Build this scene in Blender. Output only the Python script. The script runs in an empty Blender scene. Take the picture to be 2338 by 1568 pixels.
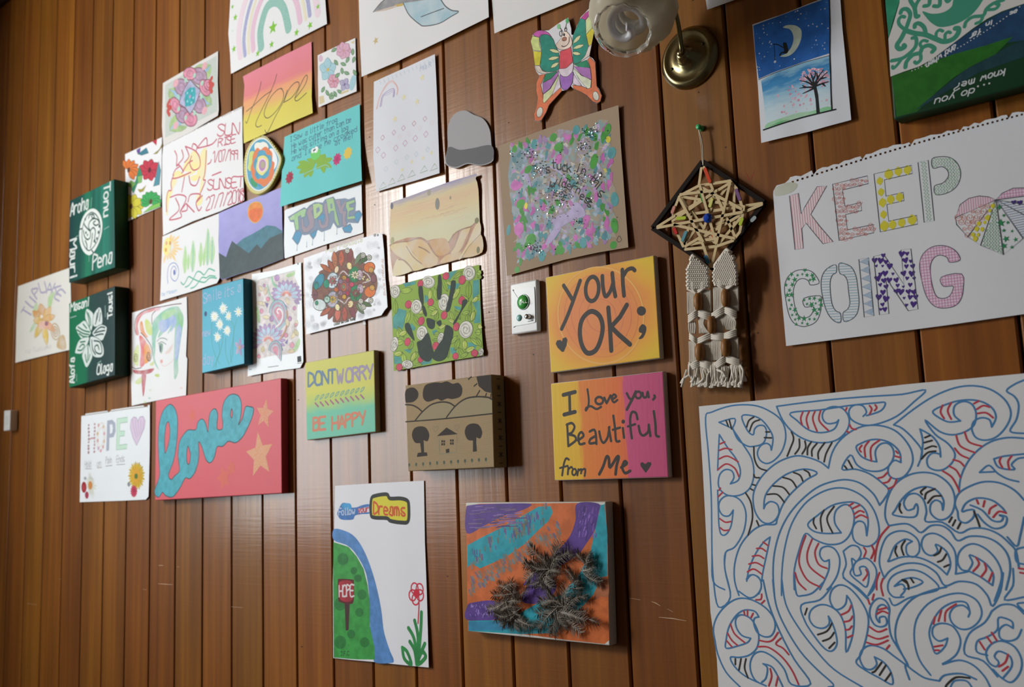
import bpy, bmesh, math, random
from mathutils import Vector, Matrix
from mathutils.geometry import delaunay_2d_cdt

random.seed(7)
scene = bpy.context.scene
COL = scene.collection

# ---------------------------------------------------------------- camera
IW, IH = 2338.0, 1568.0
FPX = 2207.8                       # focal length in photo pixels
YAW, PITCH, ROLL = 0.699744, 0.141733, -0.0408253
CAM = Vector((0.0, -1.55, 1.40))   # 1.55 m from the plank wall (the plane y = 0)
ca, sa = math.cos(YAW), math.sin(YAW)
cb, sb = math.cos(PITCH), math.sin(PITCH)
cc, sc_ = math.cos(ROLL), math.sin(ROLL)
FW = Vector((-sa * cb, ca * cb, sb))
r0 = Vector((ca, sa, 0)); u0 = r0.cross(FW)
RT = cc * r0 + sc_ * u0
UP = -sc_ * r0 + cc * u0
cam_data = bpy.data.cameras.new('camera')
cam_data.sensor_fit = 'HORIZONTAL'; cam_data.sensor_width = 36.0
cam_data.lens = 36.0 * FPX / IW
cam_data.clip_start = 0.05
cam = bpy.data.objects.new('camera', cam_data); COL.objects.link(cam)
mw = Matrix((RT, UP, -FW)).transposed().to_4x4(); mw.translation = CAM
cam.matrix_world = mw
cam_data.dof.use_dof = True
cam_data.dof.focus_distance = 1.85
cam_data.dof.aperture_fstop = 4.5
scene.camera = cam

# ---------------------------------------------------------------- light
scene.view_settings.view_transform = 'Standard'
scene.view_settings.look = 'None'
scene.view_settings.gamma = 1.0
scene.view_settings.use_curve_mapping = False
scene.view_settings.exposure = 0.10
world = bpy.data.worlds.new('dim_room_light'); scene.world = world
world.use_nodes = True
world.node_tree.nodes['Background'].inputs['Color'].default_value = (1.0, 0.97, 0.93, 1)
world.node_tree.nodes['Background'].inputs['Strength'].default_value = 0.055

ROOM_L, CEIL = -4.12, 3.44
WIN_Y0, WIN_Y1, WIN_Z0, WIN_Z1 = -3.25, -0.95, 1.20, 3.42     # window in the left-hand wall
TRANS_Z, TRANS_Y0, TRANS_Y1 = 2.92, -3.25, -2.10              # its open-sky fanlight, above the shaded lower panes
def area(name, loc, look, sx, sy, power, col):
    d = bpy.data.lights.new(name, 'AREA'); d.shape = 'RECTANGLE'; d.size = sx; d.size_y = sy
    d.energy = power; d.color = col
    o = bpy.data.objects.new(name, d); COL.objects.link(o); o.location = loc
    o.rotation_euler = Vector(look).to_track_quat('-Z', 'Z').to_euler()
    return o
# daylight through the window: trees and yard in the lower panes, open sky in the fanlight
area('window_daylight', (ROOM_L - 0.02, (WIN_Y0 + WIN_Y1) / 2, (WIN_Z0 + TRANS_Z) / 2), (1, 0, 0),
     WIN_Y1 - WIN_Y0 - .06, TRANS_Z - WIN_Z0 - .06, 118.0, (0.90, 0.965, 1.0))
area('fanlight_daylight', (ROOM_L - 0.02, (TRANS_Y0 + TRANS_Y1) / 2, (TRANS_Z + WIN_Z1) / 2), (1, 0, 0),
     TRANS_Y1 - TRANS_Y0, WIN_Z1 - TRANS_Z - .04, 150.0, (1.0, 0.98, 0.94))

# ---------------------------------------------------------------- helpers
def lin(h):
    h = h.lstrip('#')
    v = [int(h[i:i + 2], 16) / 255 for i in (0, 2, 4)]
    return tuple(c / 12.92 if c <= .04045 else ((c + .055) / 1.055) ** 2.4 for c in v) + (1,)

MATS = {}
def nodes_of(m):
    m.use_nodes = True
    nt = m.node_tree
    return nt, nt.nodes, nt.links, nt.nodes['Principled BSDF']

def ink(h, rough=.55, kind='ink', metal=0.0):
    """flat pigment: ink, felt pen, crayon (grain lets paper show), paint (brushy)"""
    k = (h, rough, kind, metal)
    if k in MATS: return MATS[k]
    m = bpy.data.materials.new(kind + '_' + h.lstrip('#')); MATS[k] = m
    nt, N, L, B = nodes_of(m)
    c = lin(h)
    B.inputs['Base Color'].default_value = c
    B.inputs['Roughness'].default_value = rough
    B.inputs['Metallic'].default_value = metal
    if 'Specular IOR Level' in B.inputs: B.inputs['Specular IOR Level'].default_value = .2 if rough > .3 else .5
    if kind in ('crayon', 'paint', 'wash'):
        tc = N.new('ShaderNodeTexCoord')
        no = N.new('ShaderNodeTexNoise')
        no.inputs['Scale'].default_value = {'crayon': 420, 'paint': 60, 'wash': 28}[kind]
        no.inputs['Detail'].default_value = 3
        L.new(tc.outputs['Object'], no.inputs['Vector'])
        mr = N.new('ShaderNodeMapRange')
        mr.inputs['From Min'].default_value = .35; mr.inputs['From Max'].default_value = .65
        mx = N.new('ShaderNodeMix'); mx.data_type = 'RGBA'
        L.new(no.outputs['Fac'], mr.inputs['Value']); L.new(mr.outputs['Result'], mx.inputs['Factor'])
        pale = {'crayon': .34, 'paint': 0, 'wash': .4}[kind] * min(1, 2.2 * max(c[:3]))
        mx.inputs['A'].default_value = tuple(x * (.88 if kind == 'paint' else 1) for x in c[:3]) + (1,)
        mx.inputs['B'].default_value = tuple(c[i] * (1 - pale) * (1.15 if kind == 'paint' else 1) + .78 * pale for i in range(3)) + (1,)
        L.new(mx.outputs['Result'], B.inputs['Base Color'])
    return m

def ramp(name, stops, axis='v', noise=.0, scale=6, stretch=(1, 1), rough=.6, angle=0.0, interp='LINEAR', bump=0.0):
    """pigment that changes along the sheet: color ramp over the sheet's own UV, broken up by brush noise"""
    m = bpy.data.materials.new(name)
    nt, N, L, B = nodes_of(m)
    B.inputs['Roughness'].default_value = rough; B.inputs['Specular IOR Level'].default_value = .15
    uv = N.new('ShaderNodeUVMap')
    mp = N.new('ShaderNodeMapping'); mp.inputs['Rotation'].default_value[2] = angle
    mp.inputs['Scale'].default_value = (stretch[0], stretch[1], 1)
    L.new(uv.outputs['UV'], mp.inputs['Vector'])
    no = N.new('ShaderNodeTexNoise'); no.inputs['Scale'].default_value = scale; no.inputs['Detail'].default_value = 4
    L.new(mp.outputs['Vector'], no.inputs['Vector'])
    mp2 = N.new('ShaderNodeMapping'); mp2.inputs['Rotation'].default_value[2] = angle
    L.new(uv.outputs['UV'], mp2.inputs['Vector'])
    sp = N.new('ShaderNodeSeparateXYZ'); L.new(mp2.outputs['Vector'], sp.inputs['Vector'])
    ma = N.new('ShaderNodeMath'); ma.operation = 'MULTIPLY_ADD'
    sub = N.new('ShaderNodeMath'); sub.operation = 'SUBTRACT'; sub.inputs[1].default_value = .5
    L.new(no.outputs['Fac'], sub.inputs[0])
    L.new(sub.outputs['Value'], ma.inputs[0]); ma.inputs[1].default_value = noise
    src = {'u': 'X', 'v': 'Y'}.get(axis)
    if axis == 'r':      # distance from the middle of the sheet
        vm = N.new('ShaderNodeVectorMath'); vm.operation = 'DISTANCE'
        vm.inputs[1].default_value = (.5, .5, 0)
        L.new(uv.outputs['UV'], vm.inputs[0]); L.new(vm.outputs['Value'], ma.inputs[2])
    else:
        L.new(sp.outputs[src], ma.inputs[2])
    cr = N.new('ShaderNodeValToRGB'); cr.color_ramp.interpolation = interp
    e = cr.color_ramp.elements
    while len(e) < len(stops): e.new(.5)
    for i, (p, h) in enumerate(stops): e[i].position = p
    for i, (p, h) in enumerate(stops): e[i].color = lin(h)
    L.new(ma.outputs['Value'], cr.inputs['Fac'])
    L.new(cr.outputs['Color'], B.inputs['Base Color'])
    if bump:
        bp = N.new('ShaderNodeBump'); bp.inputs['Strength'].default_value = bump; bp.inputs['Distance'].default_value = .002
        L.new(no.outputs['Fac'], bp.inputs['Height']); L.new(bp.outputs['Normal'], B.inputs['Normal'])
    return m

def paper(name, h='#e9eaec', rough=.65, var=.03, gloss=0.0):
    k = ('paper', h, rough, gloss)
    if k in MATS: return MATS[k]
    m = bpy.data.materials.new(name); MATS[k] = m
    nt, N, L, B = nodes_of(m)
    B.inputs['Roughness'].default_value = rough
    if rough > .3: B.inputs['Specular IOR Level'].default_value = .2
    if gloss: B.inputs['Coat Weight'].default_value = gloss; B.inputs['Coat Roughness'].default_value = .12
    tc = N.new('ShaderNodeTexCoord')
    no = N.new('ShaderNodeTexNoise'); no.inputs['Scale'].default_value = 9; no.inputs['Detail'].default_value = 5
    L.new(tc.outputs['Object'], no.inputs['Vector'])
    mx = N.new('ShaderNodeMix'); mx.data_type = 'RGBA'
    c = lin(h)
    mx.inputs['A'].default_value = tuple(x * (1 - var) for x in c[:3]) + (1,)
    mx.inputs['B'].default_value = tuple(min(1, x * (1 + var)) for x in c[:3]) + (1,)
    L.new(no.outputs['Fac'], mx.inputs['Factor']); L.new(mx.outputs['Result'], B.inputs['Base Color'])
    n2 = N.new('ShaderNodeTexNoise'); n2.inputs['Scale'].default_value = 700; n2.inputs['Detail'].default_value = 2
    L.new(tc.outputs['Object'], n2.inputs['Vector'])
    bp = N.new('ShaderNodeBump'); bp.inputs['Strength'].default_value = .08; bp.inputs['Distance'].default_value = .001
    L.new(n2.outputs['Fac'], bp.inputs['Height']); L.new(bp.outputs['Normal'], B.inputs['Normal'])
    return m

def tag(o, label, cat, group=None, kind=None):
    if label: o['label'] = label
    if cat: o['category'] = cat
    if group: o['group'] = group
    if kind: o['kind'] = kind
    return o

def mesh_obj(name, verts, faces, mats, parent=None, midx=None, uvs=None, smooth=False):
    me = bpy.data.meshes.new(name)
    me.from_pydata([tuple(v) for v in verts], [], faces)
    if not isinstance(mats, (list, tuple)): mats = [mats]
    for m in mats: me.materials.append(m)
    if midx:
        me.polygons.foreach_set('material_index', midx)
    if uvs:
        lay = me.uv_layers.new(name='UVMap')
        for lp in me.loops: lay.data[lp.index].uv = uvs[lp.vertex_index]
    if smooth: me.polygons.foreach_set('use_smooth', [True] * len(me.polygons))
    me.update()
    o = bpy.data.objects.new(name, me); COL.objects.link(o)
    if parent: o.parent = parent; o.matrix_parent_inverse = parent.matrix_world.inverted()
    return o

def empty(name, loc=(0, 0, 0)):
    o = bpy.data.objects.new(name, None); COL.objects.link(o); o.location = loc
    o.empty_display_size = .03
    bpy.context.view_layer.update()
    return o

def wallpt(px, py, off=0.0):
    """photo pixel -> (X, Z) where its ray meets the plane lying 'off' metres in front of the wall"""
    d = FW + (px - IW / 2) / FPX * RT - (py - IH / 2) / FPX * UP
    t = (-CAM.y - off) / d.y
    return (CAM.x + d.x * t, CAM.z + d.z * t)

def catmull(P, closed=False, n=5):
    if len(P) < 3: return list(P)
    out = []
    m = len(P)
    rng = range(m) if closed else range(m - 1)
    for i in rng:
        if closed: p0, p1, p2, p3 = P[(i - 1) % m], P[i], P[(i + 1) % m], P[(i + 2) % m]
        else: p0, p1, p2, p3 = P[max(i - 1, 0)], P[i], P[i + 1], P[min(i + 2, m - 1)]
        for k in range(n):
            t = k / n; t2 = t * t; t3 = t2 * t
            out.append(tuple(.5 * (2 * p1[j] + (p2[j] - p0[j]) * t + (2 * p0[j] - 5 * p1[j] + 4 * p2[j] - p3[j]) * t2
                                   + (3 * p1[j] - p0[j] - 3 * p2[j] + p3[j]) * t3) for j in (0, 1)))
    if not closed: out.append(tuple(P[-1]))
    return out

def inside(pt, loops):
    x, y = pt; c = False
    for lp in loops:
        j = len(lp) - 1
        for i in range(len(lp)):
            xi, yi = lp[i]; xj, yj = lp[j]
            if (yi > y) != (yj > y) and x < (xj - xi) * (y - yi) / (yj - yi) + xi: c = not c
            j = i
    return c

def triangulate(loops, step=None):
    """even-odd fill of closed 2-D loops; optional interior points every 'step' metres"""
    V = []; E = []
    for lp in loops:
        b = len(V); n = len(lp)
        if step:
            pts = []
            for i in range(n):
                a, c = lp[i], lp[(i + 1) % n]
                k = max(1, int(math.hypot(c[0] - a[0], c[1] - a[1]) / step))
                for q in range(k): pts.append((a[0] + (c[0] - a[0]) * q / k, a[1] + (c[1] - a[1]) * q / k))
        else: pts = lp
        n = len(pts)
        V += [Vector(p) for p in pts]
        E += [(b + i, b + (i + 1) % n) for i in range(n)]
    if step:
        xs = [v.x for v in V]; ys = [v.y for v in V]
        x = min(xs) + step * .5
        while x < max(xs):
            y = min(ys) + step * .5
            while y < max(ys):
                if inside((x, y), loops): V.append(Vector((x, y)))
                y += step
            x += step
    vo, eo, fo, *_ = delaunay_2d_cdt(V, E, [], 0, 1e-7)
    F = []
    for f in fo:
        cx = sum(vo[i].x for i in f) / 3; cy = sum(vo[i].y for i in f) / 3
        if inside((cx, cy), loops): F.append(tuple(f))
    return [(v.x, v.y) for v in vo], F

# the magnified views the drawings were traced from: origin x, origin y, width in photo px, width in traced units
ZOOM = {}
for k, x0, y0, w, rw in [
        ('P', 0, 0, 2338, 2338), ('G1', 0, 0, 600, 2338), ('G2', 500, 0, 600, 2338), ('G3', 1100, 0, 600, 2338), ('K1', 1680, 0, 658, 2338),
        ('G5', 0, 380, 600, 2338), ('G6', 440, 380, 600, 2338), ('G7', 1000, 340, 600, 2338), ('K2', 1680, 360, 658, 2338),
        ('H1', 0, 760, 600, 2338), ('H2', 600, 740, 600, 2338), ('H3', 1100, 700, 600, 2338), ('R1', 1580, 840, 758, 2338),
        ('DM', 640, 1080, 400, 1285), ('H7', 1000, 1120, 600, 2338), ('R2', 1580, 1168, 758, 2338),
        ('A1', 140, 400, 160, 965), ('A2', 140, 640, 160, 965), ('A3', 20, 600, 160, 1045), ('A4', 360, 230, 210, 1029),
        ('A5', 270, 100, 250, 933), ('A6', 540, 290, 120, 1176), ('A7', 350, 480, 170, 1212), ('A8', 290, 670, 150, 905),
        ('B1', 450, 600, 260, 1510), ('B2', 680, 520, 220, 1327), ('B3', 630, 230, 220, 1380), ('B4', 640, 400, 200, 1568),
        ('B5', 880, 590, 240, 1394), ('B6', 880, 380, 240, 1447), ('B7', 1130, 230, 310, 1186), ('B8', 1480, 270, 280, 1254),
        ('C1', 1540, 560, 180, 830), ('C2', 1330, 0, 330, 2338), ('C3', 1150, 620, 110, 1078), ('C4', 1190, 20, 200, 1161),
        ('LV', 350, 860, 310, 958), ('HP', 550, 160, 170, 896), ('S5', 0, 1168, 600, 2338), ('C5', 170, 910, 190, 1192), ('C6', 2010, 0, 328, 1773), ('C7', 1700, 0, 260, 1199), ('C8', 1050, 1130, 370, 1612)]:
    ZOOM[k] = (x0, y0, w / rw)

# a plain single-stroke hand alphabet: two digits per point (x, y), baseline y=2, x-height 6, capitals 8
GL = {
 'A': '022842 1434', 'B': '020828473605 0536443202', 'C': '47280705033243', 'D': '02081837441202', 'E': '4808020242 0535'.replace('020242', '0242'),
 'F': '480802 0535', 'G': '4728070503324435', 'H': '0802 4842 0545', 'I': '1838 2822 1232', 'J': '1848 38332213', 'K': '0802 4805 1642',
 'L': '080242', 'M': '0208255852', 'N': '02084248', 'O': '180603123243463818', 'P': '020828473605', 'Q': '180603123243463818 3352',
 'R': '020828473605 2542', 'S': '4728072544321203', 'T': '0848 2822', 'U': '080312324348', 'V': '082248', 'W': '0812263248', 'X': '0842 4802',
 'Y': '0825 4822', 'Z': '08480242',
 'a': '36161403123236 3632', 'b': '0802 04163645423202', 'c': '36160503123243'.replace('43', '32'), 'd': '3832 35160503123234', 'e': '0434351605031232',
 'f': '382716 2712 0626', 'g': '36160503133336 36302010', 'h': '0802 0416363432', 'i': '1612 1718', 'j': '2621100 2728'.replace('2621100', '262110'),
 'k': '0802 3604 1532', 'l': '181222', 'm': '0602 0516262422 2415364442'.replace('2415', '2426'), 'n': '0602 0416263532', 'o': '16050312223335261 '.strip()[:-1] + '16',
 'p': '0600 0516263512 '.strip().replace('3512', '353303'), 'q': '36160503123336 3630', 'r': '0602 04163635'.replace('3635', '36'), 's': '36160514333212 '.strip() + '03',
 't': '181222 0636', 'u': '0603122233 3632', 'v': '061236'.replace('12', '22')[:6], 'w': '0612253246'.replace('25', '24'), 'x': '0632 3602', 'y': '0613 3610', 'z': '06360232',
 '0': '180603123243463818', '1': '072822', '2': '072838460242', '3': '07482544431202', '4': '3832 380444', '5': '48082534433202', '7': '084812',
 '8': '28073544321204274638', '9': '4717063545 4742', '/': '0248', "'": '1816', ',': '1211', '!': '1814 1312', '.': '1213', '-': '0535', ';': '1615 1211', '?': '0738462514 1312'}

class Art:
    """one sheet, card, canvas or cut-out on the wall; its drawing becomes child meshes just proud of it"""
    def __init__(s, name, label, cat, zoom, outline, off=.0025, thick=.0004, mat=None, curl=None, holes=(), group=None,
                 box=False, side=None, bevel=.0025, smooth=False, step=.009):
        s.x0, s.y0, s.sc = ZOOM[zoom]
        s.off, s.curlf, s.thick, s.step = off, curl, thick, step
        s.cells = {}; s.parts = []; s.cur = None; s.name = name; s.box = box
        base = [s.flat(p) for p in outline]
        xs = [p[0] for p in base]; zs = [p[1] for p in base]
        s.bx = (min(xs), max(xs), min(zs), max(zs))
        loop = [s.P(p) for p in (catmull(outline, True) if smooth else outline)]
        hl = [[s.P(p) for p in h] for h in holes]
        mat = mat or paper('white_paper')
        if box: s.build_box(loop, mat, side or mat, bevel)
        else: s.build_sheet([loop] + hl, mat)
        tag(s.obj, label, cat, group)
    def px(s, p): return (s.x0 + p[0] * s.sc, s.y0 + p[1] * s.sc)
    def flat(s, p): a = s.px(p); return wallpt(a[0], a[1], s.off)
    def uv(s, X, Z):
        a, b, c, d = s.bx
        return ((X - a) / max(b - a, 1e-6), (Z - c) / max(d - c, 1e-6))
    def lift(s, X, Z):
        if not s.curlf: return s.off
        u, v = s.uv(X, Z)
        return s.off + s.curlf(min(1.05, max(-.05, u)), min(1.05, max(-.05, v)))
    def P(s, p):
        a = s.px(p); o = s.off
        for _ in range(4 if s.curlf else 1):
            X, Z = wallpt(a[0], a[1], o); o = s.lift(X, Z)
        return (X, Z)
    def build_sheet(s, loops, mat):
        V2, F = triangulate(loops, s.step if s.curlf else None)
        n = len(V2)
        V = [(x, -s.lift(x, z), z) for x, z in V2] + [(x, -s.lift(x, z) + s.thick, z) for x, z in V2]
        ed = {}
        faces = []
        for f in F:
            a, b, c = [V2[i] for i in f]
            ccw = (b[0] - a[0]) * (c[1] - a[1]) - (b[1] - a[1]) * (c[0] - a[0]) > 0
            g = f if ccw else f[::-1]
            faces.append(tuple(g)); faces.append(tuple(i + n for i in reversed(g)))
            for i in range(3): ed[(g[i], g[(i + 1) % 3])] = 1
        for (i, j) in list(ed):
            if (j, i) not in ed: faces.append((j, i, i + n, j + n))
        s.obj = mesh_obj(s.name, V, faces, mat, uvs=[s.uv(v[0], v[2]) for v in V])
    def build_box(s, loop, mat, side, bevel):
        bm = bmesh.new()
        fr = [bm.verts.new((x, -s.off, z)) for x, z in loop]
        bk = [bm.verts.new((x, -.0015, z)) for x, z in loop]
        n = len(fr)
        f = bm.faces.new(fr)
        bm.faces.new(bk[::-1])
        for i in range(n): bm.faces.new((fr[(i + 1) % n], fr[i], bk[i], bk[(i + 1) % n]))
        bmesh.ops.recalc_face_normals(bm, faces=bm.faces)
        if bevel: bmesh.ops.bevel(bm, geom=[e for e in bm.edges], offset=bevel, segments=3, affect='EDGES', profile=.5)
        bm.normal_update()
        me = bpy.data.meshes.new(s.name)
        for q in bm.faces: q.material_index = 0 if q.normal.y < -.8 else 1; q.smooth = abs(q.normal.y) < .98
        bm.to_mesh(me); bm.free()
        me.materials.append(mat); me.materials.append(side)
        lay = me.uv_layers.new(name='UVMap')
        for lp in me.loops:
            co = me.vertices[lp.vertex_index].co; lay.data[lp.index].uv = s.uv(co.x, co.z)
        s.obj = bpy.data.objects.new(s.name, me); COL.objects.link(s.obj)
    # ---- drawing
    def part(s, name, label=None, each=False, kind=None):
        """start a new child mesh; each=True gives every stroke or figure that follows its own"""
        s.cur = dict(name=name, V=[], F=[], M=[], mats=[], label=label, each=each, kind=kind)
        s.parts.append(s.cur); return s
    def again(s):
        c = s.cur
        if c and c['V']: s.part(c['name'], c['label'], c['each'], c['kind'])
    def level(s, V2, F, g=.002):
        """how many coats of colour already lie under this shape (2 mm cells), so that only real overlaps stack up"""
        C = set()
        for f in F:
            p, q, r = V2[f[0]], V2[f[1]], V2[f[2]]
            m = max(abs(p[0] - q[0]), abs(p[1] - q[1]), abs(p[0] - r[0]), abs(p[1] - r[1]), abs(q[0] - r[0]), abs(q[1] - r[1]))
            n = min(60, int(m / g) + 1)
            for i in range(n + 1):
                for j in range(n + 1 - i):
                    u, v = i / n, j / n; w = 1 - u - v
                    C.add((int((p[0] * w + q[0] * u + r[0] * v) / g + 1e5), int((p[1] * w + q[1] * u + r[1] * v) / g + 1e5)))
        L = 1 + max((s.cells.get(c, 0) for c in C), default=0)
        for c in C: s.cells[c] = L
        return L
    def _add(s, V2, F, mat, extra=0.0, rise=0):
        if s.cur is None: s.part('drawing')
        if s.cur['each']: s.again()
        c = s.cur
        lev = s.level(V2, F)
        e = .00014 + (.000022 if s.curlf else .000006) * lev + extra
        if isinstance(mat, str): mat = ink(mat)
        if mat not in c['mats']: c['mats'].append(mat)
        mi = c['mats'].index(mat); b = len(c['V'])
        c['V'] += [(x, -s.lift(x, z) - e - i * 1.5e-8 * rise, z) for i, (x, z) in enumerate(V2)]
        for f in F:
            if len(f) == 3:
                p, q, r = [V2[i] for i in f]
                if (q[0] - p[0]) * (r[1] - p[1]) - (q[1] - p[1]) * (r[0] - p[0]) < 0: f = f[::-1]
            c['F'].append(tuple(b + i for i in f)); c['M'].append(mi)
    def fill(s, mat, pts, smooth=False, holes=(), n=5):
        loops = [pts] + list(holes)
        if smooth: loops = [catmull(l, True, n) for l in loops]
        loops = [[s.P(p) for p in l] for l in loops]
        V, F = triangulate(loops, s.step if s.curlf else None)
        s._add(V, F, mat); return s
    def ribbon(s, mat, Q, w, closed=False):
        """Q in wall metres, w in mm (number or (start, end))"""
        C = [Q[0]]
        for p in Q[1:]:
            if math.hypot(p[0] - C[-1][0], p[1] - C[-1][1]) > 2e-4: C.append(p)
        if closed and math.hypot(C[0][0] - C[-1][0], C[0][1] - C[-1][1]) < 2e-4: C.pop()
        if len(C) < 2: return s
        mw_ = (max(w) if isinstance(w, tuple) else w) * .0005
        if mw_ >= .0016 and not isinstance(w, tuple):
            D = []
            for i in range(len(C) if closed else len(C) - 1):
                p, q = C[i], C[(i + 1) % len(C)]; k = max(1, int(math.hypot(q[0] - p[0], q[1] - p[1]) / (mw_ * .8)))
                D += [(p[0] + (q[0] - p[0]) * j / k, p[1] + (q[1] - p[1]) * j / k) for j in range(k)]
            C = D if closed else D + [C[-1]]
        n = len(C); V = []; F = []; HW = []
        for i in range(n):
            a = C[(i - 1) % n] if closed else C[max(i - 1, 0)]; b = C[(i + 1) % n] if closed else C[min(i + 1, n - 1)]
            dx, dz = b[0] - a[0], b[1] - a[1]; l = math.hypot(dx, dz) or 1
            ww = (w if not isinstance(w, tuple) else w[0] + (w[1] - w[0]) * i / (n - 1)) * .0005
            HW.append(ww)
            V += [(C[i][0] - dz / l * ww, C[i][1] + dx / l * ww), (C[i][0] + dz / l * ww, C[i][1] - dx / l * ww)]
        for i in range(n if closed else n - 1):
            j = (i + 1) % n
            F.append((2 * i, 2 * i + 1, 2 * j + 1)); F.append((2 * i, 2 * j + 1, 2 * j))
        if not closed:
            for e, (i, sg) in enumerate(((0, -1), (n - 1, 1))):
                a = C[1] if i == 0 else C[n - 2]
                dx, dz = C[i][0] - a[0], C[i][1] - a[1]; l = math.hypot(dx, dz) or 1
                ww = HW[i]
                t = math.atan2(dz, dx); b = len(V)
                V.append(C[i])
                for k in range(7):
                    q = t - math.pi / 2 + math.pi * k / 6
                    V.append((C[i][0] + math.cos(q) * ww, C[i][1] + math.sin(q) * ww))
                F += [(b, b + k, b + k + 1) for k in range(1, 7)]
        if max(HW) >= .0016:
            # broad strokes: one clean flat shape instead of a folded ribbon
            hw = max(HW)
            if hw > .004:
                for i in range(n):
                    for k in range(12): V.append((C[i][0] + math.cos(k * .5236) * HW[i], C[i][1] + math.sin(k * .5236) * HW[i]))
            seg = [(C[i], C[(i + 1) % n]) for i in range(n if closed else n - 1)]
            vo, eo, fo, *_ = delaunay_2d_cdt([Vector(p) for p in V + C], [], [], 0, 1e-6)
            G = []
            for f in fo:
                cx = sum(vo[i].x for i in f) / 3; cz = sum(vo[i].y for i in f) / 3
                for i, (p, q) in enumerate(seg):
                    ux, uz = q[0] - p[0], q[1] - p[1]; L2 = ux * ux + uz * uz
                    t = max(0, min(1, ((cx - p[0]) * ux + (cz - p[1]) * uz) / L2))
                    if (cx - p[0] - ux * t) ** 2 + (cz - p[1] - uz * t) ** 2 < HW[i] ** 2: G.append(tuple(f)); break
            s._add([(v.x, v.y) for v in vo], G, mat); return s
        s._add(V, F, mat, rise=1); return s
    def line(s, mat, pts, w=1.2, smooth=True, closed=False, n=5):
        if smooth: pts = catmull(pts, closed, n)
        Q = [s.P(p) for p in pts]
        return s.ribbon(mat, Q, w, closed)
    def lines(s, mat, many, w=1.2, smooth=True):
        for p in many: s.line(mat, p, w, smooth)
        return s
    def shape(s, mat, x, y, pts, r=1.0, rot=0.0, smooth=False):
        """a small figure given in mm about a traced point, drawn flat on the sheet"""
        X, Z = s.P((x, y)); c, q = math.cos(rot), math.sin(rot)
        L = [(X + (a * c - b * q) * r * .001, Z + (a * q + b * c) * r * .001) for a, b in pts]
        if smooth: L = catmull(L, True, 4)
        V, F = triangulate([L]); s._add(V, F, mat); return s
    def ell(s, mat, x, y, rx, ry=None, rot=0.0, k=14):
        ry = rx if ry is None else ry
        return s.shape(mat, x, y, [(rx * math.cos(t * 2 * math.pi / k), ry * math.sin(t * 2 * math.pi / k)) for t in range(k)], 1, rot)
    def ring(s, mat, x, y, rx, ry=None, w=1.0, rot=0.0, a0=0.0, a1=360.0, k=24):
        X, Z = s.P((x, y)); ry = rx if ry is None else ry; c, q = math.cos(rot), math.sin(rot); Q = []
        for i in range(k + 1):
            t = math.radians(a0 + (a1 - a0) * i / k); a, b = rx * math.cos(t), ry * math.sin(t)
            Q.append((X + (a * c - b * q) * .001, Z + (a * q + b * c) * .001))
        return s.ribbon(mat, Q, w)
    def star(s, mat, x, y, r, rot=0.0, inner=.42, k=5):
        return s.shape(mat, x, y, [((r if i % 2 == 0 else r * inner) * math.sin(i * math.pi / k), (r if i % 2 == 0 else r * inner) * math.cos(i * math.pi / k)) for i in range(2 * k)], 1, rot)
    def heart(s, mat, x, y, r, rot=0.0):
        return s.shape(mat, x, y, [(0, .55), (.35, .95), (.8, .9), (1, .5), (.85, .05), (.4, -.6), (0, -1.1), (-.4, -.6), (-.85, .05), (-1, .5), (-.8, .9), (-.35, .95)], r, rot)
    def text(s, mat, t, p0, p1, h, w=1.0, slant=0.0, gap=1.6, smooth=True, letters=False):
        """hand lettering: baseline p0 -> p1, h = traced vector from baseline to capital height"""
        if s.cur is None: s.part('writing')
        s.again()
        adv = []; x = 0
        for ch in t:
            adv.append(x); x += (3.0 if ch == ' ' else (5 if ch in 'mwMW' else (2.2 if ch in "il,.!'1I" else 3.6)) + gap * .5)
        tot = max(x - gap * .5, 1)
        for ch, a in zip(t, adv):
            if ch not in GL: continue
            if letters: s.again()
            for st in GL[ch].split():
                st = st[:len(st) // 2 * 2]
                pts = [(int(st[i]), int(st[i + 1])) for i in range(0, len(st), 2)]
                q = []
                for gx, gy in pts:
                    f = (a + gx + slant * (gy - 2)) / tot; v = (gy - 2) / 6
                    q.append((p0[0] + (p1[0] - p0[0]) * f + h[0] * v, p0[1] + (p1[1] - p0[1]) * f + h[1] * v))
                s.line(mat, q, w, smooth and len(q) > 2, n=3)
        return s
    def done(s):
        for c in s.parts:
            if c['V']:
                o = mesh_obj(c['name'], c['V'], c['F'], c['mats'], parent=s.obj, midx=c['M'], uvs=[s.uv(v[0], v[2]) for v in c['V']])
                if c['label']: o['label'] = c['label']
                if c['kind']: o['kind'] = c['kind']
        return s.obj

def curl(bl=.004, br=.004, tl=.0, tr=.0, wave=.0, k=2.0):
    """how far the corners of a pinned sheet stand off the wall"""
    def f(u, v):
        b = (1 - v) ** 2; t = v ** 3
        r = b * (bl * (1 - u) + br * u) + t * (tl * (1 - u) ** 2 + tr * u ** 2)
        return max(0, r) + wave * (.5 - .5 * math.cos(u * k * math.pi * 2 + v)) * (1 - v * .6)
    return f

# ---- solids
def lathe(name, profile, mat, parent=None, seg=48, M=None, ripple=None, smooth=True):
    V = []; F = []; n = len(profile)
    for i in range(seg):
        a = 2 * math.pi * i / seg
        for j, (r, z) in enumerate(profile):
            rr, zz = (r, z) if not ripple else ripple(r, z, a, j)
            V.append(Vector((rr * math.cos(a), rr * math.sin(a), zz)))
    for i in range(seg):
        k = (i + 1) % seg
        for j in range(n - 1): F.append((i * n + j, k * n + j, k * n + j + 1, i * n + j + 1))
    if M: V = [M @ v for v in V]
    return mesh_obj(name, V, F, mat, parent, smooth=smooth)

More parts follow.
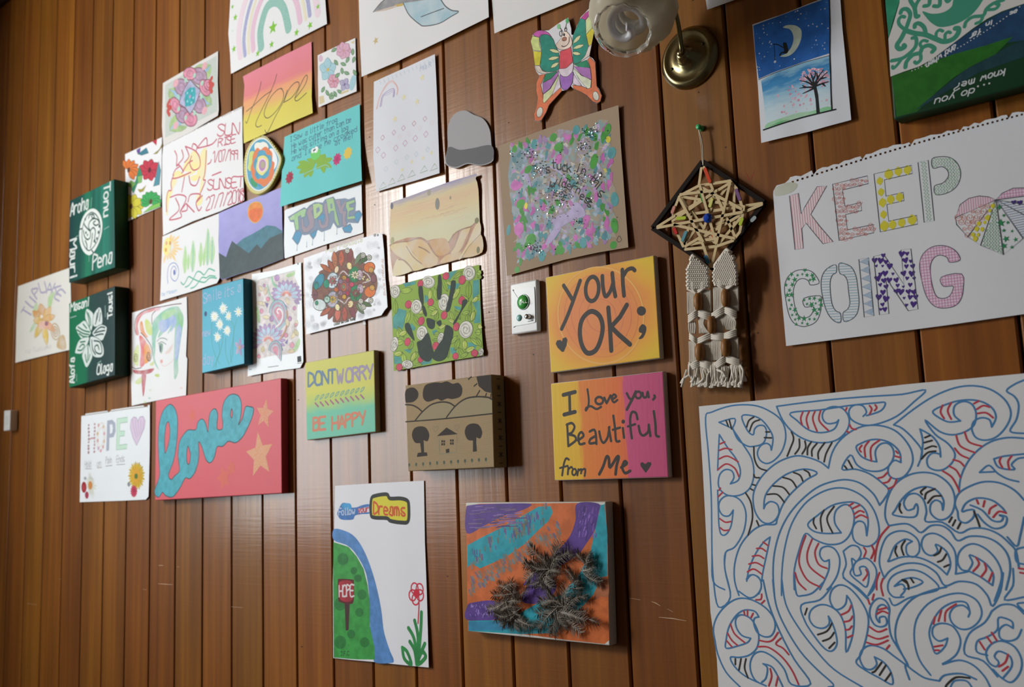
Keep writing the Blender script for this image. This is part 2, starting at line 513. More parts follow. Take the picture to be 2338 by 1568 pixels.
def tube_data(path, r, seg=8, cap=True):
    P = [Vector(p) for p in path]; n = len(P); V = []; F = []
    t0 = (P[1] - P[0]).normalized()
    up = Vector((0, 1, 0)) if abs(t0.y) < .9 else Vector((1, 0, 0))
    nrm = (up - t0 * up.dot(t0)).normalized()
    for i in range(n):
        t = (P[min(i + 1, n - 1)] - P[max(i - 1, 0)]).normalized()
        nrm = (nrm - t * nrm.dot(t))
        nrm = nrm.normalized() if nrm.length > 1e-6 else t.orthogonal().normalized()
        b = t.cross(nrm)
        rr = r[i] if isinstance(r, (list, tuple)) else r
        for k in range(seg):
            a = 2 * math.pi * k / seg
            V.append(P[i] + nrm * math.cos(a) * rr + b * math.sin(a) * rr)
    for i in range(n - 1):
        for k in range(seg):
            F.append((i * seg + k, i * seg + (k + 1) % seg, (i + 1) * seg + (k + 1) % seg, (i + 1) * seg + k))
    if cap:
        F.append(tuple(reversed(range(seg)))); F.append(tuple(range((n - 1) * seg, n * seg)))
    return V, F
def tube(name, path, r, mat, parent=None, seg=8, smooth=True):
    V, F = tube_data(path, r, seg)
    return mesh_obj(name, V, F, mat, parent, smooth=smooth)
def spline3(P, n=6):
    P = [Vector(p) for p in P]; out = []; m = len(P)
    for i in range(m - 1):
        p0, p1, p2, p3 = P[max(i - 1, 0)], P[i], P[i + 1], P[min(i + 2, m - 1)]
        for k in range(n):
            t = k / n
            out.append(.5 * (2 * p1 + (p2 - p0) * t + (2 * p0 - 5 * p1 + 4 * p2 - p3) * t * t + (3 * p1 - p0 - 3 * p2 + p3) * t ** 3))
    out.append(P[-1]); return out

def bevel_box(name, x0, x1, y0, y1, z0, z1, mat, parent=None, bev=.002, seg=2, kind=None):
    bm = bmesh.new()
    bmesh.ops.create_cube(bm, size=1)
    for v in bm.verts:
        v.co = Vector(((x0 + x1) / 2 + v.co.x * (x1 - x0), (y0 + y1) / 2 + v.co.y * (y1 - y0), (z0 + z1) / 2 + v.co.z * (z1 - z0)))
    if bev: bmesh.ops.bevel(bm, geom=bm.edges[:], offset=bev, segments=seg, affect='EDGES', profile=.5)
    me = bpy.data.meshes.new(name); bm.to_mesh(me); bm.free(); me.materials.append(mat)
    o = bpy.data.objects.new(name, me); COL.objects.link(o)
    if parent: o.parent = parent; o.matrix_parent_inverse = parent.matrix_world.inverted()
    if kind: o['kind'] = kind
    return o
# ================================================================ the room
def wood_material(name='varnished_plank_wood'):
    m = bpy.data.materials.new(name)
    nt, N, L, B = nodes_of(m)
    tc = N.new('ShaderNodeTexCoord'); oi = N.new('ShaderNodeObjectInfo')
    # every plank takes its grain from its own place in a long board
    sh = N.new('ShaderNodeVectorMath'); sh.operation = 'MULTIPLY_ADD'
    cmb = N.new('ShaderNodeCombineXYZ')
    for i in range(3): L.new(oi.outputs['Random'], cmb.inputs[i])
    L.new(cmb.outputs['Vector'], sh.inputs[0]); sh.inputs[1].default_value = (37, 11, 53)
    L.new(tc.outputs['Object'], sh.inputs[2])
    def noise(sc, det, vec, rough=.55):
        mp = N.new('ShaderNodeMapping'); mp.inputs['Scale'].default_value = vec
        L.new(sh.outputs['Vector'], mp.inputs['Vector'])
        n = N.new('ShaderNodeTexNoise'); n.inputs['Scale'].default_value = sc; n.inputs['Detail'].default_value = det
        n.inputs['Roughness'].default_value = rough
        L.new(mp.outputs['Vector'], n.inputs['Vector']); return n
    grain = noise(1, 5, (70, 70, 1.3))
    broad = noise(1, 3, (14, 14, .7))
    blot = noise(1, 2, (3, 3, 1.6))
    cr = N.new('ShaderNodeValToRGB'); e = cr.color_ramp.elements
    e.new(.5)
    e[0].position, e[1].position, e[2].position = .28, .52, .74
    e[0].color = lin('#63360a'); e[1].color = lin('#885113'); e[2].color = lin('#a36a1e')
    ad = N.new('ShaderNodeMath'); ad.operation = 'MULTIPLY_ADD'; ad.inputs[1].default_value = .42
    L.new(grain.outputs['Fac'], ad.inputs[0])
    a2 = N.new('ShaderNodeMath'); a2.operation = 'MULTIPLY'; a2.inputs[1].default_value = .58
    L.new(broad.outputs['Fac'], a2.inputs[0]); L.new(a2.outputs['Value'], ad.inputs[2])
    L.new(ad.outputs['Value'], cr.inputs['Fac'])
    hsv = N.new('ShaderNodeHueSaturation')
    mr = N.new('ShaderNodeMapRange'); mr.inputs['To Min'].default_value = .80; mr.inputs['To Max'].default_value = 1.10
    L.new(oi.outputs['Random'], mr.inputs['Value'])
    mb = N.new('ShaderNodeMapRange'); mb.inputs['From Min'].default_value = .3; mb.inputs['From Max'].default_value = .7
    mb.inputs['To Min'].default_value = .86; mb.inputs['To Max'].default_value = 1.1
    L.new(blot.outputs['Fac'], mb.inputs['Value'])
    mu = N.new('ShaderNodeMath'); mu.operation = 'MULTIPLY'
    L.new(mr.outputs['Result'], mu.inputs[0]); L.new(mb.outputs['Result'], mu.inputs[1])
    L.new(mu.outputs['Value'], hsv.inputs['Value'])
    hs = N.new('ShaderNodeMath'); hs.operation = 'MULTIPLY_ADD'; hs.inputs[1].default_value = 7.31; hs.inputs[2].default_value = 0
    L.new(oi.outputs['Random'], hs.inputs[0])
    fr = N.new('ShaderNodeMath'); fr.operation = 'FRACT'; L.new(hs.outputs['Value'], fr.inputs[0])
    mh = N.new('ShaderNodeMapRange'); mh.inputs['To Min'].default_value = .494; mh.inputs['To Max'].default_value = .506
    L.new(fr.outputs['Value'], mh.inputs['Value']); L.new(mh.outputs['Result'], hsv.inputs['Hue'])
    L.new(cr.outputs['Color'], hsv.inputs['Color']); L.new(hsv.outputs['Color'], B.inputs['Base Color'])
    B.inputs['Roughness'].default_value = .5
    B.inputs['Specular IOR Level'].default_value = .2
    B.inputs['Coat Weight'].default_value = .6
    B.inputs['Coat Roughness'].default_value = .2
    # planer chatter across the board and the lie of the grain in the varnish
    chat = noise(1, 2, (6, 6, 190))
    bp = N.new('ShaderNodeBump'); bp.inputs['Strength'].default_value = .10; bp.inputs['Distance'].default_value = .0016
    L.new(chat.outputs['Fac'], bp.inputs['Height'])
    b2 = N.new('ShaderNodeBump'); b2.inputs['Strength'].default_value = .12; b2.inputs['Distance'].default_value = .002
    L.new(grain.outputs['Fac'], b2.inputs['Height']); L.new(bp.outputs['Normal'], b2.inputs['Normal'])
    L.new(b2.outputs['Normal'], B.inputs['Normal']); L.new(b2.outputs['Normal'], B.inputs['Coat Normal'])
    return m
WOOD = wood_material()
DARKW = ink('#2a1408', .7, 'stain')

PL0, PLW = -2.24445325 * 1.55, .0922040502 * 1.55      # first groove and plank pitch, metres
wall = bevel_box('wall_back', -4.6, 1.05, .012, .09, 0, CEIL + .1, DARKW, bev=0, kind='structure')
wall['label'] = 'varnished timber wall of vertical tongue and groove planks'
def plank_mesh(w):
    hw, g, bv, d = w / 2, .0021, .0032, .012
    prof = [(-hw + g, d), (-hw + g, bv * 1.2), (-hw + g + bv * .45, bv * .35), (-hw + g + bv, 0), (hw - g - bv, 0), (hw - g - bv * .45, bv * .35), (hw - g, bv * 1.2), (hw - g, d)]
    V = []; F = []
    zs = [0, CEIL]
    for z in zs: V += [(x, y, z) for x, y in prof]
    n = len(prof)
    for i in range(n - 1): F.append((i, i + 1, n + i + 1, n + i))
    F.append(tuple(range(n - 1, -1, -1))); F.append(tuple(range(n, 2 * n)))
    me = bpy.data.meshes.new('plank'); me.from_pydata(V, [], F); me.materials.append(WOOD); me.update()
    return me
PLM = plank_mesh(PLW)
for n in range(-8, 30):
    o = bpy.data.objects.new('plank', PLM); COL.objects.link(o)
    o.location = (PL0 + (n + .5) * PLW, 0, 0)
    o.parent = wall; o.matrix_parent_inverse = wall.matrix_world.inverted()

WALLP = paper('painted_plaster', '#cfc8b8', .8)
floor_m = ramp('brown_carpet', [(0, '#5b4a3c'), (1, '#6e5b49')], noise=1.0, scale=60, rough=.95)
bevel_box('floor', ROOM_L, 1.05, -5.2, .09, -.08, 0, floor_m, bev=0, kind='structure')
bevel_box('ceiling', ROOM_L, 1.05, -5.2, .09, CEIL, CEIL + .08, paper('low_bounce_ceiling', '#7d6245', .8), bev=0, kind='structure')  # unseen ceiling; its dark tone is invented to cut light bounced onto the wall
# left-hand wall with the window the daylight comes through
wl = empty('wall_left', (ROOM_L, -2.6, 0)); wl['kind'] = 'structure'
for nm, y0, y1, z0, z1 in [('wall_panel', -5.2, WIN_Y0, 0, CEIL), ('wall_panel', WIN_Y1, 0, 0, CEIL), ('wall_panel', WIN_Y0, WIN_Y1, 0, WIN_Z0), ('wall_panel', WIN_Y0, WIN_Y1, WIN_Z1, CEIL), ('wall_panel', WIN_Y0, TRANS_Y0, TRANS_Z, WIN_Z1), ('wall_panel', TRANS_Y1, WIN_Y1, TRANS_Z, WIN_Z1)]:
    bevel_box(nm, ROOM_L - .1, ROOM_L, y0, y1, z0, z1, WALLP, wl, 0)
wn = empty('window_1', (ROOM_L, WIN_Y0, WIN_Z0)); wn['kind'] = 'structure'
WHITEP = paper('white_gloss_paint', '#e6e4de', .35)
for y in (WIN_Y0, TRANS_Y0, TRANS_Y1, WIN_Y1):
    bevel_box('window_stile', ROOM_L - .01, ROOM_L + .03, y - .035, y + .035, WIN_Z0, WIN_Z1, WHITEP, wn, .004)
for z in (WIN_Z0, TRANS_Z, WIN_Z1):
    bevel_box('window_rail', ROOM_L - .01, ROOM_L + .03, WIN_Y0, WIN_Y1, z - .035, z + .035, WHITEP, wn, .004)
# dark cornice where the planks meet the ceiling
tz = wallpt(0, 22)[1]
t1 = bevel_box('trim_1', ROOM_L, 1.05, -.03, 0, tz, CEIL, DARKW, bev=.008, kind='structure')

# scratches, nail heads and a red pen tick on the boards
def wall_mark(name, zoom, pts, w, col):
    x0, y0, k = ZOOM[zoom]
    Q = [wallpt(x0 + x * k, y0 + y * k) for x, y in pts]; V = []; F = []
    for i, p in enumerate(Q):
        a_ = Q[max(i - 1, 0)]; b_ = Q[min(i + 1, len(Q) - 1)]; dx, dz = b_[0] - a_[0], b_[1] - a_[1]; l = math.hypot(dx, dz) or 1; ww = w * .0005 * (1 if 0 < i < len(Q) - 1 else .35)
        V += [(p[0] - dz / l * ww, -.00025, p[1] + dx / l * ww), (p[0] + dz / l * ww, -.00025, p[1] - dx / l * ww)]
    for i in range(len(Q) - 1): F.append((2 * i, 2 * i + 1, 2 * i + 3, 2 * i + 2))
    mesh_obj(name, V, F, ink(col, .5), wall)
for z, p in [('S5', [(1405, 640), (1470, 644), (1540, 648)]), ('S5', [(1410, 478), (1430, 477), (1455, 478)]), ('S5', [(1575, 488), (1600, 490)]), ('S5', [(1270, 690), (1305, 694)]), ('S5', [(2060, 845), (2160, 852)]), ('S5', [(240, 815), (330, 828)]), ('S5', [(525, 600), (545, 596)]),
             ('H7', [(1965, 1125), (2080, 1135), (2210, 1158)]), ('H7', [(1900, 985), (1940, 1000), (1980, 1025)]), ('H7', [(2040, 1050), (2090, 1078)]), ('H7', [(1700, 955), (1800, 970)])]:
    wall_mark('scratch', z, p, 1.6, '#c9a98a')
wall_mark('pen_tick', 'B8', [(1000, 555), (1020, 610), (1036, 632), (1060, 600), (1082, 538)], 1.6, '#a3402c')
for z, x, y in [('G3', 1930, 820), ('G3', 1880, 2), ('G6', 1555, 42), ('G6', 1620, 340), ('G2', 1340, 1218), ('H7', 85, 760), ('H2', 318, 672), ('K2', 180, 1420), ('DM', 158, 1272), ('G7', 455, 1450), ('H3', 460, 425), ('G3', 240, 1090), ('G3', 2170, 1310)]:
    wall_mark('nail_head', z, [(x - 7, y), (x, y + 1), (x + 7, y)], 3.4, '#3a1f0e')
# ================================================================ drawings, left part of the wall
def glyph(a, mat, ch, cx, cy, h, ang=0.0, w=2.0, wd=.62):
    """one letter about a traced point: h = height, ang = turn on the sheet as traced (degrees, clockwise +)"""
    t = math.radians(ang); c, q = math.cos(t), math.sin(t)
    for st in GL[ch].split():
        st = st[:len(st) // 2 * 2]
        pts = []
        for i in range(0, len(st), 2):
            x = (int(st[i]) - 2) / 4 * h * wd; y = -(int(st[i + 1]) - 5) / 6 * h
            pts.append((cx + x * c - y * q, cy + x * q + y * c))
        a.line(mat, pts, w, len(pts) > 3, n=3)

def oval(cx, cy, rx, ry, rot=0.0, k=16):
    t = math.radians(rot); c, q = math.cos(t), math.sin(t)
    return [(cx + rx * math.cos(i * 2 * math.pi / k) * c - ry * math.sin(i * 2 * math.pi / k) * q,
             cy + rx * math.cos(i * 2 * math.pi / k) * q + ry * math.sin(i * 2 * math.pi / k) * c) for i in range(k)]

def petal(a, mat, cx, cy, ang, l, wd, edge=None, ew=.8, r0=0.0, kx=1.0, ky=1.0):
    """leaf or petal from (cx, cy) pointing at screen angle ang (deg), length l, half width wd (traced units)"""
    t = math.radians(ang); c, q = math.cos(t), math.sin(t)
    pts = [(r0, 0), (r0 + (l - r0) * .3, wd * .85), (r0 + (l - r0) * .62, wd), (r0 + (l - r0) * .88, wd * .5), (l, 0),
           (r0 + (l - r0) * .88, -wd * .5), (r0 + (l - r0) * .62, -wd), (r0 + (l - r0) * .3, -wd * .85)]
    pts = [(cx + (x * c - y * q) * kx, cy + (x * q + y * c) * ky) for x, y in pts]
    if mat: a.fill(mat, pts)
    if edge: a.line(edge, pts, ew, False, True)

# ---- pale sheet with the arched word and an orange flower
a = Art('children_drawing', 'faded white paper with arched purple lettering TUPUAKE over an orange flower, partly behind green canvases', 'drawing', 'A3',
        [(138, 350), (500, 218), (915, 70), (928, 560), (908, 1296), (500, 1390), (98, 1490), (112, 900)], off=.002, mat=paper('cream_paper', '#e2e1da'), curl=curl(.006, .003, wave=.001))
a.part('letter')
PU = ink('#a49cbc', .7, 'crayon')
for ch, x, y, an in [('T', 272, 735, -58), ('U', 335, 590, -48), ('P', 418, 450, -32), ('U', 505, 365, -14), ('A', 610, 375, 2), ('K', 705, 395, 22), ('E', 762, 480, 38)]:
    a.again(); glyph(a, PU, ch, x, y, 150, an, 7)
a.part('flower_drawing')
for g, pts in [('#a8cf86', [(580, 600), (600, 500), (650, 440), (690, 440), (660, 520), (640, 620), (600, 710)]), ('#bfd6ae', [(360, 800), (370, 660), (420, 590), (430, 680), (390, 790)]),
               ('#b9d3ad', [(310, 1040), (340, 950), (400, 860), (400, 940), (350, 1010)])]:
    a.fill(ink(g, .7, 'wash'), pts, True)
for h, an, l, wd in [('#d8a465', -100, 250, 62), ('#e0b46a', -60, 230, 50), ('#d5a05c', -140, 210, 55), ('#dcb65c', 175, 150, 60), ('#d9ba55', 115, 300, 45), ('#e2c25a', 82, 380, 42), ('#e4a070', 45, 260, 46), ('#dfae63', -20, 190, 50)]:
    petal(a, ink(h, .7, 'wash'), 515, 850, an, l, wd, ink('#b98a4e'), 1.2)
a.fill(ink('#e9b09a', .7, 'wash'), oval(515, 930, 70, 60), True); a.fill(ink('#96586e', .7, 'wash'), oval(565, 905, 26, 34), True); a.fill('#efe6d8', oval(490, 800, 22, 26))
a.fill(ink('#c6ac82', .7, 'wash'), [(720, 1260), (740, 1130), (800, 1070), (840, 1120), (850, 1290)], True)
for r in (1, .62, .3): a.line(ink('#c2a67d', .7, 'crayon'), oval(695, 1025, 62 * r, 120 * r, -8), 5, True, True)
a.text(ink('#c9bfc6'), 'na Tupuake', (250, 1360), (640, 1270), (0, -70), 1.5)
a.done()

# ---- the two dark green canvases with white script
def green_front(name, stops, noise=.5):
    return ramp(name, stops, axis='u', noise=noise, scale=9, stretch=(1, .08), rough=.42)
SC = ink('#d3dad6', .5)
a = Art('painted_canvas', 'dark green canvas with Aroha, Tonu, Mauri, Pena in white script around a swirled white disc', 'canvas', 'A1',
        [(112, 350), (725, 50), (738, 1270), (105, 1480)], off=.052, mat=green_front('green_streaks', [(.0, '#123c3e'), (.28, '#135248'), (.45, '#1d7a5c'), (.55, '#14584c'), (.75, '#237d69'), (1, '#1c5a52')]),
        box=True, side=paper('green_edge', '#11402a', .5))
a.part('lettering', 'white script')
a.text(SC, 'Aroha', (125, 560), (372, 450), (0, -165), 7, .12); a.text(SC, 'Tonu', (590, 125), (583, 590), (85, -30), 7)
a.text(SC, 'Mauri', (122, 900), (122, 1440), (92, -30), 7); a.text(SC, 'Pena', (430, 1300), (700, 1190), (0, -190), 7, .1)
for p, q in [((410, 430), (418, 310)), ((590, 745), (655, 705)), ((200, 850), (235, 830)), ((380, 1185), (385, 1110))]:
    a.line(ink('#7fa399'), [p, q], 3.5, False)
a.part('swirled_disc', 'white disc of koru swirls')
DG = ink('#114438')
a.fill('#dfe5e1', [(430, 458), (500, 490), (550, 580), (566, 700), (545, 850), (490, 990), (430, 1075), (370, 1100), (300, 1040), (258, 930), (248, 790), (280, 620), (345, 505)], True)
a.line(DG, [(425, 512), (480, 545), (525, 630), (538, 740), (515, 850), (470, 950), (400, 1030), (350, 1020), (300, 930), (285, 820), (300, 690), (340, 580), (390, 525)], 4, True, True)
a.lines(DG, [[(385, 760), (330, 700), (310, 660)], [(395, 760), (375, 700), (400, 630), (455, 595), (510, 620), (515, 670), (470, 690), (440, 655), (470, 630)],
             [(395, 770), (440, 720), (470, 770), (460, 860), (470, 930)], [(400, 770), (400, 850), (360, 885), (320, 840), (305, 760)], [(375, 590), (395, 545), (440, 540), (455, 580), (425, 590)],
             [(430, 800), (420, 900), (400, 1000)], [(330, 900), (350, 950), (355, 1010)], [(250, 745), (285, 735)], [(420, 1035), (440, 1060)]], 5)
for x, y, r in [(330, 605, 5), (525, 700, 6), (513, 785, 6), (490, 870, 5), (340, 790, 5), (360, 820, 4), (455, 905, 5), (420, 565, 4)]: a.ell(DG, x, y, r)
a.done()

a = Art('painted_canvas', 'green and slate canvas with Masani, Tausi, Alofa, Olaga lettering around a white six-petalled flower', 'canvas', 'A2',
        [(105, 315), (735, 75), (738, 1305), (105, 1480)], off=.05, mat=green_front('green_slate', [(.0, '#0c6a45'), (.2, '#0d6e4a'), (.4, '#0f6b4b'), (.47, '#1d4540'), (.7, '#203d3d'), (1, '#263f40')], .06),
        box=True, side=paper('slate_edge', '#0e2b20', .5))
a.part('lettering', 'white script')
a.text(SC, 'Masani', (125, 430), (382, 345), (0, -110), 6, .12); a.text(SC, 'Tausi', (700, 505), (700, 145), (-62, 22), 6)
a.text(SC, 'Alofa', (180, 1405), (180, 1055), (-66, 22), 6); a.text(SC, 'Olaga', (490, 1295), (708, 1235), (0, -125), 6, .1)
for p, q in [((125, 515), (205, 490)), ((605, 500), (605, 350)), ((212, 1385), (212, 1295)), ((500, 1145), (545, 1110))]: a.line(ink('#7fa097'), [p, q], 4, False)
a.part('flower', 'white patterned flower')
WF = ink('#cdd6d3'); gl = [ink('#0d6e4a'), ink('#1d4540')]
PT = [([(345, 395), (395, 410), (440, 460), (440, 560), (415, 690), (385, 640), (330, 520)], 0), ([(520, 370), (555, 420), (562, 600), (470, 640), (435, 600), (450, 460)], 1),
      ([(600, 620), (628, 660), (600, 760), (550, 830), (430, 740), (470, 660), (540, 610)], 1), ([(200, 660), (260, 590), (330, 555), (400, 690), (400, 740), (340, 800), (280, 810)], 0),
      ([(430, 770), (520, 810), (575, 900), (585, 1010), (540, 1060), (450, 1050), (400, 960), (395, 800)], 1), ([(250, 820), (380, 780), (350, 900), (290, 1000), (215, 1010), (190, 980)], 0),
      ([(365, 880), (425, 1010), (420, 1080), (350, 1200), (300, 1100), (290, 1010)], 0)]
for pts, k in PT: a.fill(WF, pts, True); a.line(gl[k], pts, 2.2, True, True)
a.lines(gl[0], [[(350, 430), (375, 520), (390, 640)], [(370, 450), (400, 540), (405, 620)], [(215, 680), (300, 730), (380, 745)], [(230, 640), (310, 690), (390, 710)], [(245, 730), (300, 770), (350, 775)],
                [(300, 600), (350, 660)], [(225, 960), (280, 960), (320, 900), (290, 880), (250, 920)], [(365, 900), (370, 1000), (355, 1130)], [(330, 1020), (345, 1120)], [(395, 1020), (375, 1100)], [(260, 850), (330, 840)]], 5)
a.lines(gl[1], [[(520, 400), (500, 500), (470, 600)], [(540, 450), (525, 560)], [(470, 700), (540, 645), (600, 650)], [(450, 725), (540, 700), (600, 690)], [(470, 760), (540, 740), (580, 740)],
                [(450, 830), (530, 850), (560, 950), (545, 1010), (480, 990), (460, 920), (500, 890), (520, 950)], [(420, 820), (430, 940), (470, 1020)], [(495, 450), (480, 560)]], 5)
a.done()

# ---- strip of bright flowers
a = Art('flower_print', 'narrow white print of bold orange, red, yellow and green blooms beside the green canvas', 'picture', 'A5',
        [(58, 940), (210, 870), (372, 795), (362, 1390), (215, 1450), (62, 1520)], off=.002, curl=curl(.003, .002))
for x, y, h, L, W, ks in [(90, 1075, '#dd7836', 95, 24, range(-120, 90, 30)), (268, 1075, '#c2344a', 95, 30, range(0, 360, 40)), (112, 1385, '#cfc63a', 110, 34, range(0, 360, 36)), (280, 1345, '#35a857', 92, 28, range(-200, 30, 28))]:
    a.part('flower')
    for k in ks: petal(a, h, x, y, k, L, W, '#33261f', 1.2)
    a.ell('#5b3524' if h != '#c2344a' else '#5c1626', x, y, 9)
a.part('leaves')
for h, pts in [('#2f8a66', [(180, 1040), (205, 1110), (160, 1200), (130, 1275), (115, 1240), (150, 1160)]), ('#7fb564', [(70, 1200), (110, 1165), (150, 1190), (120, 1230)]), ('#7fb564', [(165, 1130), (205, 1120), (200, 1180), (170, 1190)]),
               ('#4f8f9f', [(345, 1000), (362, 1080), (350, 1200), (300, 1215), (320, 1130)]), ('#3f7f90', [(165, 940), (240, 885), (260, 930), (200, 950)]), ('#6a4f9a', [(155, 905), (190, 885), (185, 925), (165, 935)]),
               ('#c03048', [(290, 830), (330, 812), (325, 865)]), ('#9c8a32', [(300, 940), (350, 900), (378, 840), (372, 880), (330, 935)]), ('#a79a3d', [(165, 1240), (200, 1240), (238, 1205), (215, 1255), (185, 1265)]),
               ('#7ec05a', [(215, 1440), (280, 1380), (358, 1350), (358, 1388)])]:
    a.fill(h, pts); a.line('#33302a', pts, 1, False, True)
a.done()

# ---- coloured mandala
a = Art('mandala_drawing', 'square coloured-pencil mandala of mauve and pink lobes round a teal centre', 'drawing', 'A5',
        [(380, 335), (610, 200), (850, 62), (846, 330), (856, 560), (848, 612), (620, 750), (384, 870), (372, 700)], off=.003, mat=paper('mandala_paper', '#dcd9d6'), curl=curl(.002, .004, wave=.0006))
a.part('pattern')
a.fill(ink('#bcc6bf', .7, 'crayon'), [(400, 352), (620, 225), (836, 102), (842, 575), (620, 690), (400, 800)])
for x, y, an in [(430, 385, 40), (790, 180, 140), (800, 520, -150), (440, 740, -40)]:
    for d in (-28, 0, 28): petal(a, ink(['#a9c48c', '#9fc0d8', '#a6c08c'][d // 28 + 1], .7, 'paint'), x, y, an + d, 150, 26, '#8d9a86', .8)
MV, PK, OUT = ink('#b397b0', .7, 'paint'), ink('#d792a8', .7, 'paint'), ink('#7d5562', .7)
for x, y, h, rx, ry in [(690, 275, MV, 52, 62), (540, 370, MV, 48, 62), (690, 520, MV, 46, 62), (545, 605, MV, 44, 60), (612, 255, PK, 46, 46), (740, 375, PK, 36, 62), (487, 525, PK, 34, 60), (615, 640, PK, 46, 55), (770, 350, PK, 30, 40)]:
    a.fill(h, oval(x, y, rx * 1.22, ry * 1.18, -18), True); a.line(OUT, oval(x, y, rx * 1.22, ry * 1.18, -18), 2.6, True, True)
    a.line(OUT, oval(x, y, rx * .6, ry * .6, -18), 1.2, True, True)
for x, y, ry in [(797, 350, 58), (437, 545, 60)]: a.line(ink('#c4534f'), [(x, y - ry), (x - 16, y - ry * .3), (x + 12, y), (x - 16, y + ry * .4), (x, y + ry)], 13)
c8 = [(612, 302), (655, 350), (702, 392), (688, 442), (650, 540), (612, 602), (570, 545), (520, 515), (532, 455), (570, 372)]
a.fill(ink('#aeb0cc', .7, 'paint'), c8); a.line(OUT, c8, 3.2, False, True)
a.fill(ink('#45a8b2', .7, 'paint'), [(572, 410), (612, 372), (655, 372), (660, 430), (655, 500), (612, 530), (572, 535), (565, 470)])
for x, y in [(590, 420), (630, 400), (610, 450), (640, 460), (590, 490), (625, 500)]: a.ell('#9fd6d8', x, y, 4)
a.ell('#b79cc0', 612, 450, 6)
for x, y in [(650, 270), (575, 310), (715, 335), (710, 450), (650, 590), (575, 630), (515, 555), (510, 450)]: a.ell('#a9d3c2', x, y, 8)
for x, y in [(735, 190), (490, 335), (735, 570), (490, 695)]: a.fill(ink('#e0a0ac', .7, 'crayon'), oval(x, y, 20, 36, 20), True)
a.done()

# ---- red felt-pen lettering sheet
a = Art('lettering_sheet', 'large white sketchpad sheet of sprawling red graffiti handwriting with yellow flames', 'drawing', 'A4',
        [(62, 500), (300, 378), (640, 212), (800, 130), (945, 62), (948, 400), (955, 800), (968, 1112), (700, 1235), (400, 1345), (60, 1505), (48, 1000), (50, 620)], off=.004, curl=curl(.002, .003, .001, .004, wave=.001))
RD = ink('#c75f74', .6); YL = ink('#f2e6a2', .7, 'wash')
a.part('flames')
for pts in [[(170, 830), (230, 780), (300, 820), (380, 770), (420, 800), (300, 850), (190, 870)], [(360, 600), (430, 560), (470, 700), (440, 760), (330, 790), (280, 760)], [(480, 590), (545, 530), (550, 700), (520, 900), (470, 1040), (480, 880), (440, 820)],
            [(160, 870), (215, 890), (185, 960), (150, 1010)], [(100, 1030), (170, 1010), (130, 1100), (110, 1270), (95, 1250)], [(440, 1060), (500, 1070), (490, 1150), (440, 1170)], [(360, 870), (400, 830), (470, 840), (420, 900)]]:
    a.fill(YL, pts, True)
a.part('lettering', 'red handwriting')
a.lines(RD, [[(190, 560), (215, 620), (210, 720)], [(270, 550), (285, 640), (210, 730), (240, 720), (290, 790)], [(310, 510), (350, 620), (300, 690)], [(310, 510), (420, 560), (470, 640), (470, 740), (400, 775), (360, 700), (380, 620)],
             [(385, 520), (400, 480), (440, 510), (430, 560)], [(440, 530), (540, 415), (555, 500)], [(450, 530), (600, 490), (660, 430)], [(270, 810), (340, 700), (390, 670)], [(240, 740), (200, 770), (170, 830)], [(545, 560), (530, 800), (510, 880), (535, 890), (520, 940), (480, 1030)],
             [(160, 870), (230, 860), (370, 800)], [(300, 850), (270, 1020)], [(350, 840), (370, 930), (430, 945), (470, 850)], [(180, 830), (150, 920), (155, 1000), (120, 1010), (100, 1100), (100, 1240)], [(140, 1080), (240, 1050), (320, 1090), (250, 1240)],
             [(200, 1090), (240, 1180), (225, 1240), (130, 1330), (260, 1305), (255, 1250)], [(260, 1230), (320, 1150), (330, 1220), (270, 1240)], [(320, 1150), (410, 1245)], [(340, 1130), (370, 1050), (480, 1050), (430, 1140), (460, 1230), (490, 1190)], [(430, 1140), (500, 1060)],
             [(610, 835), (710, 795)], [(600, 660), (590, 690), (560, 710)]], 4.2)
a.text(RD, 'SUN', (665, 395), (900, 375), (0, -130), 3.8, .1); a.text(RD, 'RISE', (675, 515), (865, 465), (0, -85), 3.4, .1); a.text(RD, '1/07/199', (620, 690), (890, 655), (0, -120), 3.4, .05)
a.text(RD, 'SUNSET', (555, 1000), (950, 960), (0, -115), 3.8, .08); a.text(RD, '27/7/2018', (540, 1225), (955, 1120), (0, -140), 3.8, .08)
a.part('perforations', kind='stuff')
for i in range(46):
    t = i / 45; x = 66 + (935 - 66) * t; y = 508 + (82 - 508) * t - 26 * math.sin(t * 3.1) * .3
    if i % 7 != 5: a.ell('#4b433c' if i < 30 else '#8b847c', x, y - 3, 2.2, 1.8)
a.done()

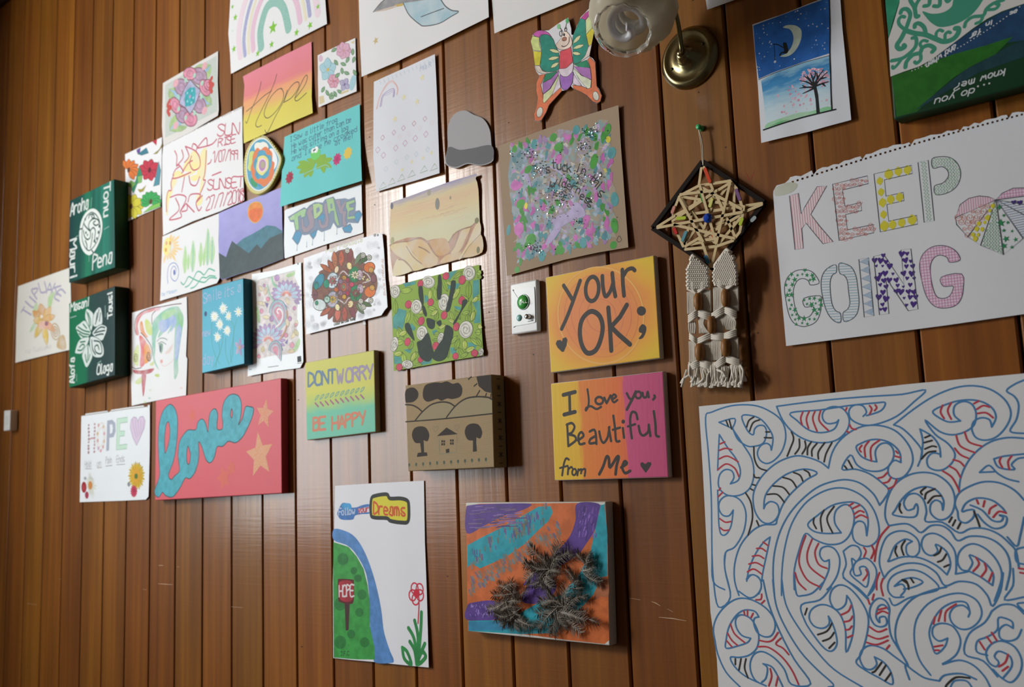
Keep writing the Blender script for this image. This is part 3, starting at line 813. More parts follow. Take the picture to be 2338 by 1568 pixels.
# ---- sun and trees
a = Art('crayon_drawing', 'white sheet with crayon sun, five slim green trees and teal waves', 'drawing', 'A7',
        [(150, 425), (600, 235), (1070, 50), (1060, 500), (1082, 900), (1076, 1110), (1035, 1185), (600, 1330), (110, 1475), (130, 900)], off=.0025, curl=curl(.003, .006, wave=.0006))
a.part('sun')
for an in range(-70, 110, 16): 
    petal(a, ink('#f2cf8a' if an % 32 else '#eeb184', .7, 'wash'), 235, 590, an, 190 + 60 * ((an // 16) % 3 == 0), 17, r0=70, ky=1.15)
a.fill(ink('#f3e57c', .7, 'wash'), oval(225, 590, 62, 145, 5), True)
for x, y in [(215, 535), (275, 535), (208, 645)]: a.fill(ink('#d99a45', .7, 'wash'), oval(x, y, 16, 34), True)
a.part('tree')
for x, y0, y1, w in [(520, 575, 1030, 30), (648, 485, 1010, 34), (775, 520, 920, 28), (890, 290, 900, 36), (960, 420, 880, 36), (575, 700, 970, 16), (830, 600, 900, 16)]:
    a.again(); a.fill(ink('#b4dda0', .7, 'wash'), [(x, y0), (x + w, (y0 * 2 + y1) / 3), (x + w, (y0 + y1 * 2) / 3), (x - 6, y1), (x - w * 1.4, (y0 + y1 * 2) / 3), (x - w, (y0 * 2 + y1) / 3)], True)
    a.line(ink('#8cc7b0' if w > 30 else '#a6d486', .7, 'crayon'), [(x + 2, y0 + 80), (x - 2, (y0 + y1) / 2), (x - 10, y1 - 20)], 6)
a.part('wave', each=True)
TG = ink('#63b79c', .6)
a.lines(TG, [[(450, 1170), (490, 1210), (530, 1160), (575, 1080), (640, 1110), (740, 1155), (840, 1170), (920, 1100), (1030, 1105)], [(520, 1250), (580, 1220), (650, 1120), (710, 1005), (770, 1005), (825, 1050), (880, 980), (915, 950), (1000, 985)],
             [(610, 1270), (680, 1240), (750, 1150), (800, 1090), (860, 1100), (920, 1065), (1010, 1075)]], 4)
a.part('spiral')
BL = ink('#7f92cc', .6)
a.line(BL, [(240, 1190), (230, 1050), (260, 900), (340, 855), (400, 920), (412, 1040), (380, 1130), (340, 1150), (290, 1090), (290, 980), (330, 910), (370, 950), (360, 1040)], 2.5)
a.fill('#5a6db5', oval(342, 1010, 14, 46), True)
a.text(ink('#a9c5e6'), 'by Mason', (140, 1390), (385, 1325), (0, -50), 2)
a.done()

# ---- two-faced watercolour
a = Art('face_painting', 'white sheet with a watercolour girl with blue-green hair beside red and orange swirls', 'painting', 'A8',
        [(68, 265), (400, 165), (822, 42), (830, 450), (812, 860), (830, 900), (812, 1400), (400, 1475), (65, 1545), (48, 900)], off=.0025, curl=curl(.002, .001, wave=.0012))
a.part('hair')
a.fill(ink('#93c9b4', .7, 'wash'), [(350, 420), (430, 300), (560, 205), (690, 175), (740, 230), (780, 330), (765, 480), (740, 640), (720, 800), (700, 930), (705, 1080), (655, 1180), (645, 950), (650, 700), (655, 450), (560, 560), (600, 440), (430, 610), (470, 470), (400, 600), (390, 780), (380, 900), (440, 1050), (370, 930), (345, 700)], True)
for pts in [[(430, 430), (520, 330), (640, 300), (680, 400), (600, 530), (620, 430), (500, 540)], [(680, 500), (750, 420), (735, 640), (700, 880), (660, 880)]]: a.fill(ink('#9db7e0', .7, 'wash'), pts, True)
a.fill(ink('#86c48a', .7, 'wash'), [(700, 210), (750, 280), (770, 400), (740, 460), (700, 330)], True)
a.fill(ink('#a5d3a0', .7, 'wash'), [(480, 280), (620, 215), (680, 240), (600, 320), (500, 360)], True)
a.part('face')
a.lines('#7d8f8c', [[(415, 660), (450, 620), (510, 615), (555, 640)], [(430, 690), (480, 665), (540, 700)]], 2.4)
a.fill(ink('#7fa58f', .7, 'wash'), [(440, 700), (490, 690), (490, 780), (465, 825)], True); a.fill('#56707a', oval(460, 760, 12, 50), True)
a.fill(ink('#e3d3cf', .7, 'wash'), [(520, 830), (600, 730), (640, 690), (590, 810)], True); a.fill(ink('#e59a93', .7, 'wash'), oval(475, 935, 18, 26), True)
a.line('#e2c3bc', [(470, 970), (520, 1000), (600, 950), (640, 910)], 1.6)
a.part('swirl')
for h, pts in [('#d98c8f', [(120, 430), (140, 320), (230, 240), (380, 195), (450, 200), (330, 250), (210, 300), (150, 430), (165, 560), (120, 560)]), ('#e59a6a', [(180, 400), (210, 390), (240, 520), (290, 600), (230, 590), (180, 500)]),
               ('#e0787a', [(170, 580), (250, 640), (280, 760), (250, 960), (180, 1000), (190, 780)]), ('#e8a25e', [(240, 720), (290, 700), (330, 800), (300, 930), (240, 950)]), ('#cfdc84', [(260, 350), (330, 420), (345, 560), (290, 560), (250, 450)]),
               ('#d3df8e', [(100, 800), (150, 700), (165, 820), (150, 1000), (90, 930)]), ('#b8545e', [(85, 1050), (200, 1060), (370, 1030), (330, 1090), (240, 1110), (110, 1100)]), ('#bf4f62', [(205, 1110), (262, 1110), (250, 1260), (225, 1420), (205, 1260)]),
               ('#cddc90', [(110, 1220), (190, 1150), (200, 1220), (150, 1250)]), ('#bcd36f', [(390, 1110), (440, 1110), (440, 1150), (390, 1140)]), ('#cfd98b', [(310, 980), (370, 930), (360, 990)]), ('#e3b7c1', [(390, 200), (460, 190), (440, 230), (380, 240)])]:
    a.again(); a.fill(ink(h, .7, 'wash'), pts, True)
a.part('swirl_outline', each=True)
a.lines('#6d4a4f', [[(125, 560), (105, 450), (135, 320), (230, 240), (370, 195), (480, 180), (640, 150), (750, 138)], [(345, 420), (345, 300), (390, 240)], [(190, 540), (250, 600), (330, 720), (345, 830), (310, 930), (270, 880), (290, 810)], [(70, 1010), (120, 1035), (200, 1020)]], 2.6)
for x, y in [(122, 885), (298, 865)]:
    for r in (1, .5): a.line('#5b4b4d', oval(x, y, 24 * r, 52 * r), 2, True, True)
for x, y, h in [(310, 1440, '#a9d6c8'), (320, 1330, '#cfe0c0'), (250, 1495, '#cfe0b0'), (750, 1300, '#ecd2cf')]: a.fill(ink(h, .7, 'wash'), oval(x, y, 16, 14))
a.done()

# ---- HOPE sheet with stuck-on flowers
a = Art('hope_sheet', 'white sheet reading HOPE with a lilac heart and cut-out flowers in the lower corners', 'drawing', 'C5',
        [(98, 248), (150, 235), (160, 215), (470, 172), (485, 195), (520, 180), (525, 160), (780, 122), (990, 95), (1000, 118), (1040, 118), (1060, 85), (1078, 95), (1078, 700), (1060, 1400), (1020, 1445), (700, 1460), (75, 1482), (88, 800)], off=.002, mat=paper('cool_paper', '#e8edf1'), curl=curl(.002, .003))
a.part('torn_edge')
a.line('#8c8276', [(105, 245), (300, 215), (480, 190)], 2.2, False); a.line('#8c8276', [(525, 180), (800, 140), (1050, 112)], 2.2, False)
a.part('lettering')
for i in range(9):
    t = i / 8
    a.shape(ink('#a4727d'), 205 - 2 * t, 380 + 390 * t, [(random.uniform(4, 9) * math.cos(k), random.uniform(3, 7) * math.sin(k)) for k in (0, 1, 2, 3, 4, 5)]); a.shape(ink('#b78b93'), 292 - 6 * t, 365 + 395 * t, [(random.uniform(3, 8) * math.cos(k), random.uniform(3, 6) * math.sin(k)) for k in (0, 1, 2, 3, 4, 5)])
a.line(ink('#c79aa2'), [(205, 590), (250, 565), (290, 570)], 5)
for r, h in ((1, '#d8c3b4'), (.68, '#e0cbbd')): a.line(h, oval(380, 550, 58 * r, 215 * r - 10, 4), 2, True, True)
for x, y, h in [(345, 380, '#d6a6a4'), (415, 400, '#d9bfa0'), (425, 500, '#d9a7b2'), (330, 500, '#d3b58a'), (335, 600, '#d6a6a4'), (425, 610, '#d9bfa0'), (345, 710, '#c9a3c0'), (410, 690, '#d6a6a4'), (378, 745, '#d9a7b2')]: a.ell(h, x, y, 6)
GP = ink('#9aa3b8', .7, 'crayon')
a.fill(GP, [(470, 315), (540, 300), (585, 350), (590, 470), (560, 550), (500, 560), (495, 740), (455, 750)], holes=[[(505, 370), (540, 365), (552, 420), (540, 490), (508, 505)]])
GE = ink('#bfe3cd', .7, 'crayon'); eo = [(610, 285), (760, 265), (762, 335), (655, 350), (650, 465), (720, 462), (715, 530), (648, 540), (640, 665), (755, 650), (750, 715), (600, 735)]
a.fill(GE, eo); a.line('#86b096', eo, 1.8, False, True)
hp = [(890, 670), (840, 560), (800, 420), (810, 310), (850, 260), (890, 275), (905, 320), (940, 260), (985, 255), (1015, 320), (1000, 420), (950, 540)]
a.fill(ink('#d9c3de', .7, 'crayon'), hp); a.line('#a08fae', hp, 2, False, True)
for k in range(5): a.line('#ab9ab8', [(830 + k * 40, 290 + 6 * k), (850 + k * 34, 420), (890 + k * 22, 560 - k * 20)], 1.8)
a.part('writing')
for t, x0, x1, y in [('Hold', 150, 240, 985), ('on', 325, 385, 975), ('Pain', 450, 535, 930), ('Ends', 605, 720, 910)]: a.text(ink('#9b9a9f'), t, (x0, y), (x1, y - 12), (0, -90), 1.8)
for p, q in [((155, 1003), (245, 1003)), ((328, 990), (392, 982)), ((450, 966), (540, 954)), ((605, 945), (725, 938))]: a.line('#8f8d92', [p, q], 2, False)
a.part('paper_flower', 'yellow gerbera cut-out')
for k in range(26): petal(a, '#c9a72c' if k % 2 else '#d9b83a', 890, 1105, k * 360 / 26, 215 if k % 2 else 200, 24, kx=.58)
for k in range(18): petal(a, '#d9a533', 890, 1105, k * 20 + 6, 140, 18, kx=.58)
a.fill('#d8a230', oval(890, 1105, 44, 80)); a.fill('#4f7431', oval(888, 1110, 24, 40))
a.part('paper_flower', 'pink flower cut-out')
for k in range(14): petal(a, '#c43a5a', 852, 1325, k * 360 / 14, 92, 20, kx=.55)
a.fill('#a82a4c', oval(855, 1310, 18, 34)); a.fill('#8d9294', oval(780, 1225, 20, 34))
a.part('paper_flower', 'white daisy cut-out')
for k in range(22): petal(a, '#d8dccf', 235, 1240, k * 360 / 22 - 30, random.uniform(110, 210), 13, kx=.45)
a.fill('#cf8a4a', oval(228, 1240, 30, 62))
a.part('paper_flower', 'red flower cut-out'); a.fill('#9d2530', oval(137, 1268, 36, 80)); a.fill('#b33d42', oval(137, 1275, 20, 44)); a.fill('#a93550', oval(178, 1380, 26, 52)); a.fill('#a9adb2', oval(155, 1140, 18, 24))
a.done()
# ================================================================ upper middle of the wall
a = Art('rainbow_drawing', 'white sheet with a pastel rainbow arch and lime green stars above the Hope painting', 'drawing', 'G2',
        [(112, -380), (100, 0), (83, 300), (98, 480), (106, 657), (350, 530), (640, 375), (960, 212), (945, 0), (940, -800)], off=.003, curl=curl(.004, .004, wave=.0008))
a.part('rainbow_band', each=True)
for h, w, pts in [('#ecd5e2', 24, [(190, 500), (175, 300), (225, 40), (330, -190), (500, -380), (690, -330), (830, -120), (880, 120)]), ('#9da1cf', 15, [(232, 490), (222, 330), (262, 100), (340, -100), (500, -270), (660, -240), (770, -70), (808, 135)]),
                  ('#e8e0c2', 12, [(265, 470), (262, 300), (300, 90), (380, -100), (500, -210), (630, -190), (730, -40), (772, 170)]), ('#e6bcd3', 20, [(305, 440), (300, 270), (345, 80), (420, -70), (510, -130), (600, -110), (685, 10), (722, 190)]),
                  ('#7fbcae', 28, [(375, 420), (368, 270), (415, 90), (470, 25), (530, 22), (580, 90), (618, 255)])]:
    a.line(ink(h, .7, 'crayon'), pts, w)
a.part('star', each=True)
for x, y, r in [(145, 155, 12), (133, 435, 12), (345, 475, 11), (468, 395, 12), (690, 290, 12), (810, 225, 12), (480, 245, 21), (120, 60, 8), (880, 60, 9)]: a.star('#83c63f', x, y, r, random.uniform(-.3, .3))
a.fill(ink('#cfe6da'), oval(120, 275, 8, 10))
a.done()

a = Art('hope_painting', 'pink, orange and yellow striped painting with the word Hope in dark script', 'painting', 'G2',
        [(213, 680), (520, 520), (822, 370), (826, 600), (824, 860), (833, 1005), (540, 1135), (220, 1275), (212, 1000), (226, 760)], off=.0035,
        mat=ramp('sunset_wash', [(.0, '#dfd46a'), (.33, '#ddcf62'), (.45, '#e7b578'), (.60, '#eaa27c'), (.68, '#e2868a'), (1, '#e58a9a')], noise=.14, scale=5, stretch=(1, 3), angle=.05), curl=curl(.002, .007, wave=.0014))
a.part('lettering', 'dark script')
IK = ink('#5a5048')
a.x0, a.y0, a.sc = ZOOM['HP']
a.lines(IK, [[(245, 140), (210, 280), (130, 470), (75, 630), (58, 618)], [(432, 50), (400, 160), (330, 320), (240, 500), (180, 640), (200, 685), (250, 665)], [(65, 498), (150, 430), (280, 310), (370, 250)],
             [(500, 228), (450, 230), (370, 310), (310, 420), (280, 530), (315, 578), (380, 540), (450, 460), (500, 370), (515, 280), (485, 215)], [(560, 240), (505, 390), (410, 570), (320, 750), (290, 720)],
             [(520, 388), (540, 320), (580, 230), (640, 160), (690, 145), (700, 190), (660, 270), (600, 340), (515, 390)], [(650, 340), (700, 280), (770, 180), (800, 95), (788, 60), (750, 110), (700, 220), (652, 330), (662, 370), (700, 355), (790, 275)]], 2.4)
a.done()

# ---- painted stone-like disc with a corded rim
a = Art('painted_disc', 'egg-shaped painted disc with ringed flower in orange, blue and white and a yellow corded rim', 'plaque', 'A6',
        catmull([(560, 195), (690, 245), (820, 380), (950, 560), (1012, 690), (990, 850), (900, 1080), (780, 1300), (640, 1440), (480, 1512), (330, 1470), (220, 1330), (162, 1130), (150, 850), (190, 580), (290, 370), (420, 240)], True, 3),
        off=.014, mat=paper('disc_rim', '#c9bf6a'), box=True, side=paper('disc_side', '#b3a84f'), bevel=.004)
a.part('painted_face')
def sc(pts, k, c=(585, 850)): return [(c[0] + (x - c[0]) * k, c[1] + (y - c[1]) * k) for x, y in pts]
base = [(575, 235), (680, 275), (800, 410), (920, 590), (965, 720), (940, 850), (860, 1060), (740, 1280), (620, 1390), (490, 1440), (370, 1390), (270, 1260), (225, 1080), (215, 850), (245, 600), (320, 410), (440, 280)]
a.fill('#dfe6e4', base, True); a.fill(ink('#4c9dbc', .5, 'paint'), sc(base, .94), True)
a.fill('#ecebe2', [(410, 500), (405, 400), (460, 345), (540, 350), (600, 330), (680, 370), (712, 470), (600, 560), (450, 560)], True)
a.fill('#eceff0', [(740, 500), (800, 480), (860, 560), (915, 720), (900, 850), (845, 940), (800, 900), (800, 640)], True)
a.fill('#c9d883', [(300, 560), (380, 540), (400, 620), (370, 800), (320, 980), (250, 930), (265, 800), (275, 650)], True)
a.fill('#3a9a6a', [(320, 1140), (400, 1150), (470, 1280), (420, 1350), (320, 1260)], True)
OR = ink('#e0804f')
a.fill(OR, [(430, 500), (480, 465), (540, 510), (600, 460), (660, 440), (720, 490), (790, 560), (805, 650), (800, 750), (850, 800), (840, 920), (835, 1040), (790, 1170), (690, 1280), (600, 1335), (540, 1280), (440, 1240), (360, 1140), (330, 1010), (318, 900), (350, 800), (365, 640)], True)
a.fill(ink('#4c9dbc', .5, 'paint'), [(480, 560), (540, 520), (630, 530), (680, 620), (760, 630), (785, 730), (780, 870), (740, 960), (720, 1080), (620, 1160), (540, 1140), (470, 1170), (410, 1080), (420, 980), (380, 880), (395, 740), (460, 650)], True)
a.fill('#e5dc88', [(480, 680), (560, 640), (640, 645), (705, 720), (715, 870), (690, 960), (640, 1020), (580, 1080), (510, 1050), (445, 960), (450, 830), (470, 760)], True)
a.fill('#ead7e2', [(510, 740), (580, 690), (650, 740), (680, 850), (650, 960), (570, 1010), (500, 960), (480, 860)], True)
a.fill('#b784b8', [(530, 760), (585, 725), (640, 760), (655, 850), (630, 940), (565, 985), (515, 930), (505, 850)], True); a.fill('#b0a98f', oval(585, 845, 52, 80), True)
a.part('cord_dots', kind='stuff')
for i in range(64):
    p = catmull(sc(base, 1.055), True, 4)[i]
    a.ell('#e9e3b6', p[0], p[1], 2.2)
a.done()

# ---- frog poem
a = Art('frog_poem_card', 'turquoise paper with a handwritten frog poem, a green handprint frog and paper flowers', 'drawing', 'B3',
        [(122, 520), (480, 355), (840, 205), (1200, 45), (1205, 400), (1215, 800), (1230, 1145), (920, 1240), (640, 1330), (560, 1360), (55, 1522), (85, 1000)], off=.005, mat=paper('turquoise_paper', '#74d0d0', .75), curl=curl(.008, .012, .0, .0, wave=.001))
a.part('poem')
PN = ink('#47688a')
for t, p, q in [('I Saw a little frog', (200, 592), (880, 300)), ('He was cuter than can be', (225, 688), (1078, 296)), ('He was sitting on a log', (225, 770), (1035, 412)), ('and I sure he croaked', (225, 866), (1165, 432)), ('at me!', (845, 640), (1105, 530))]:
    a.text(PN, t, p, q, (0, -72), 1.7)
a.part('frog', 'green handprint frog')
LG = '#87b43f'
for x, y, L, W, s0, s1 in [(520, 880, 215, 36, 92, 190), (640, 850, 160, 32, -72, 130)]:
    n = 5
    for k in range(n): petal(a, LG, x + (-20 if s0 > 50 else 20), y + 30, s0 + (s1 - s0) * k / (n - 1), L - 30 * (k in (0, 4)), W + 4)
a.fill(LG, [(440, 840), (520, 818), (562, 850), (556, 920), (500, 1000), (440, 960), (480, 890)], True); a.fill(LG, [(570, 800), (640, 770), (700, 790), (690, 880), (620, 920), (572, 890)], True)
a.fill('#6fcf6a', [(500, 740), (560, 690), (620, 690), (635, 745), (620, 800), (560, 850), (505, 815)], True)
a.ell('#eef3f0', 530, 715, 7); a.ell('#f2f6f4', 575, 700, 9); a.ell('#26363a', 545, 712, 3); a.ell('#26363a', 562, 700, 2.5)
for x, y, h, h2, r in [(195, 1100, '#a32a44', '#8e1f3a', 19), (876, 836, '#c23878', '#ad2a68', 18), (1030, 750, '#e3c553', '#b59434', 18)]:
    a.part('paper_flower'); a.star(h, x, y, r, .2, .72, 9); a.ell(h2, x, y, r * .38)
a.part('pencil_ground')
a.line(ink('#8fc9c4'), [(320, 1120), (420, 1040), (600, 960), (720, 920), (790, 990)], 2)
a.done()

# ---- small flower card
a = Art('flower_card', 'small coloured-in card of blue and pink blossoms with green leaves', 'card', 'G2',
        [(878, 492), (1040, 415), (1212, 338), (1218, 600), (1224, 812), (1060, 880), (885, 955), (880, 720)], off=.003, curl=curl(.003, .004))
a.part('flowers')
def bloom(a, x, y, n, L, W, h, ed, ctr, kx=1.0, r=4, rot=0):
    for k in range(n): petal(a, ink(h, .7, 'crayon'), x, y, k * 360 / n + rot, L, W, ed, 1, kx=kx)
    a.ell(ctr, x, y, r)
bloom(a, 1110, 450, 7, 78, 36, '#d8a0bb', '#a8748e', '#cf9a9a', .9); bloom(a, 968, 620, 5, 108, 44, '#9ccbd8', '#6f9fac', '#d8b75a', .72, 5, -20)
bloom(a, 1018, 722, 6, 66, 32, '#d995ad', '#9c5d74', '#cf7f8a', .8); bloom(a, 1118, 752, 4, 62, 26, '#a79fc4', '#77709a', '#7f6fa0', .8, 4, 30)
a.fill(ink('#9ccbd8', .7, 'crayon'), oval(1190, 735, 26, 72, 12), True); a.fill(ink('#d9b7cf', .7, 'crayon'), oval(905, 520, 18, 30), True)
for x, y, an in [(1080, 560, 20), (1090, 600, 80), (1130, 560, -60), (1060, 580, -130), (1110, 640, 20), (1075, 650, 140), (1190, 560, -70), (1195, 620, 60), (1000, 460, -30), (940, 770, 120), (950, 800, 60), (1020, 810, 60), (1010, 820, 120), (1050, 800, 30), (1030, 850, 150), (1190, 430, 90)]:
    petal(a, ink('#6fa06f', .7, 'crayon'), x, y, an, 60, 15, '#3c6a47', 1.2, kx=.9)
for pts in [[(1170, 378), (1205, 360), (1200, 390)], [(890, 860), (930, 850), (940, 910), (895, 930)], [(1085, 820), (1160, 795), (1150, 815), (1090, 840)]]: a.fill('#d8c9a0', pts)
a.done()

# ---- purple sky and mountains
a = Art('mountain_painting', 'painting of dark mountains under a purple sky with an orange sun', 'painting', 'G6',
        [(232, 415), (500, 300), (790, 185), (796, 500), (808, 820), (600, 900), (420, 955), (262, 1010), (238, 980), (230, 700)], off=.0035, mat=ramp('violet_sky', [(0, '#8f8dcb'), (1, '#a9a7e0')], noise=.9, scale=7, rough=.5), curl=curl(.006, .004, wave=.001))
a.part('mountains')
a.fill(ink('#3a7486', .5, 'paint'), [(380, 700), (450, 640), (540, 595), (600, 560), (660, 522), (735, 532), (796, 572), (800, 640), (560, 800), (420, 760)])
a.fill(ink('#33464b', .5, 'paint'), [(232, 768), (297, 806), (322, 730), (350, 662), (400, 702), (500, 772), (572, 690), (606, 732), (680, 640), (740, 612), (799, 590), (807, 819), (600, 898), (420, 953), (263, 1006), (240, 978)])
a.part('sun')
so = [(560, 312), (605, 325), (626, 380), (615, 450), (570, 500), (530, 495), (495, 450), (490, 390), (510, 335)]
a.fill('#d9b04a', so, True); a.fill(ink('#e08a3c', .5, 'paint'), sc(so, .93, (558, 405)), True); a.fill(ink('#dd6c35', .5, 'paint'), [(498, 400), (560, 370), (618, 385), (608, 450), (568, 492), (530, 486), (500, 445)], True)
a.done()

# ---- laminated graffiti word
a = Art('graffiti_sheet', 'laminated white sheet with green and mauve graffiti letters TUPUAKE dripping blue', 'drawing', 'B4',
        [(75, 640), (95, 618), (760, 395), (1452, 165), (1462, 600), (1478, 1015), (1460, 1035), (760, 1255), (90, 1488), (62, 1470), (68, 1000)], off=.003, mat=paper('laminated_paper', '#dfe4e8', .4, gloss=.12), curl=curl(.002, .001, wave=.0005))
a.part('letter_shadow')
SH = ink('#7b8aa0', .6); BB = ink('#5f9fc4', .6)
a.fill(ink('#8394ab'), [(135, 745), (430, 570), (470, 600), (520, 540), (620, 480), (760, 490), (800, 430), (950, 380), (985, 430), (1085, 420), (1160, 410), (1220, 430), (1335, 390), (1355, 500), (1345, 640), (1420, 625), (1470, 700), (1395, 860), (1220, 850), (1180, 900), (1100, 930), (1020, 950), (950, 850), (900, 960), (740, 1020), (680, 980), (560, 1050), (430, 1075), (370, 1050), (270, 1000), (240, 840), (180, 835)])
for pts in [[(270, 1010), (340, 990), (390, 1050), (340, 1190), (310, 1245), (215, 1130)], [(560, 1040), (670, 960), (630, 1080), (590, 1140), (530, 1060)], [(1160, 920), (1250, 870), (1290, 960), (1260, 1025), (1150, 1020), (1110, 940)], [(1330, 690), (1410, 640), (1465, 700), (1390, 850), (1320, 790)], [(660, 770), (760, 680), (800, 720), (760, 850), (680, 830)]]:
    a.fill(BB, pts); a.line(SH, pts, 3, False, True)
a.part('lettering')
GN, GY = ink('#97c98a', .6, 'wash'), ink('#a79aa6', .6)
def letter(mat, pts, holes=()):
    a.fill(mat, pts, holes=holes); a.line(SH, pts, 2.2, False, True)
letter(GN, [(155, 760), (425, 595), (470, 610), (440, 740), (375, 765), (370, 715), (320, 740), (335, 970), (275, 985), (245, 800), (185, 815)])
letter(GY, [(370, 790), (410, 770), (420, 900), (470, 940), (520, 870), (470, 670), (500, 590), (570, 545), (590, 600), (560, 640), (610, 790), (600, 930), (500, 1020), (420, 1030), (380, 960)])
letter(ink('#b4d19a', .6), [(580, 520), (690, 495), (760, 530), (760, 640), (700, 730), (630, 790), (600, 770)], [[(645, 590), (700, 570), (710, 630), (650, 690)]])
letter(GY, [(680, 800), (720, 790), (740, 880), (790, 880), (820, 800), (780, 600), (790, 500), (830, 500), (850, 640), (870, 800), (850, 920), (760, 965), (700, 930)])
letter(ink('#a6c996', .6), [(820, 430), (950, 395), (1000, 640), (1060, 890), (1020, 910), (970, 800), (960, 640), (900, 650), (890, 690), (860, 690)], [[(895, 520), (930, 500), (935, 590), (905, 600)]])
letter(GY, [(985, 450), (1070, 430), (1080, 560), (1150, 470), (1190, 460), (1120, 640), (1190, 640), (1160, 780), (1190, 880), (1150, 930), (1110, 880), (1110, 700), (1060, 680), (1040, 600)])
letter(ink('#a9cb97', .6), [(1180, 480), (1330, 430), (1335, 490), (1230, 530), (1240, 570), (1320, 570), (1310, 620), (1230, 650), (1220, 740), (1330, 720), (1340, 780), (1200, 795), (1200, 640), (1170, 570)])
a.part('drip', each=True)
for x, y0, y1 in [(302, 1240, 1340), (578, 1140, 1240), (788, 1010, 1165), (1015, 940, 1050), (475, 1190, 1280)]: a.line(ink('#a9bccb'), [(x, y0), (x - 3, y1)], 2, False); a.ell('#93aabd', x - 3, y1, 2)
a.done()

# ---- laminated sheet at the top with a bird-like grey shape and blue drape
a = Art('sketch_sheet', 'big white sheet with a grey cap shape trailing a pale blue drape', 'drawing', 'G2',
        [(1238, -320), (1243, 0), (1252, 340), (1268, 683), (1560, 560), (1640, 520), (2000, 350), (2400, 152), (2380, -300), (2370, -760)], off=.0045, mat=paper('white_card', '#e6e5e6'), curl=curl(.006, .008, wave=.001))
a.part('grey_shape')
a.fill(ink('#8d8d90', .7, 'wash'), [(1372, 108), (1440, 25), (1520, -30), (1700, -90), (1900, -80), (1990, -5), (1880, 0), (1700, 20), (1640, 30), (1560, 60), (1440, 95)])
a.fill(ink('#cdb9a8', .7, 'wash'), [(1380, 108), (1480, 75), (1560, 52), (1640, 30), (1600, 58), (1480, 95)]); a.fill('#cdb267', [(1560, 45), (1645, 25), (1635, 52), (1590, 60)])
a.line('#5a5a60', [(1372, 108), (1440, 25), (1500, -20)], 2.4)
a.part('blue_drape')
a.fill(ink('#a9c7d3', .7, 'wash'), [(1640, 28), (1690, 130), (1780, 212), (1832, 232), (1960, 208), (2060, 150), (2132, 104), (2070, 92), (2010, 50), (1965, -20), (1800, 5)])
a.lines('#5b646c', [[(1640, 28), (1690, 130), (1780, 212), (1832, 232), (1960, 208), (2060, 150), (2132, 104), (2070, 92), (2010, 50), (1965, -20)], [(1798, 150), (1890, 115), (2000, 75)]], 2.4)
a.part('star'); a.star('#cdb785', 1395, 362, 11, .2)
a.done()
a = Art('blank_sheet', 'blank white sheet with only its lower corner in view beside the lamp', 'paper', 'G3', [(70, -260), (90, 0), (112, 298), (300, 215), (830, 0), (960, -60), (940, -600)], off=.0035, mat=paper('white_card2', '#e4e3e2'), curl=curl(.005, .004))
a.done()
a = Art('paper_sheet', 'small corner of white paper above the brass lamp base', 'paper', 'G3', [(1975, -330), (1992, 0), (2005, 86), (2150, 35), (2330, -30), (2500, -100), (2480, -500)], off=.003, curl=curl(.004, .003))
a.done()

# ---- faint rainbow and diamonds
a = Art('diamond_drawing', 'tall white sheet with faint rainbow, rows of pink diamonds and green triangles along the bottom', 'drawing', 'G2',
        [(1378, 728), (1650, 605), (1920, 482), (1936, 800), (1950, 1200), (1962, 1540), (1700, 1620), (1398, 1707), (1372, 1400), (1374, 1000)], off=.003, mat=paper('bluish_paper', '#e0e2ea'), curl=curl(.003, .005, .0, .003, wave=.0014, k=1.5))
a.part('rainbow')
for r, h in ((1, '#e6b5ae'), (.92, '#e9c3bb'), (.55, '#b5a8cf'), (.45, '#c1b6d8'), (.35, '#cfc6e0')):
    a.line(ink(h), [(1400 + 70 * (1 - r), 970 - 40 * (1 - r)), (1430 + 45 * (1 - r), 860), (1490, 730 + 150 * (1 - r) + 20), (1545, 720 + 150 * (1 - r)), (1590 - 60 * (1 - r), 780 + 60 * (1 - r)), (1585 - 60 * (1 - r), 840 + 40 * (1 - r))], 1.8)
a.part('diamond', each=True)
def dia(h, x, y, s, w=1.4): a.line(ink(h), [(x - s * .55, y), (x + s * .1, y - s * .8), (x + s * .6, y - s * .1), (x - s * .05, y + s * .75)], w, False, True)
for i, (x, y) in enumerate([(1455, 1225), (1555, 1180), (1640, 1140), (1735, 1100), (1832, 1058), (1412, 1335), (1462, 1382), (1572, 1318), (1655, 1275), (1745, 1232), (1840, 1195)]): dia(['#c9909f', '#cf9fb0', '#cfa0c4'][i % 3 if i < 5 else 2], x, y, 30 if i < 5 else 36, 1.8)
for x, y in [(1510, 1280), (1605, 1220), (1690, 1190), (1785, 1140), (1890, 1095)]: dia('#ead7de', x, y, 30)
for x, y in [(1485, 1505), (1578, 1440), (1672, 1400), (1755, 1372), (1855, 1330)]: dia('#b7d3de', x, y, 30)
for x, y in [(1808, 690), (1645, 865), (1762, 905), (1565, 1060), (1630, 1510), (1715, 1440), (1815, 1405), (1890, 1360)]: a.part('star'); a.star(ink('#e6ddb0'), x, y, 7 if y > 1300 else 10, .1, .35)
a.part('triangle', each=True)
for x, y in [(1455, 1660), (1535, 1625), (1620, 1590), (1712, 1555), (1820, 1515), (1910, 1495)]: a.line(ink('#8fb08a'), [(x - 32, y + 26), (x + 8, y - 40), (x + 36, y)], 2, False, True)
a.part('writing'); a.text(ink('#b3c3da'), 'Mia R', (1790, 635), (1885, 590), (0, -40), 1.4)
for k in range(14): a.line(ink('#b8cfdd'), [(1430 + k * 36, 720 - k * 15), (1440 + k * 36, 748 - k * 15)], 1.2, False)
a.done()
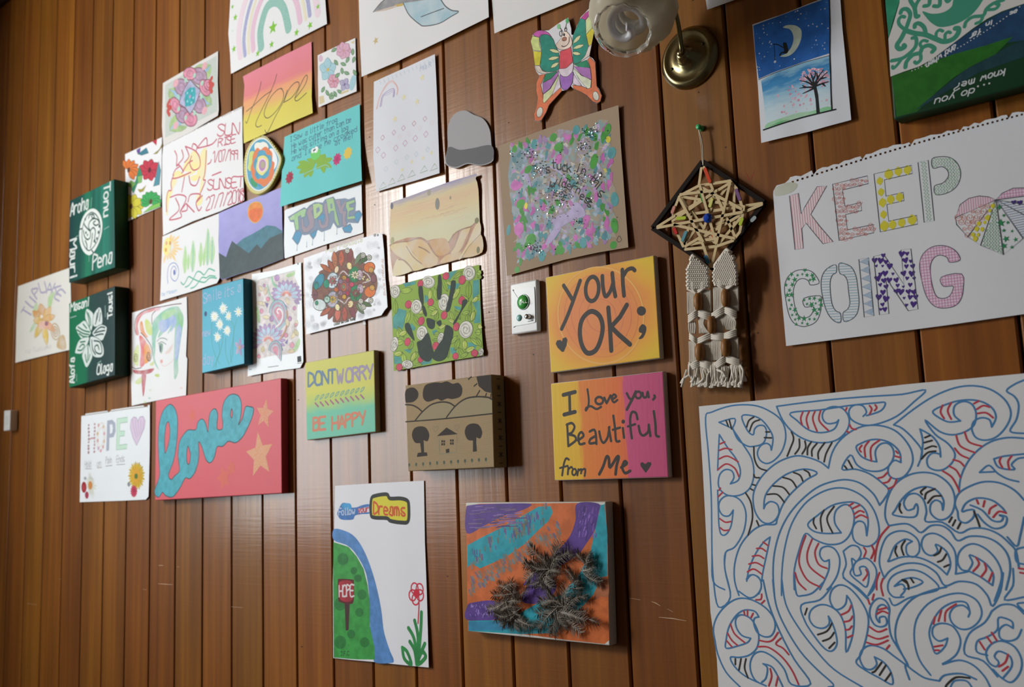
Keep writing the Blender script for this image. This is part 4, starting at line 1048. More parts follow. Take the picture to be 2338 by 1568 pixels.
# ================================================================ middle of the wall
# ---- teal daisy canvas
a = Art('daisy_canvas', 'teal canvas with white daisies on thin stems and the words smile its a new day', 'canvas', 'B1',
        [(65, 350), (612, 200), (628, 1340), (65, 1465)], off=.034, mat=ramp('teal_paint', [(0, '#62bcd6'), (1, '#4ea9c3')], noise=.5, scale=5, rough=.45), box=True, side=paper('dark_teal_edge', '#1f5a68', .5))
a.part('stem', each=True)
for p in [[(200, 780), (190, 900), (200, 1080), (240, 1220), (300, 1340)], [(345, 900), (335, 1050), (290, 1230), (215, 1390)], [(380, 990), (375, 1100), (385, 1230), (425, 1350)], [(440, 760), (490, 860), (470, 1050), (440, 1200), (460, 1320)], [(530, 740), (490, 880), (480, 1060), (470, 1200), (440, 1320)], [(285, 1050), (300, 1180), (260, 1290), (250, 1390)]]:
    a.line('#4fa899', p, 1.6)
for x, y, r, n in [(345, 605, 95, 13), (232, 712, 92, 14), (548, 650, 82, 9), (418, 705, 72, 10), (302, 815, 88, 13), (402, 895, 84, 12), (272, 985, 82, 11)]:
    a.part('daisy')
    for k in range(n): petal(a, '#e9efe9', x, y, k * 360 / n + x, r * random.uniform(.7, 1.05), 10, kx=.72)
    a.ell('#e8e3bd', x, y, 5)
a.part('flower', 'mauve outlined flower')
for k in range(5): petal(a, ink('#9c8fc0', .6, 'wash'), 560, 1120, k * 72 - 80, 130, 34, kx=.5)
a.ell('#b9a274', 562, 1120, 6); a.part('thumb_spot'); a.fill('#384c74', oval(113, 676, 18, 34), True)
PKL = ink('#b6b9dd')
a.part('word'); a.text(PKL, 'Smile', (80, 540), (325, 455), (0, -130), 2.2); a.text(PKL, 'its a', (360, 460), (580, 370), (0, -125), 2.2); a.text(PKL, 'new', (72, 985), (185, 950), (0, -95), 2.2); a.text(PKL, 'day', (75, 1350), (225, 1320), (0, -130), 2.2)
a.done()

# ---- laminated paisley
a = Art('paisley_sheet', 'laminated colouring page of pastel paisley and feathered flowers', 'drawing', 'B1',
        [(725, 150), (900, 120), (1060, 90), (1378, -10), (1388, 500), (1400, 1000), (1408, 1310), (1365, 1392), (1000, 1440), (668, 1505), (690, 1000), (712, 500)], off=.0035, mat=paper('laminated_paper2', '#e6ebee', .4, gloss=.12), curl=curl(.004, .002, .004, .0, wave=.0006))
a.part('border'); a.line('#5d666b', [(692, 1415), (1390, 1325)], 1.6, False); a.line('#a7b0b4', [(725, 230), (690, 1410)], 1.2, False); a.line('#9fae9f', [(830, 222), (1300, 100)], 1, False)
a.part('pattern')
CR = lambda h: ink(h, .65, 'paint')
body = [(800, 250), (900, 200), (1130, 150), (1290, 110), (1290, 180), (1340, 300), (1350, 420), (1330, 560), (1325, 700), (1320, 850), (1350, 1050), (1300, 1190), (1000, 1230), (800, 1272), (750, 1200), (745, 1060), (790, 930), (870, 830), (800, 760), (770, 640), (790, 540), (800, 400)]
a.fill(CR('#e2dcdc'), body, True)
for cx, cy, r in [(1185, 400, 170), (945, 1000, 190)]:
    for k in range(15): petal(a, CR('#b9a5cb'), cx, cy + 30, -205 + k * 17, r * 1.22, 22, '#8d7aa8', .9, r0=r * .7)
    for k in range(9): petal(a, CR('#bcd6e6'), cx, cy + 30, -190 + k * 25, r, 27, '#c593c4', 1.6, r0=r * .35)
    a.fill(CR('#e6a39b'), [(cx + 62 * math.cos(math.radians(t)), cy + 40 + 62 * math.sin(math.radians(t))) for t in range(180, 361, 20)] + [(cx + 30 * math.cos(math.radians(t)), cy + 40 + 30 * math.sin(math.radians(t))) for t in range(360, 179, -20)])
for cx, cy, k in [(1075, 660, 1), (1040, 1160, .75)]:
    for r, h in ((1.0, '#a9c6cf'), (.82, '#c7a5b8'), (.64, '#bcd3da'), (.48, '#dba0b0')):
        a.fill(CR(h), [(cx + math.cos(math.radians(t)) * 115 * r * k, cy + math.sin(math.radians(t)) * 170 * r * k) for t in range(-180, 1, 15)] + [(cx + 100 * r * k, cy + 150 * r), (cx + 10, cy + (250 * r if k == 1 else 60))])
    a.line('#7a7f96', [(cx + math.cos(math.radians(t)) * 118 * k, cy + math.sin(math.radians(t)) * 172 * k) for t in range(-180, 1, 15)], 1.4)
a.line('#f1eef0', [(1078, 668), (1062, 640), (1085, 610), (1125, 640), (1135, 720), (1105, 800), (1055, 840)], 5)
a.line(CR('#d8a890'), [(1190, 640), (1200, 760), (1170, 900), (1100, 1010)], 6); a.line(CR('#9fd3b2'), [(990, 200), (1010, 270), (1055, 320)], 7); a.line(CR('#b9d8c8'), [(930, 300), (960, 420), (1010, 500)], 7)
for x, y, an, L, h in [(790, 520, 15, 120, '#e6dcc0'), (860, 710, 10, 110, '#e8dfbf'), (850, 560, -20, 100, '#e3d8c4'), (900, 430, -80, 110, '#e0cdb8'), (1220, 560, -110, 110, '#e7dcc4'), (1210, 850, -100, 120, '#e3d6be'), (1250, 1010, -60, 140, '#e6dab8'), (1290, 880, 60, 100, '#dfd8b4'), (820, 300, 60, 90, '#e0d5bd'), (880, 1100, 100, 90, '#d9cba8'), (1190, 1180, -10, 120, '#e3d2b4'), (1330, 760, 110, 100, '#e0d9c0')]:
    petal(a, CR(h), x, y, an, L, 26, '#9a8c78', .9)
for x, y, r, h in [(855, 640, 26, '#dfa3b8'), (940, 480, 24, '#e39bb2'), (1230, 740, 24, '#c99cc4'), (1180, 960, 24, '#e2a0b0'), (1260, 1090, 30, '#e2a9b8'), (1060, 200, 34, '#c3a1cc'), (890, 300, 18, '#d3a0c0'), (990, 740, 30, '#bb9dc4'), (820, 1240, 22, '#e39cab'), (1290, 600, 22, '#d99fc0'), (830, 420, 16, '#e0b0b8'), (1310, 820, 18, '#e3a9b0')]:
    a.fill(CR(h), oval(x, y, r, r * 1.3), True); a.line('#8a7a92', oval(x, y, r, r * 1.3), .8, True, True)
for pts in [[(770, 600), (800, 580), (830, 680), (830, 800), (790, 740)], [(1350, 1000), (1360, 1080), (1300, 1180), (1290, 1120)], [(1180, 160), (1290, 115), (1280, 170), (1200, 190)]]: a.fill(CR('#b8d8a8'), pts, True)
for pts in [[(895, 520), (950, 540), (930, 600)], [(1160, 540), (1220, 610), (1160, 560)], [(1160, 1060), (1210, 1000), (1195, 1080)]]: a.fill(CR('#8f87b8'), pts)
a.part('black_corner'); a.fill('#2c3338', [(1328, 1242), (1378, 1232), (1384, 1308), (1332, 1318)])
a.part('pin_mark'); a.ell('#6d7478', 1338, 12, 3)
a.done()

# ---- laminated ornate mandala
a = Art('ornate_colouring', 'laminated colouring page with a dense symmetrical ornament in brown, green and orange', 'drawing', 'B2',
        [(80, 420), (560, 250), (1050, 90), (1130, 68), (1165, 95), (1185, 300), (1205, 700), (1235, 1090), (1195, 1135), (1150, 1205), (700, 1320), (115, 1468), (98, 900)], off=.004, mat=paper('laminated_paper3', '#e3e6ec', .4, gloss=.12), curl=curl(.003, .006, .0, .004, wave=.0008))
a.part('grey_margin_pattern', kind='stuff')
GRM = ink('#d0d3da')
for i in range(70):
    t = random.random(); e = random.choice('lrtb')
    x, y = {'l': (125 + 90 * random.random(), 480 + 880 * t), 'r': (1050 + 100 * random.random(), 230 + 850 * t), 't': (150 + 950 * t, 470 - 270 * t + 60 * random.random()), 'b': (150 + 950 * t, 1400 - 240 * t - 60 * random.random())}[e]
    r = random.uniform(14, 46)
    for q in (1, .6, .3): a.line(GRM, oval(x, y, r * q, r * q * 1.2, random.uniform(-20, 20), 10), .7, True, True)
a.part('heading'); a.text(ink('#d9d6b8'), 'Mad Mandala', (390, 350), (890, 185), (0, -50), 2); a.text(ink('#d8b8b0'), 'Tranquil mind', (1150, 420), (1185, 930), (28, 0), 1.6); a.text(ink('#54564a'), 'colour me calm today', (500, 1345), (795, 1262), (0, -34), 1.6)
a.part('ornament')
BR = '#4c352c'
def ov(h, x, y, rx, ry, rot=0, w=1.6, e=BR): a.fill(ink(h, .6, 'paint') if h not in ('#e8ecec',) else h, oval(x, y, rx, ry, rot), True); a.line(e, oval(x, y, rx, ry, rot), w, True, True)
core = [(530, 330), (740, 300), (780, 420), (900, 480), (980, 520), (1085, 680), (1080, 860), (960, 970), (850, 1080), (760, 1230), (500, 1305), (480, 1180), (320, 1210), (400, 1090), (260, 1080), (200, 930), (210, 760), (290, 660), (300, 600), (440, 520)]
a.fill(ink('#8a665a', .65, 'paint'), core, True)
for x, y, an, L, W, h in [(480, 620, -145, 210, 34, '#b36a4a'), (500, 600, -118, 180, 34, '#a3614c'), (520, 560, -95, 240, 40, '#c27a5a'), (600, 540, -90, 230, 40, '#c96b52'), (700, 520, -82, 240, 36, '#94595a'), (780, 520, -62, 200, 30, '#7d8f72'), (830, 520, -50, 180, 26, '#5f7a56'), (860, 480, -35, 150, 30, '#54704d'),
                          (470, 1080, 140, 210, 34, '#b26a55'), (500, 1090, 115, 190, 34, '#9a5c55'), (560, 1080, 95, 210, 40, '#cf7a6a'), (640, 1080, 88, 210, 38, '#c0685c'), (720, 1060, 70, 200, 36, '#8f565e'), (790, 1040, 50, 190, 30, '#6d8060'), (860, 1020, 20, 170, 30, '#5c7650'), (830, 1030, 60, 140, 22, '#a9b8a0')]:
    petal(a, ink(h, .65, 'paint'), x, y, an, L, W, BR, 1.4)
ov('#e07a3c', 985, 545, 78, 70, -30); ov('#e07a3c', 995, 880, 72, 80, 30); ov('#e8b85e', 1010, 580, 34, 38); ov('#e8b85e', 1025, 825, 34, 38)
for x, y in [(1010, 580), (1025, 825)]: a.line('#a86a35', oval(x, y, 16, 18), 1.6, True, True)
ov('#8a5a62', 1045, 695, 40, 60); ov('#3f8fa6', 290, 740, 60, 120, 28); ov('#2f8a80', 255, 800, 30, 55, 10); ov('#d7e4e4', 300, 1060, 90, 78, 20); ov('#3a9a78', 262, 1035, 22, 30)
for x, y in [(480, 725), (480, 985), (790, 640), (800, 900)]:
    ov({480: '#cfe0ea', 790: '#2f8a5a', 800: '#2f8a5a'}[x] if (x, y) != (480, 985) else '#b9b4c6', x, y, 78 if x == 480 else 84, 112 if x == 480 else 104, 10, 3, '#5b6f74' if x == 480 else '#2c6f4a')
ov('#d8c2cf', 855, 650, 46, 70); ov('#cdb7c6', 862, 840, 44, 66)
for x, y in [(855, 650), (862, 840)]:
    for q in (.7, .4): a.line('#8d7590', oval(x, y, 46 * q, 70 * q), 1.4, True, True)
for x, y, h in [(478, 730, '#b2606a'), (480, 985, '#d3b14f'), (790, 650, '#e0d6b4'), (800, 900, '#8a3f42')]:
    for k in range(8): petal(a, h, x, y, k * 45 + 10, 62, 13, BR, .8)
    a.ell('#6c7d58', x, y, 4)
ov('#2f8f72', 395, 770, 40, 62); ov('#3a9a88', 405, 985, 42, 52)
for q in (.65, .35): a.line('#dfe8dc', oval(405, 985, 42 * q, 52 * q), 2, True, True)
for k in range(10): petal(a, '#84505a', 235, 925, k * 36, 62, 15, BR, .9, kx=.8)
ov('#e8d79a', 712, 525, 36, 52, -12); ov('#f0d9b4', 537, 575, 28, 52, 14); ov('#ecd9a6', 728, 1050, 36, 52, 14); ov('#efe3b2', 548, 1095, 32, 50, -12)
for x, y in [(682, 315), (900, 380), (985, 410), (1005, 1000), (905, 1090), (870, 1010)]: ov('#dfe3d6', x, y, 30, 36); a.line(BR, oval(x, y, 14, 17), 1.6, True, True)
ov('#a84a58', 640, 820, 92, 140); ov('#8f5a66', 640, 820, 66, 108); ov('#c86a4a', 635, 815, 38, 60); ov('#7a8a68', 632, 812, 20, 34)
for x, y, h in [(690, 720, '#a03a52'), (590, 740, '#8a7a9a'), (690, 900, '#b03a58'), (590, 900, '#a88a9a'), (640, 690, '#d09a3a'), (640, 950, '#d0a040'), (745, 780, '#d04a6a'), (530, 850, '#c86a3a')]: ov(h, x, y, 30, 34)
for p in [[(560, 700), (600, 620), (640, 600), (700, 660), (720, 640)], [(560, 990), (600, 1010), (650, 1040), (690, 980), (720, 960)], [(900, 600), (960, 640), (1000, 700)], [(900, 760), (960, 740), (1000, 720)]]: a.line('#d5cbcd', p, 3)
for x, y in [(930, 660), (945, 700), (930, 800), (915, 720), (970, 690)]: petal(a, '#e3d79c', x, y, random.uniform(0, 360), 44, 14, BR, 1)
for i in range(70):
    t = random.uniform(0, 6.28); r = random.uniform(.2, 1)
    x, y = 640 + 330 * r * math.cos(t), 800 + 400 * r * math.sin(t) - 60 * math.cos(t) * r
    q = random.uniform(8, 20); a.line(random.choice(['#6b4a40', '#7d4a44', '#47614a', '#8a5a3a']), oval(x, y, q, q * 1.2, 0, 8), 1.4, True, True)
a.part('pin_mark', each=True); a.ell('#9a9a98', 1062, 100, 5, 4); a.ell('#77736e', 1102, 100, 3)
a.done()
a = Art('tape_scrap', 'tiny scrap of white tape under the laminated colouring page', 'tape', 'B2', [(888, 1285), (925, 1275), (935, 1330), (905, 1335)], off=.0015)
a.done()

# ---- desert pencil drawing
a = Art('desert_drawing', 'tinted pencil drawing of rolling dunes under a hazy sky with a torn upper corner', 'drawing', 'B6',
        [(72, 500), (500, 345), (880, 210), (1250, 98), (1262, 125), (1240, 165), (1262, 215), (1280, 320), (1295, 700), (1318, 1000), (1332, 1185), (900, 1310), (500, 1410), (105, 1508), (70, 1250), (58, 900)], off=.003,
        mat=ramp('dune_sky', [(.0, '#e2d8b0'), (.5, '#e0dcbc'), (.66, '#e6d3a8'), (.8, '#e4c7a4'), (.88, '#dfcfa6'), (.94, '#c3b9bb'), (1, '#a29fbf')], noise=.13, scale=5, stretch=(1.2, 7)), curl=curl(.002, .003, .0, .006, wave=.0007))
a.part('dunes')
CW = lambda h: ink(h, .65, 'wash')
a.fill(CW('#c8987c'), [(60, 1085), (140, 1030), (300, 980), (470, 970), (570, 1025), (600, 1010), (720, 990), (820, 990), (870, 1040), (930, 930), (1020, 880), (1170, 825), (1270, 740), (1298, 735), (1320, 1000), (1332, 1184), (900, 1308), (500, 1408), (106, 1506), (72, 1250)])
for h, pts in [('#e6d3a4', [(70, 1090), (250, 1045), (310, 1060), (370, 1180), (520, 1340), (540, 1395), (380, 1435), (300, 1320), (220, 1260), (130, 1200)]), ('#e3c290', [(300, 1060), (400, 1010), (500, 1010), (590, 1080), (650, 1160), (720, 1240), (700, 1350), (540, 1390), (420, 1230)]),
               ('#d9b184', [(610, 1040), (720, 995), (820, 990), (880, 1080), (870, 1180), (740, 1230), (660, 1140)]), ('#e6cc9c', [(900, 1190), (1000, 1000), (1060, 870), (1170, 835), (1100, 1000), (1020, 1160)]), ('#ead6ac', [(1010, 1270), (1130, 1060), (1230, 830), (1295, 760), (1310, 920), (1180, 1080), (1060, 1250)]),
               ('#e4c79a', [(1070, 1250), (1200, 1060), (1318, 940), (1330, 1180)]), ('#eedfb4', [(110, 1500), (150, 1290), (220, 1280), (300, 1350), (360, 1440)]), ('#e2c294', [(760, 1330), (830, 1230), (1010, 1170), (1040, 1180), (1000, 1270)])]:
    a.fill(CW(h), pts, True)
for p, w in [([(60, 1085), (170, 1040), (320, 1030), (430, 990), (500, 985), (575, 1030)], 3), ([(290, 1100), (380, 1240), (500, 1340)], 3), ([(460, 1105), (540, 1140), (610, 1190)], 4), ([(590, 1060), (660, 1180), (730, 1250)], 3), ([(870, 1045), (960, 920), (1070, 860), (1180, 825), (1250, 760)], 4),
             ([(880, 1200), (960, 1080), (1010, 900)], 2.5), ([(1020, 1180), (1120, 1040), (1180, 850)], 2), ([(1050, 1260), (1150, 1100), (1300, 940)], 2), ([(180, 1280), (250, 1290), (320, 1350), (380, 1440)], 4)]: a.line(CW('#a9876f'), p, w * .8)
a.part('pencil_strokes', kind='stuff')
for i in range(40):
    x = random.uniform(90, 1000); y = random.uniform(560, 960) - .33 * (x - 100) * .7; L = random.uniform(90, 260)
    a.line(ink(random.choice(['#e2c2a2', '#e6cdb0', '#ddb9a0', '#e6dcae'])), [(x, y), (x + L * .5, y - L * .14), (x + L, y - L * .3)], .9)
a.part('pin_spot', each=True)
for x, y, h, rx, ry in [(715, 515, '#8d8b86', 7, 14), (88, 545, '#6f6f80', 5, 8), (600, 360, '#a7a290', 6, 7), (95, 1020, '#b6b087', 6, 9), (1278, 1150, '#8a8468', 5, 8), (1258, 745, '#8a8664', 6, 7), (895, 430, '#a09a86', 3, 4)]: a.ell(h, x, y, rx, ry)
a.done()

# ---- leaf print card with black handprint
a = Art('handprint_card', 'card printed with green leaves, white roses and red buds, stamped with a black handprint', 'picture', 'B5',
        [(70, 380), (500, 262), (850, 175), (1245, 82), (1260, 600), (1280, 1000), (1300, 1285), (900, 1350), (500, 1425), (108, 1492), (92, 900)], off=.003, mat=paper('leaf_green', '#8fb044', .6), curl=curl(.004, .004, wave=.0006))
def clipin(p): return p
a.part('leaf_gap', each=True)
TE = ink('#4f9a94', .6, 'paint')
for pts in [[(170, 660), (280, 690), (240, 900), (210, 960), (100, 920), (100, 780)], [(230, 330), (400, 300), (400, 340), (260, 380)], [(520, 480), (560, 500), (570, 560), (520, 590)], [(830, 190), (960, 150), (880, 250), (840, 300)], [(930, 330), (1000, 330), (950, 400), (820, 410), (820, 360)], [(1160, 290), (1240, 280), (1245, 470), (1160, 530)],
            [(1150, 570), (1250, 560), (1262, 850), (1170, 860), (1210, 700)], [(240, 1210), (360, 1190), (320, 1260)], [(115, 1290), (215, 1310), (210, 1390), (115, 1400)], [(1090, 1110), (1220, 1130), (1180, 1210), (1100, 1190)], [(860, 1180), (950, 1180), (930, 1280), (870, 1260)], [(620, 960), (680, 940), (690, 1000), (630, 1010)], [(440, 1380), (620, 1330), (600, 1390), (440, 1425)], [(340, 850), (400, 920), (380, 960), (320, 930)], [(910, 630), (1000, 640), (990, 690), (930, 670)]]: a.fill(TE, pts)
leaves = [(190, 440, -10, 170, 48), (130, 540, 88, 200, 40), (300, 560, 10, 200, 34), (330, 690, 110, 200, 40), (370, 740, 60, 180, 38), (600, 400, 95, 150, 34), (650, 380, 80, 180, 34), (760, 260, 70, 190, 40), (800, 300, 30, 120, 30), (900, 270, -40, 150, 34), (1110, 300, 92, 240, 52), (990, 380, 120, 190, 34), (1000, 480, 40, 140, 34), (1140, 560, 100, 260, 30), (1230, 500, 130, 110, 34),
          (560, 640, 20, 130, 36), (690, 690, 100, 150, 38), (600, 760, -40, 120, 36), (860, 700, 70, 130, 36), (920, 680, 60, 150, 34), (830, 800, 30, 110, 32), (1010, 740, -20, 120, 34), (1090, 730, 85, 130, 44), (1180, 690, 105, 150, 36), (190, 910, 100, 150, 40), (160, 900, 60, 170, 36), (290, 960, 150, 120, 40), (250, 1090, 160, 120, 50), (360, 1090, 110, 130, 44),
          (230, 1240, 160, 120, 40), (230, 1250, 80, 150, 42), (330, 1360, -50, 160, 50), (400, 1230, 110, 150, 34), (640, 1010, -10, 90, 36), (620, 1080, 10, 110, 36), (700, 930, -30, 110, 34), (960, 1020, 130, 150, 34), (980, 1060, 110, 170, 40), (1050, 1070, 88, 140, 40), (1120, 1050, 40, 160, 40), (1200, 1040, 60, 150, 36), (1220, 900, 0, 60, 44), (1190, 980, 0, 80, 50), (970, 1180, 60, 150, 40), (1060, 1240, -30, 140, 40), (1100, 1250, 150, 120, 30), (840, 1180, 95, 140, 24), (130, 1460, -30, 110, 34), (1215, 180, 20, 60, 50), (1220, 250, -10, 60, 34), (520, 680, 140, 90, 30), (380, 1420, -10, 110, 30)]
for i, (x, y, an, L, W) in enumerate(leaves):
    a.part('leaf')
    petal(a, ink(['#a4c24c', '#8fb13c', '#b3c84e'][i % 3], .6, 'paint'), x, y, an, L, W * .8, '#3a4a24', 1)
    t = math.radians(an); c, q = math.cos(t), math.sin(t)
    a.line('#44562a', [(x, y), (x + L * c, y + L * q)], 1, False)
    if i % 3 == 2:
        for k in range(2, 9):
            d = L * k / 9.5; w = W * .6 * min(1, (10 - k) / 4)
            a.line('#d8dd8e', [(x + d * c, y + d * q), (x + (d + 12) * c - w * q, y + (d + 12) * q + w * c)], 1, False)
for i, (x, y, rx, ry) in enumerate([(570, 312, 84, 80), (1110, 195, 80, 96), (130, 440, 62, 86), (412, 638, 70, 94), (775, 580, 72, 112), (1068, 942, 90, 114), (485, 988, 72, 96), (120, 1135, 48, 98), (740, 1060, 46, 76), (292, 1405, 72, 56), (1268, 1240, 34, 52)]):
    a.part('rose')
    a.fill('#e4e2d6', oval(x, y, rx, ry, 8), True); a.line('#4a4a40', oval(x, y, rx, ry, 8), 1, True, True)
    for k in range(7):
        f = .84 - k * .11; t0 = k * 1.9
        a.line('#77766c', [(x + rx * f * math.cos(t0 + q * .5), y + ry * f * math.sin(t0 + q * .5)) for q in range(7)], 1)
for x, y, rx, ry in [(465, 335, 36, 52), (803, 232, 42, 50), (1018, 285, 44, 60), (305, 610, 42, 52), (600, 580, 40, 48), (1012, 555, 40, 56), (475, 828, 40, 56), (778, 752, 40, 54), (940, 905, 38, 56), (293, 1105, 38, 54), (668, 1160, 42, 54), (185, 1440, 42, 46), (465, 1340, 34, 40), (930, 1295, 40, 44), (1182, 1255, 44, 46)]:
    a.part('red_bud'); a.fill(ink('#cf4a63', .6, 'paint'), oval(x, y, rx, ry, 14), True); a.line('#6d2637', oval(x, y, rx, ry, 14), 1, True, True)
a.part('handprint', 'black paint handprint')
HB = ink('#28372f', .6, 'paint')
for pts in [[(440, 380), (485, 370), (500, 470), (505, 600), (480, 605), (445, 500)], [(490, 620), (520, 640), (550, 740), (530, 770), (495, 700)], [(700, 230), (735, 225), (748, 340), (738, 520), (690, 540), (680, 420), (695, 330)], [(875, 300), (925, 295), (930, 370), (895, 520), (850, 690), (800, 690), (840, 520), (860, 400)],
            [(1020, 560), (1070, 540), (1085, 580), (1010, 700), (950, 820), (910, 880), (900, 850), (970, 740), (1010, 650)], [(545, 800), (600, 795), (655, 830), (650, 910), (610, 938), (560, 900)], [(675, 850), (730, 815), (745, 870), (720, 900)], [(262, 870), (310, 855), (345, 930), (385, 1080), (350, 1060), (270, 950)],
            [(560, 985), (600, 1080), (620, 1180), (640, 1250), (600, 1350), (540, 1365), (460, 1310), (430, 1200), (420, 1110), (480, 1080)], [(780, 960), (810, 880), (890, 930), (895, 1030), (860, 1150), (820, 1290), (760, 1350), (680, 1360), (620, 1300), (700, 1150), (760, 1060)]]:
    a.fill(HB, pts, True)
a.done()
# ================================================================ canvases and sheets, lower middle
RAWC = paper('raw_canvas', '#c9c6bd', .8)
# ---- your OK;
def brush_radial(name, stops, noise, scale): return ramp(name, stops, axis='r', noise=noise, scale=scale, rough=.42, bump=.15)
a = Art('lettered_canvas', 'orange and yellow canvas with large black lettering your OK; and a heart', 'canvas', 'P',
        [(1245, 633), (1493, 582), (1508, 818), (1257, 851)], off=.016, mat=brush_radial('orange_swirl', [(.0, '#e8935c'), (.28, '#ea8f55'), (.4, '#ec9a4c'), (.5, '#eeb043'), (.62, '#e8c13e'), (.75, '#e4bd38')], .16, 4), box=True, side=RAWC)
a.x0, a.y0, a.sc = ZOOM['G7']
a.part('brush_rings', kind='stuff')
for r, h, w in ((1.0, '#efb560', 3), (.86, '#e88e50', 2), (.7, '#e68a58', 2), (.52, '#e98f60', 2), (.34, '#e08055', 1.5)):
    a.line(ink(h, .45), oval(1450, 1480, 380 * r, 430 * r, -8, 20), w, True, True)
IB = ink('#3b3633', .5)
a.part('letter'); a.line(IB, [(1118, 1215), (1150, 1265), (1192, 1335)], 8.5, False); a.line(IB, [(1265, 1172), (1210, 1330), (1150, 1490), (1100, 1600)], 8.5)
a.part('letter'); a.line(IB, oval(1372, 1245, 58, 108, 4), 8.5, True, True)
a.part('letter'); a.line(IB, [(1462, 1130), (1468, 1230), (1490, 1310), (1530, 1270), (1555, 1200)], 8.5); a.line(IB, [(1550, 1105), (1562, 1230), (1578, 1310)], 8.5, False)
a.part('letter'); a.line(IB, [(1640, 1075), (1645, 1200), (1655, 1305)], 8.5, False); a.line(IB, [(1645, 1140), (1680, 1080), (1725, 1062), (1750, 1080)], 8)
a.x0, a.y0, a.sc = ZOOM['H3']
a.part('letter'); a.line(IB, [(970, 42), (1045, 80), (1075, 180), (1055, 300), (1010, 390), (940, 412), (890, 340), (872, 220), (895, 110)], 10, True, True)
a.part('letter'); a.line(IB, [(1125, 10), (1140, 180), (1152, 390)], 9.5, False); a.line(IB, [(1290, -15), (1230, 90), (1150, 180), (1220, 250), (1318, 335)], 9.5, False)
a.part('semicolon'); a.fill(IB, oval(1420, 38, 40, 42), True); a.fill(IB, [(1400, 190), (1430, 155), (1462, 180), (1458, 230), (1430, 280), (1395, 285), (1425, 240), (1400, 225)], True)
a.part('heart'); a.fill(IB, [(658, 330), (670, 300), (700, 295), (712, 310), (722, 280), (750, 272), (762, 295), (755, 340), (730, 400), (712, 402), (675, 365)])
a.done()

# ---- I love you
a = Art('lettered_canvas', 'yellow, orange and pink striped canvas reading I Love you, Beautiful from Me', 'canvas', 'P',
        [(1257, 875), (1514, 847), (1527, 1090), (1266, 1097)], off=.016, mat=ramp('three_stripes', [(.0, '#e6bf3a'), (.25, '#e8b53c'), (.285, '#e5883f'), (.60, '#e67a44'), (.655, '#e5734e'), (.67, '#cf5b84'), (1, '#c4527c')], axis='u', noise=.07, scale=7, stretch=(6, .6), rough=.42, bump=.12), box=True, side=ramp('pink_edge', [(0, '#cfc5bf'), (1, '#c7bdb8')], noise=.2))
a.x0, a.y0, a.sc = ZOOM['H3']
a.part('letter'); a.line(IB, [(725, 785), (830, 758)], 8, False); a.line(IB, [(780, 780), (785, 950)], 6.5, False); a.line(IB, [(732, 960), (830, 935)], 8, False)
a.part('letter'); a.line(IB, [(940, 735), (952, 830), (945, 890), (925, 925), (930, 900), (970, 885), (1020, 910), (1062, 890)], 4.5)
a.part('letter'); a.line(IB, oval(1045, 835, 34, 32), 5, True, True)
a.part('letter'); a.line(IB, [(1090, 810), (1110, 860), (1145, 790)], 5, False)
a.part('letter'); a.line(IB, [(1160, 825), (1195, 800), (1175, 780), (1155, 815), (1175, 850), (1205, 830)], 4.5)
a.part('letter'); a.line(IB, [(1290, 770), (1310, 810), (1335, 835)], 5, False); a.line(IB, [(1370, 755), (1340, 820), (1290, 915)], 5.5, False)
a.part('letter'); a.line(IB, oval(1392, 785, 26, 30), 4.5, True, True)
a.part('letter'); a.line(IB, [(1430, 765), (1440, 805), (1465, 800), (1475, 755), (1485, 805)], 4.5)
a.part('comma'); a.line(IB, [(1535, 790), (1540, 805), (1525, 825)], 5)
a.part('letter'); a.line(IB, [(760, 1045), (765, 1150), (770, 1240)], 5, False); a.line(IB, [(755, 1050), (800, 1035), (825, 1070), (800, 1120), (770, 1135), (825, 1150), (835, 1190), (770, 1240)], 5)
a.part('letter'); a.line(IB, [(855, 1190), (905, 1150), (885, 1115), (860, 1150), (870, 1220), (915, 1215)], 5)
a.part('letter'); a.line(IB, [(960, 1110), (1000, 1095), (1015, 1140), (1020, 1220)], 5); a.line(IB, [(1012, 1150), (965, 1180), (960, 1215), (1010, 1210)], 5)
a.part('letter'); a.line(IB, [(1045, 1110), (1060, 1180), (1085, 1210), (1120, 1160), (1135, 1070)], 5); a.line(IB, [(1130, 1075), (1150, 1195)], 5, False)
a.part('letter'); a.line(IB, [(1170, 970), (1185, 1080), (1195, 1190), (1225, 1195)], 5); a.line(IB, [(1165, 1095), (1230, 1075)], 4.5, False)
a.part('letter'); a.line(IB, [(1255, 1080), (1265, 1165)], 5, False); a.ell(IB, 1258, 1022, 4)
a.part('letter'); a.line(IB, [(1385, 1000), (1370, 945), (1335, 940), (1320, 1000), (1325, 1100), (1335, 1170)], 5); a.line(IB, [(1300, 1065), (1365, 1045)], 4.5, False)
a.part('letter'); a.line(IB, [(1395, 1060), (1410, 1125), (1440, 1145), (1480, 1110), (1485, 1050)], 5); a.line(IB, [(1485, 1060), (1500, 1150)], 5, False)
a.part('letter'); a.line(IB, [(1530, 930), (1545, 1050), (1550, 1140), (1575, 1155)], 5)
a.part('letter'); a.line(IB, [(775, 1360), (750, 1350), (730, 1400), (715, 1500)], 4.5); a.line(IB, [(695, 1435), (765, 1415)], 4, False)
a.part('letter'); a.line(IB, [(770, 1430), (765, 1490)], 4.5, False); a.line(IB, [(768, 1450), (795, 1425), (805, 1435)], 4)
a.part('letter'); a.line(IB, oval(822, 1470, 18, 28, 10), 4, True, True)
a.part('letter'); a.line(IB, [(860, 1445), (850, 1500)], 4, False); a.line(IB, [(860, 1460), (885, 1445), (882, 1490), (890, 1455), (920, 1445), (915, 1505)], 4)
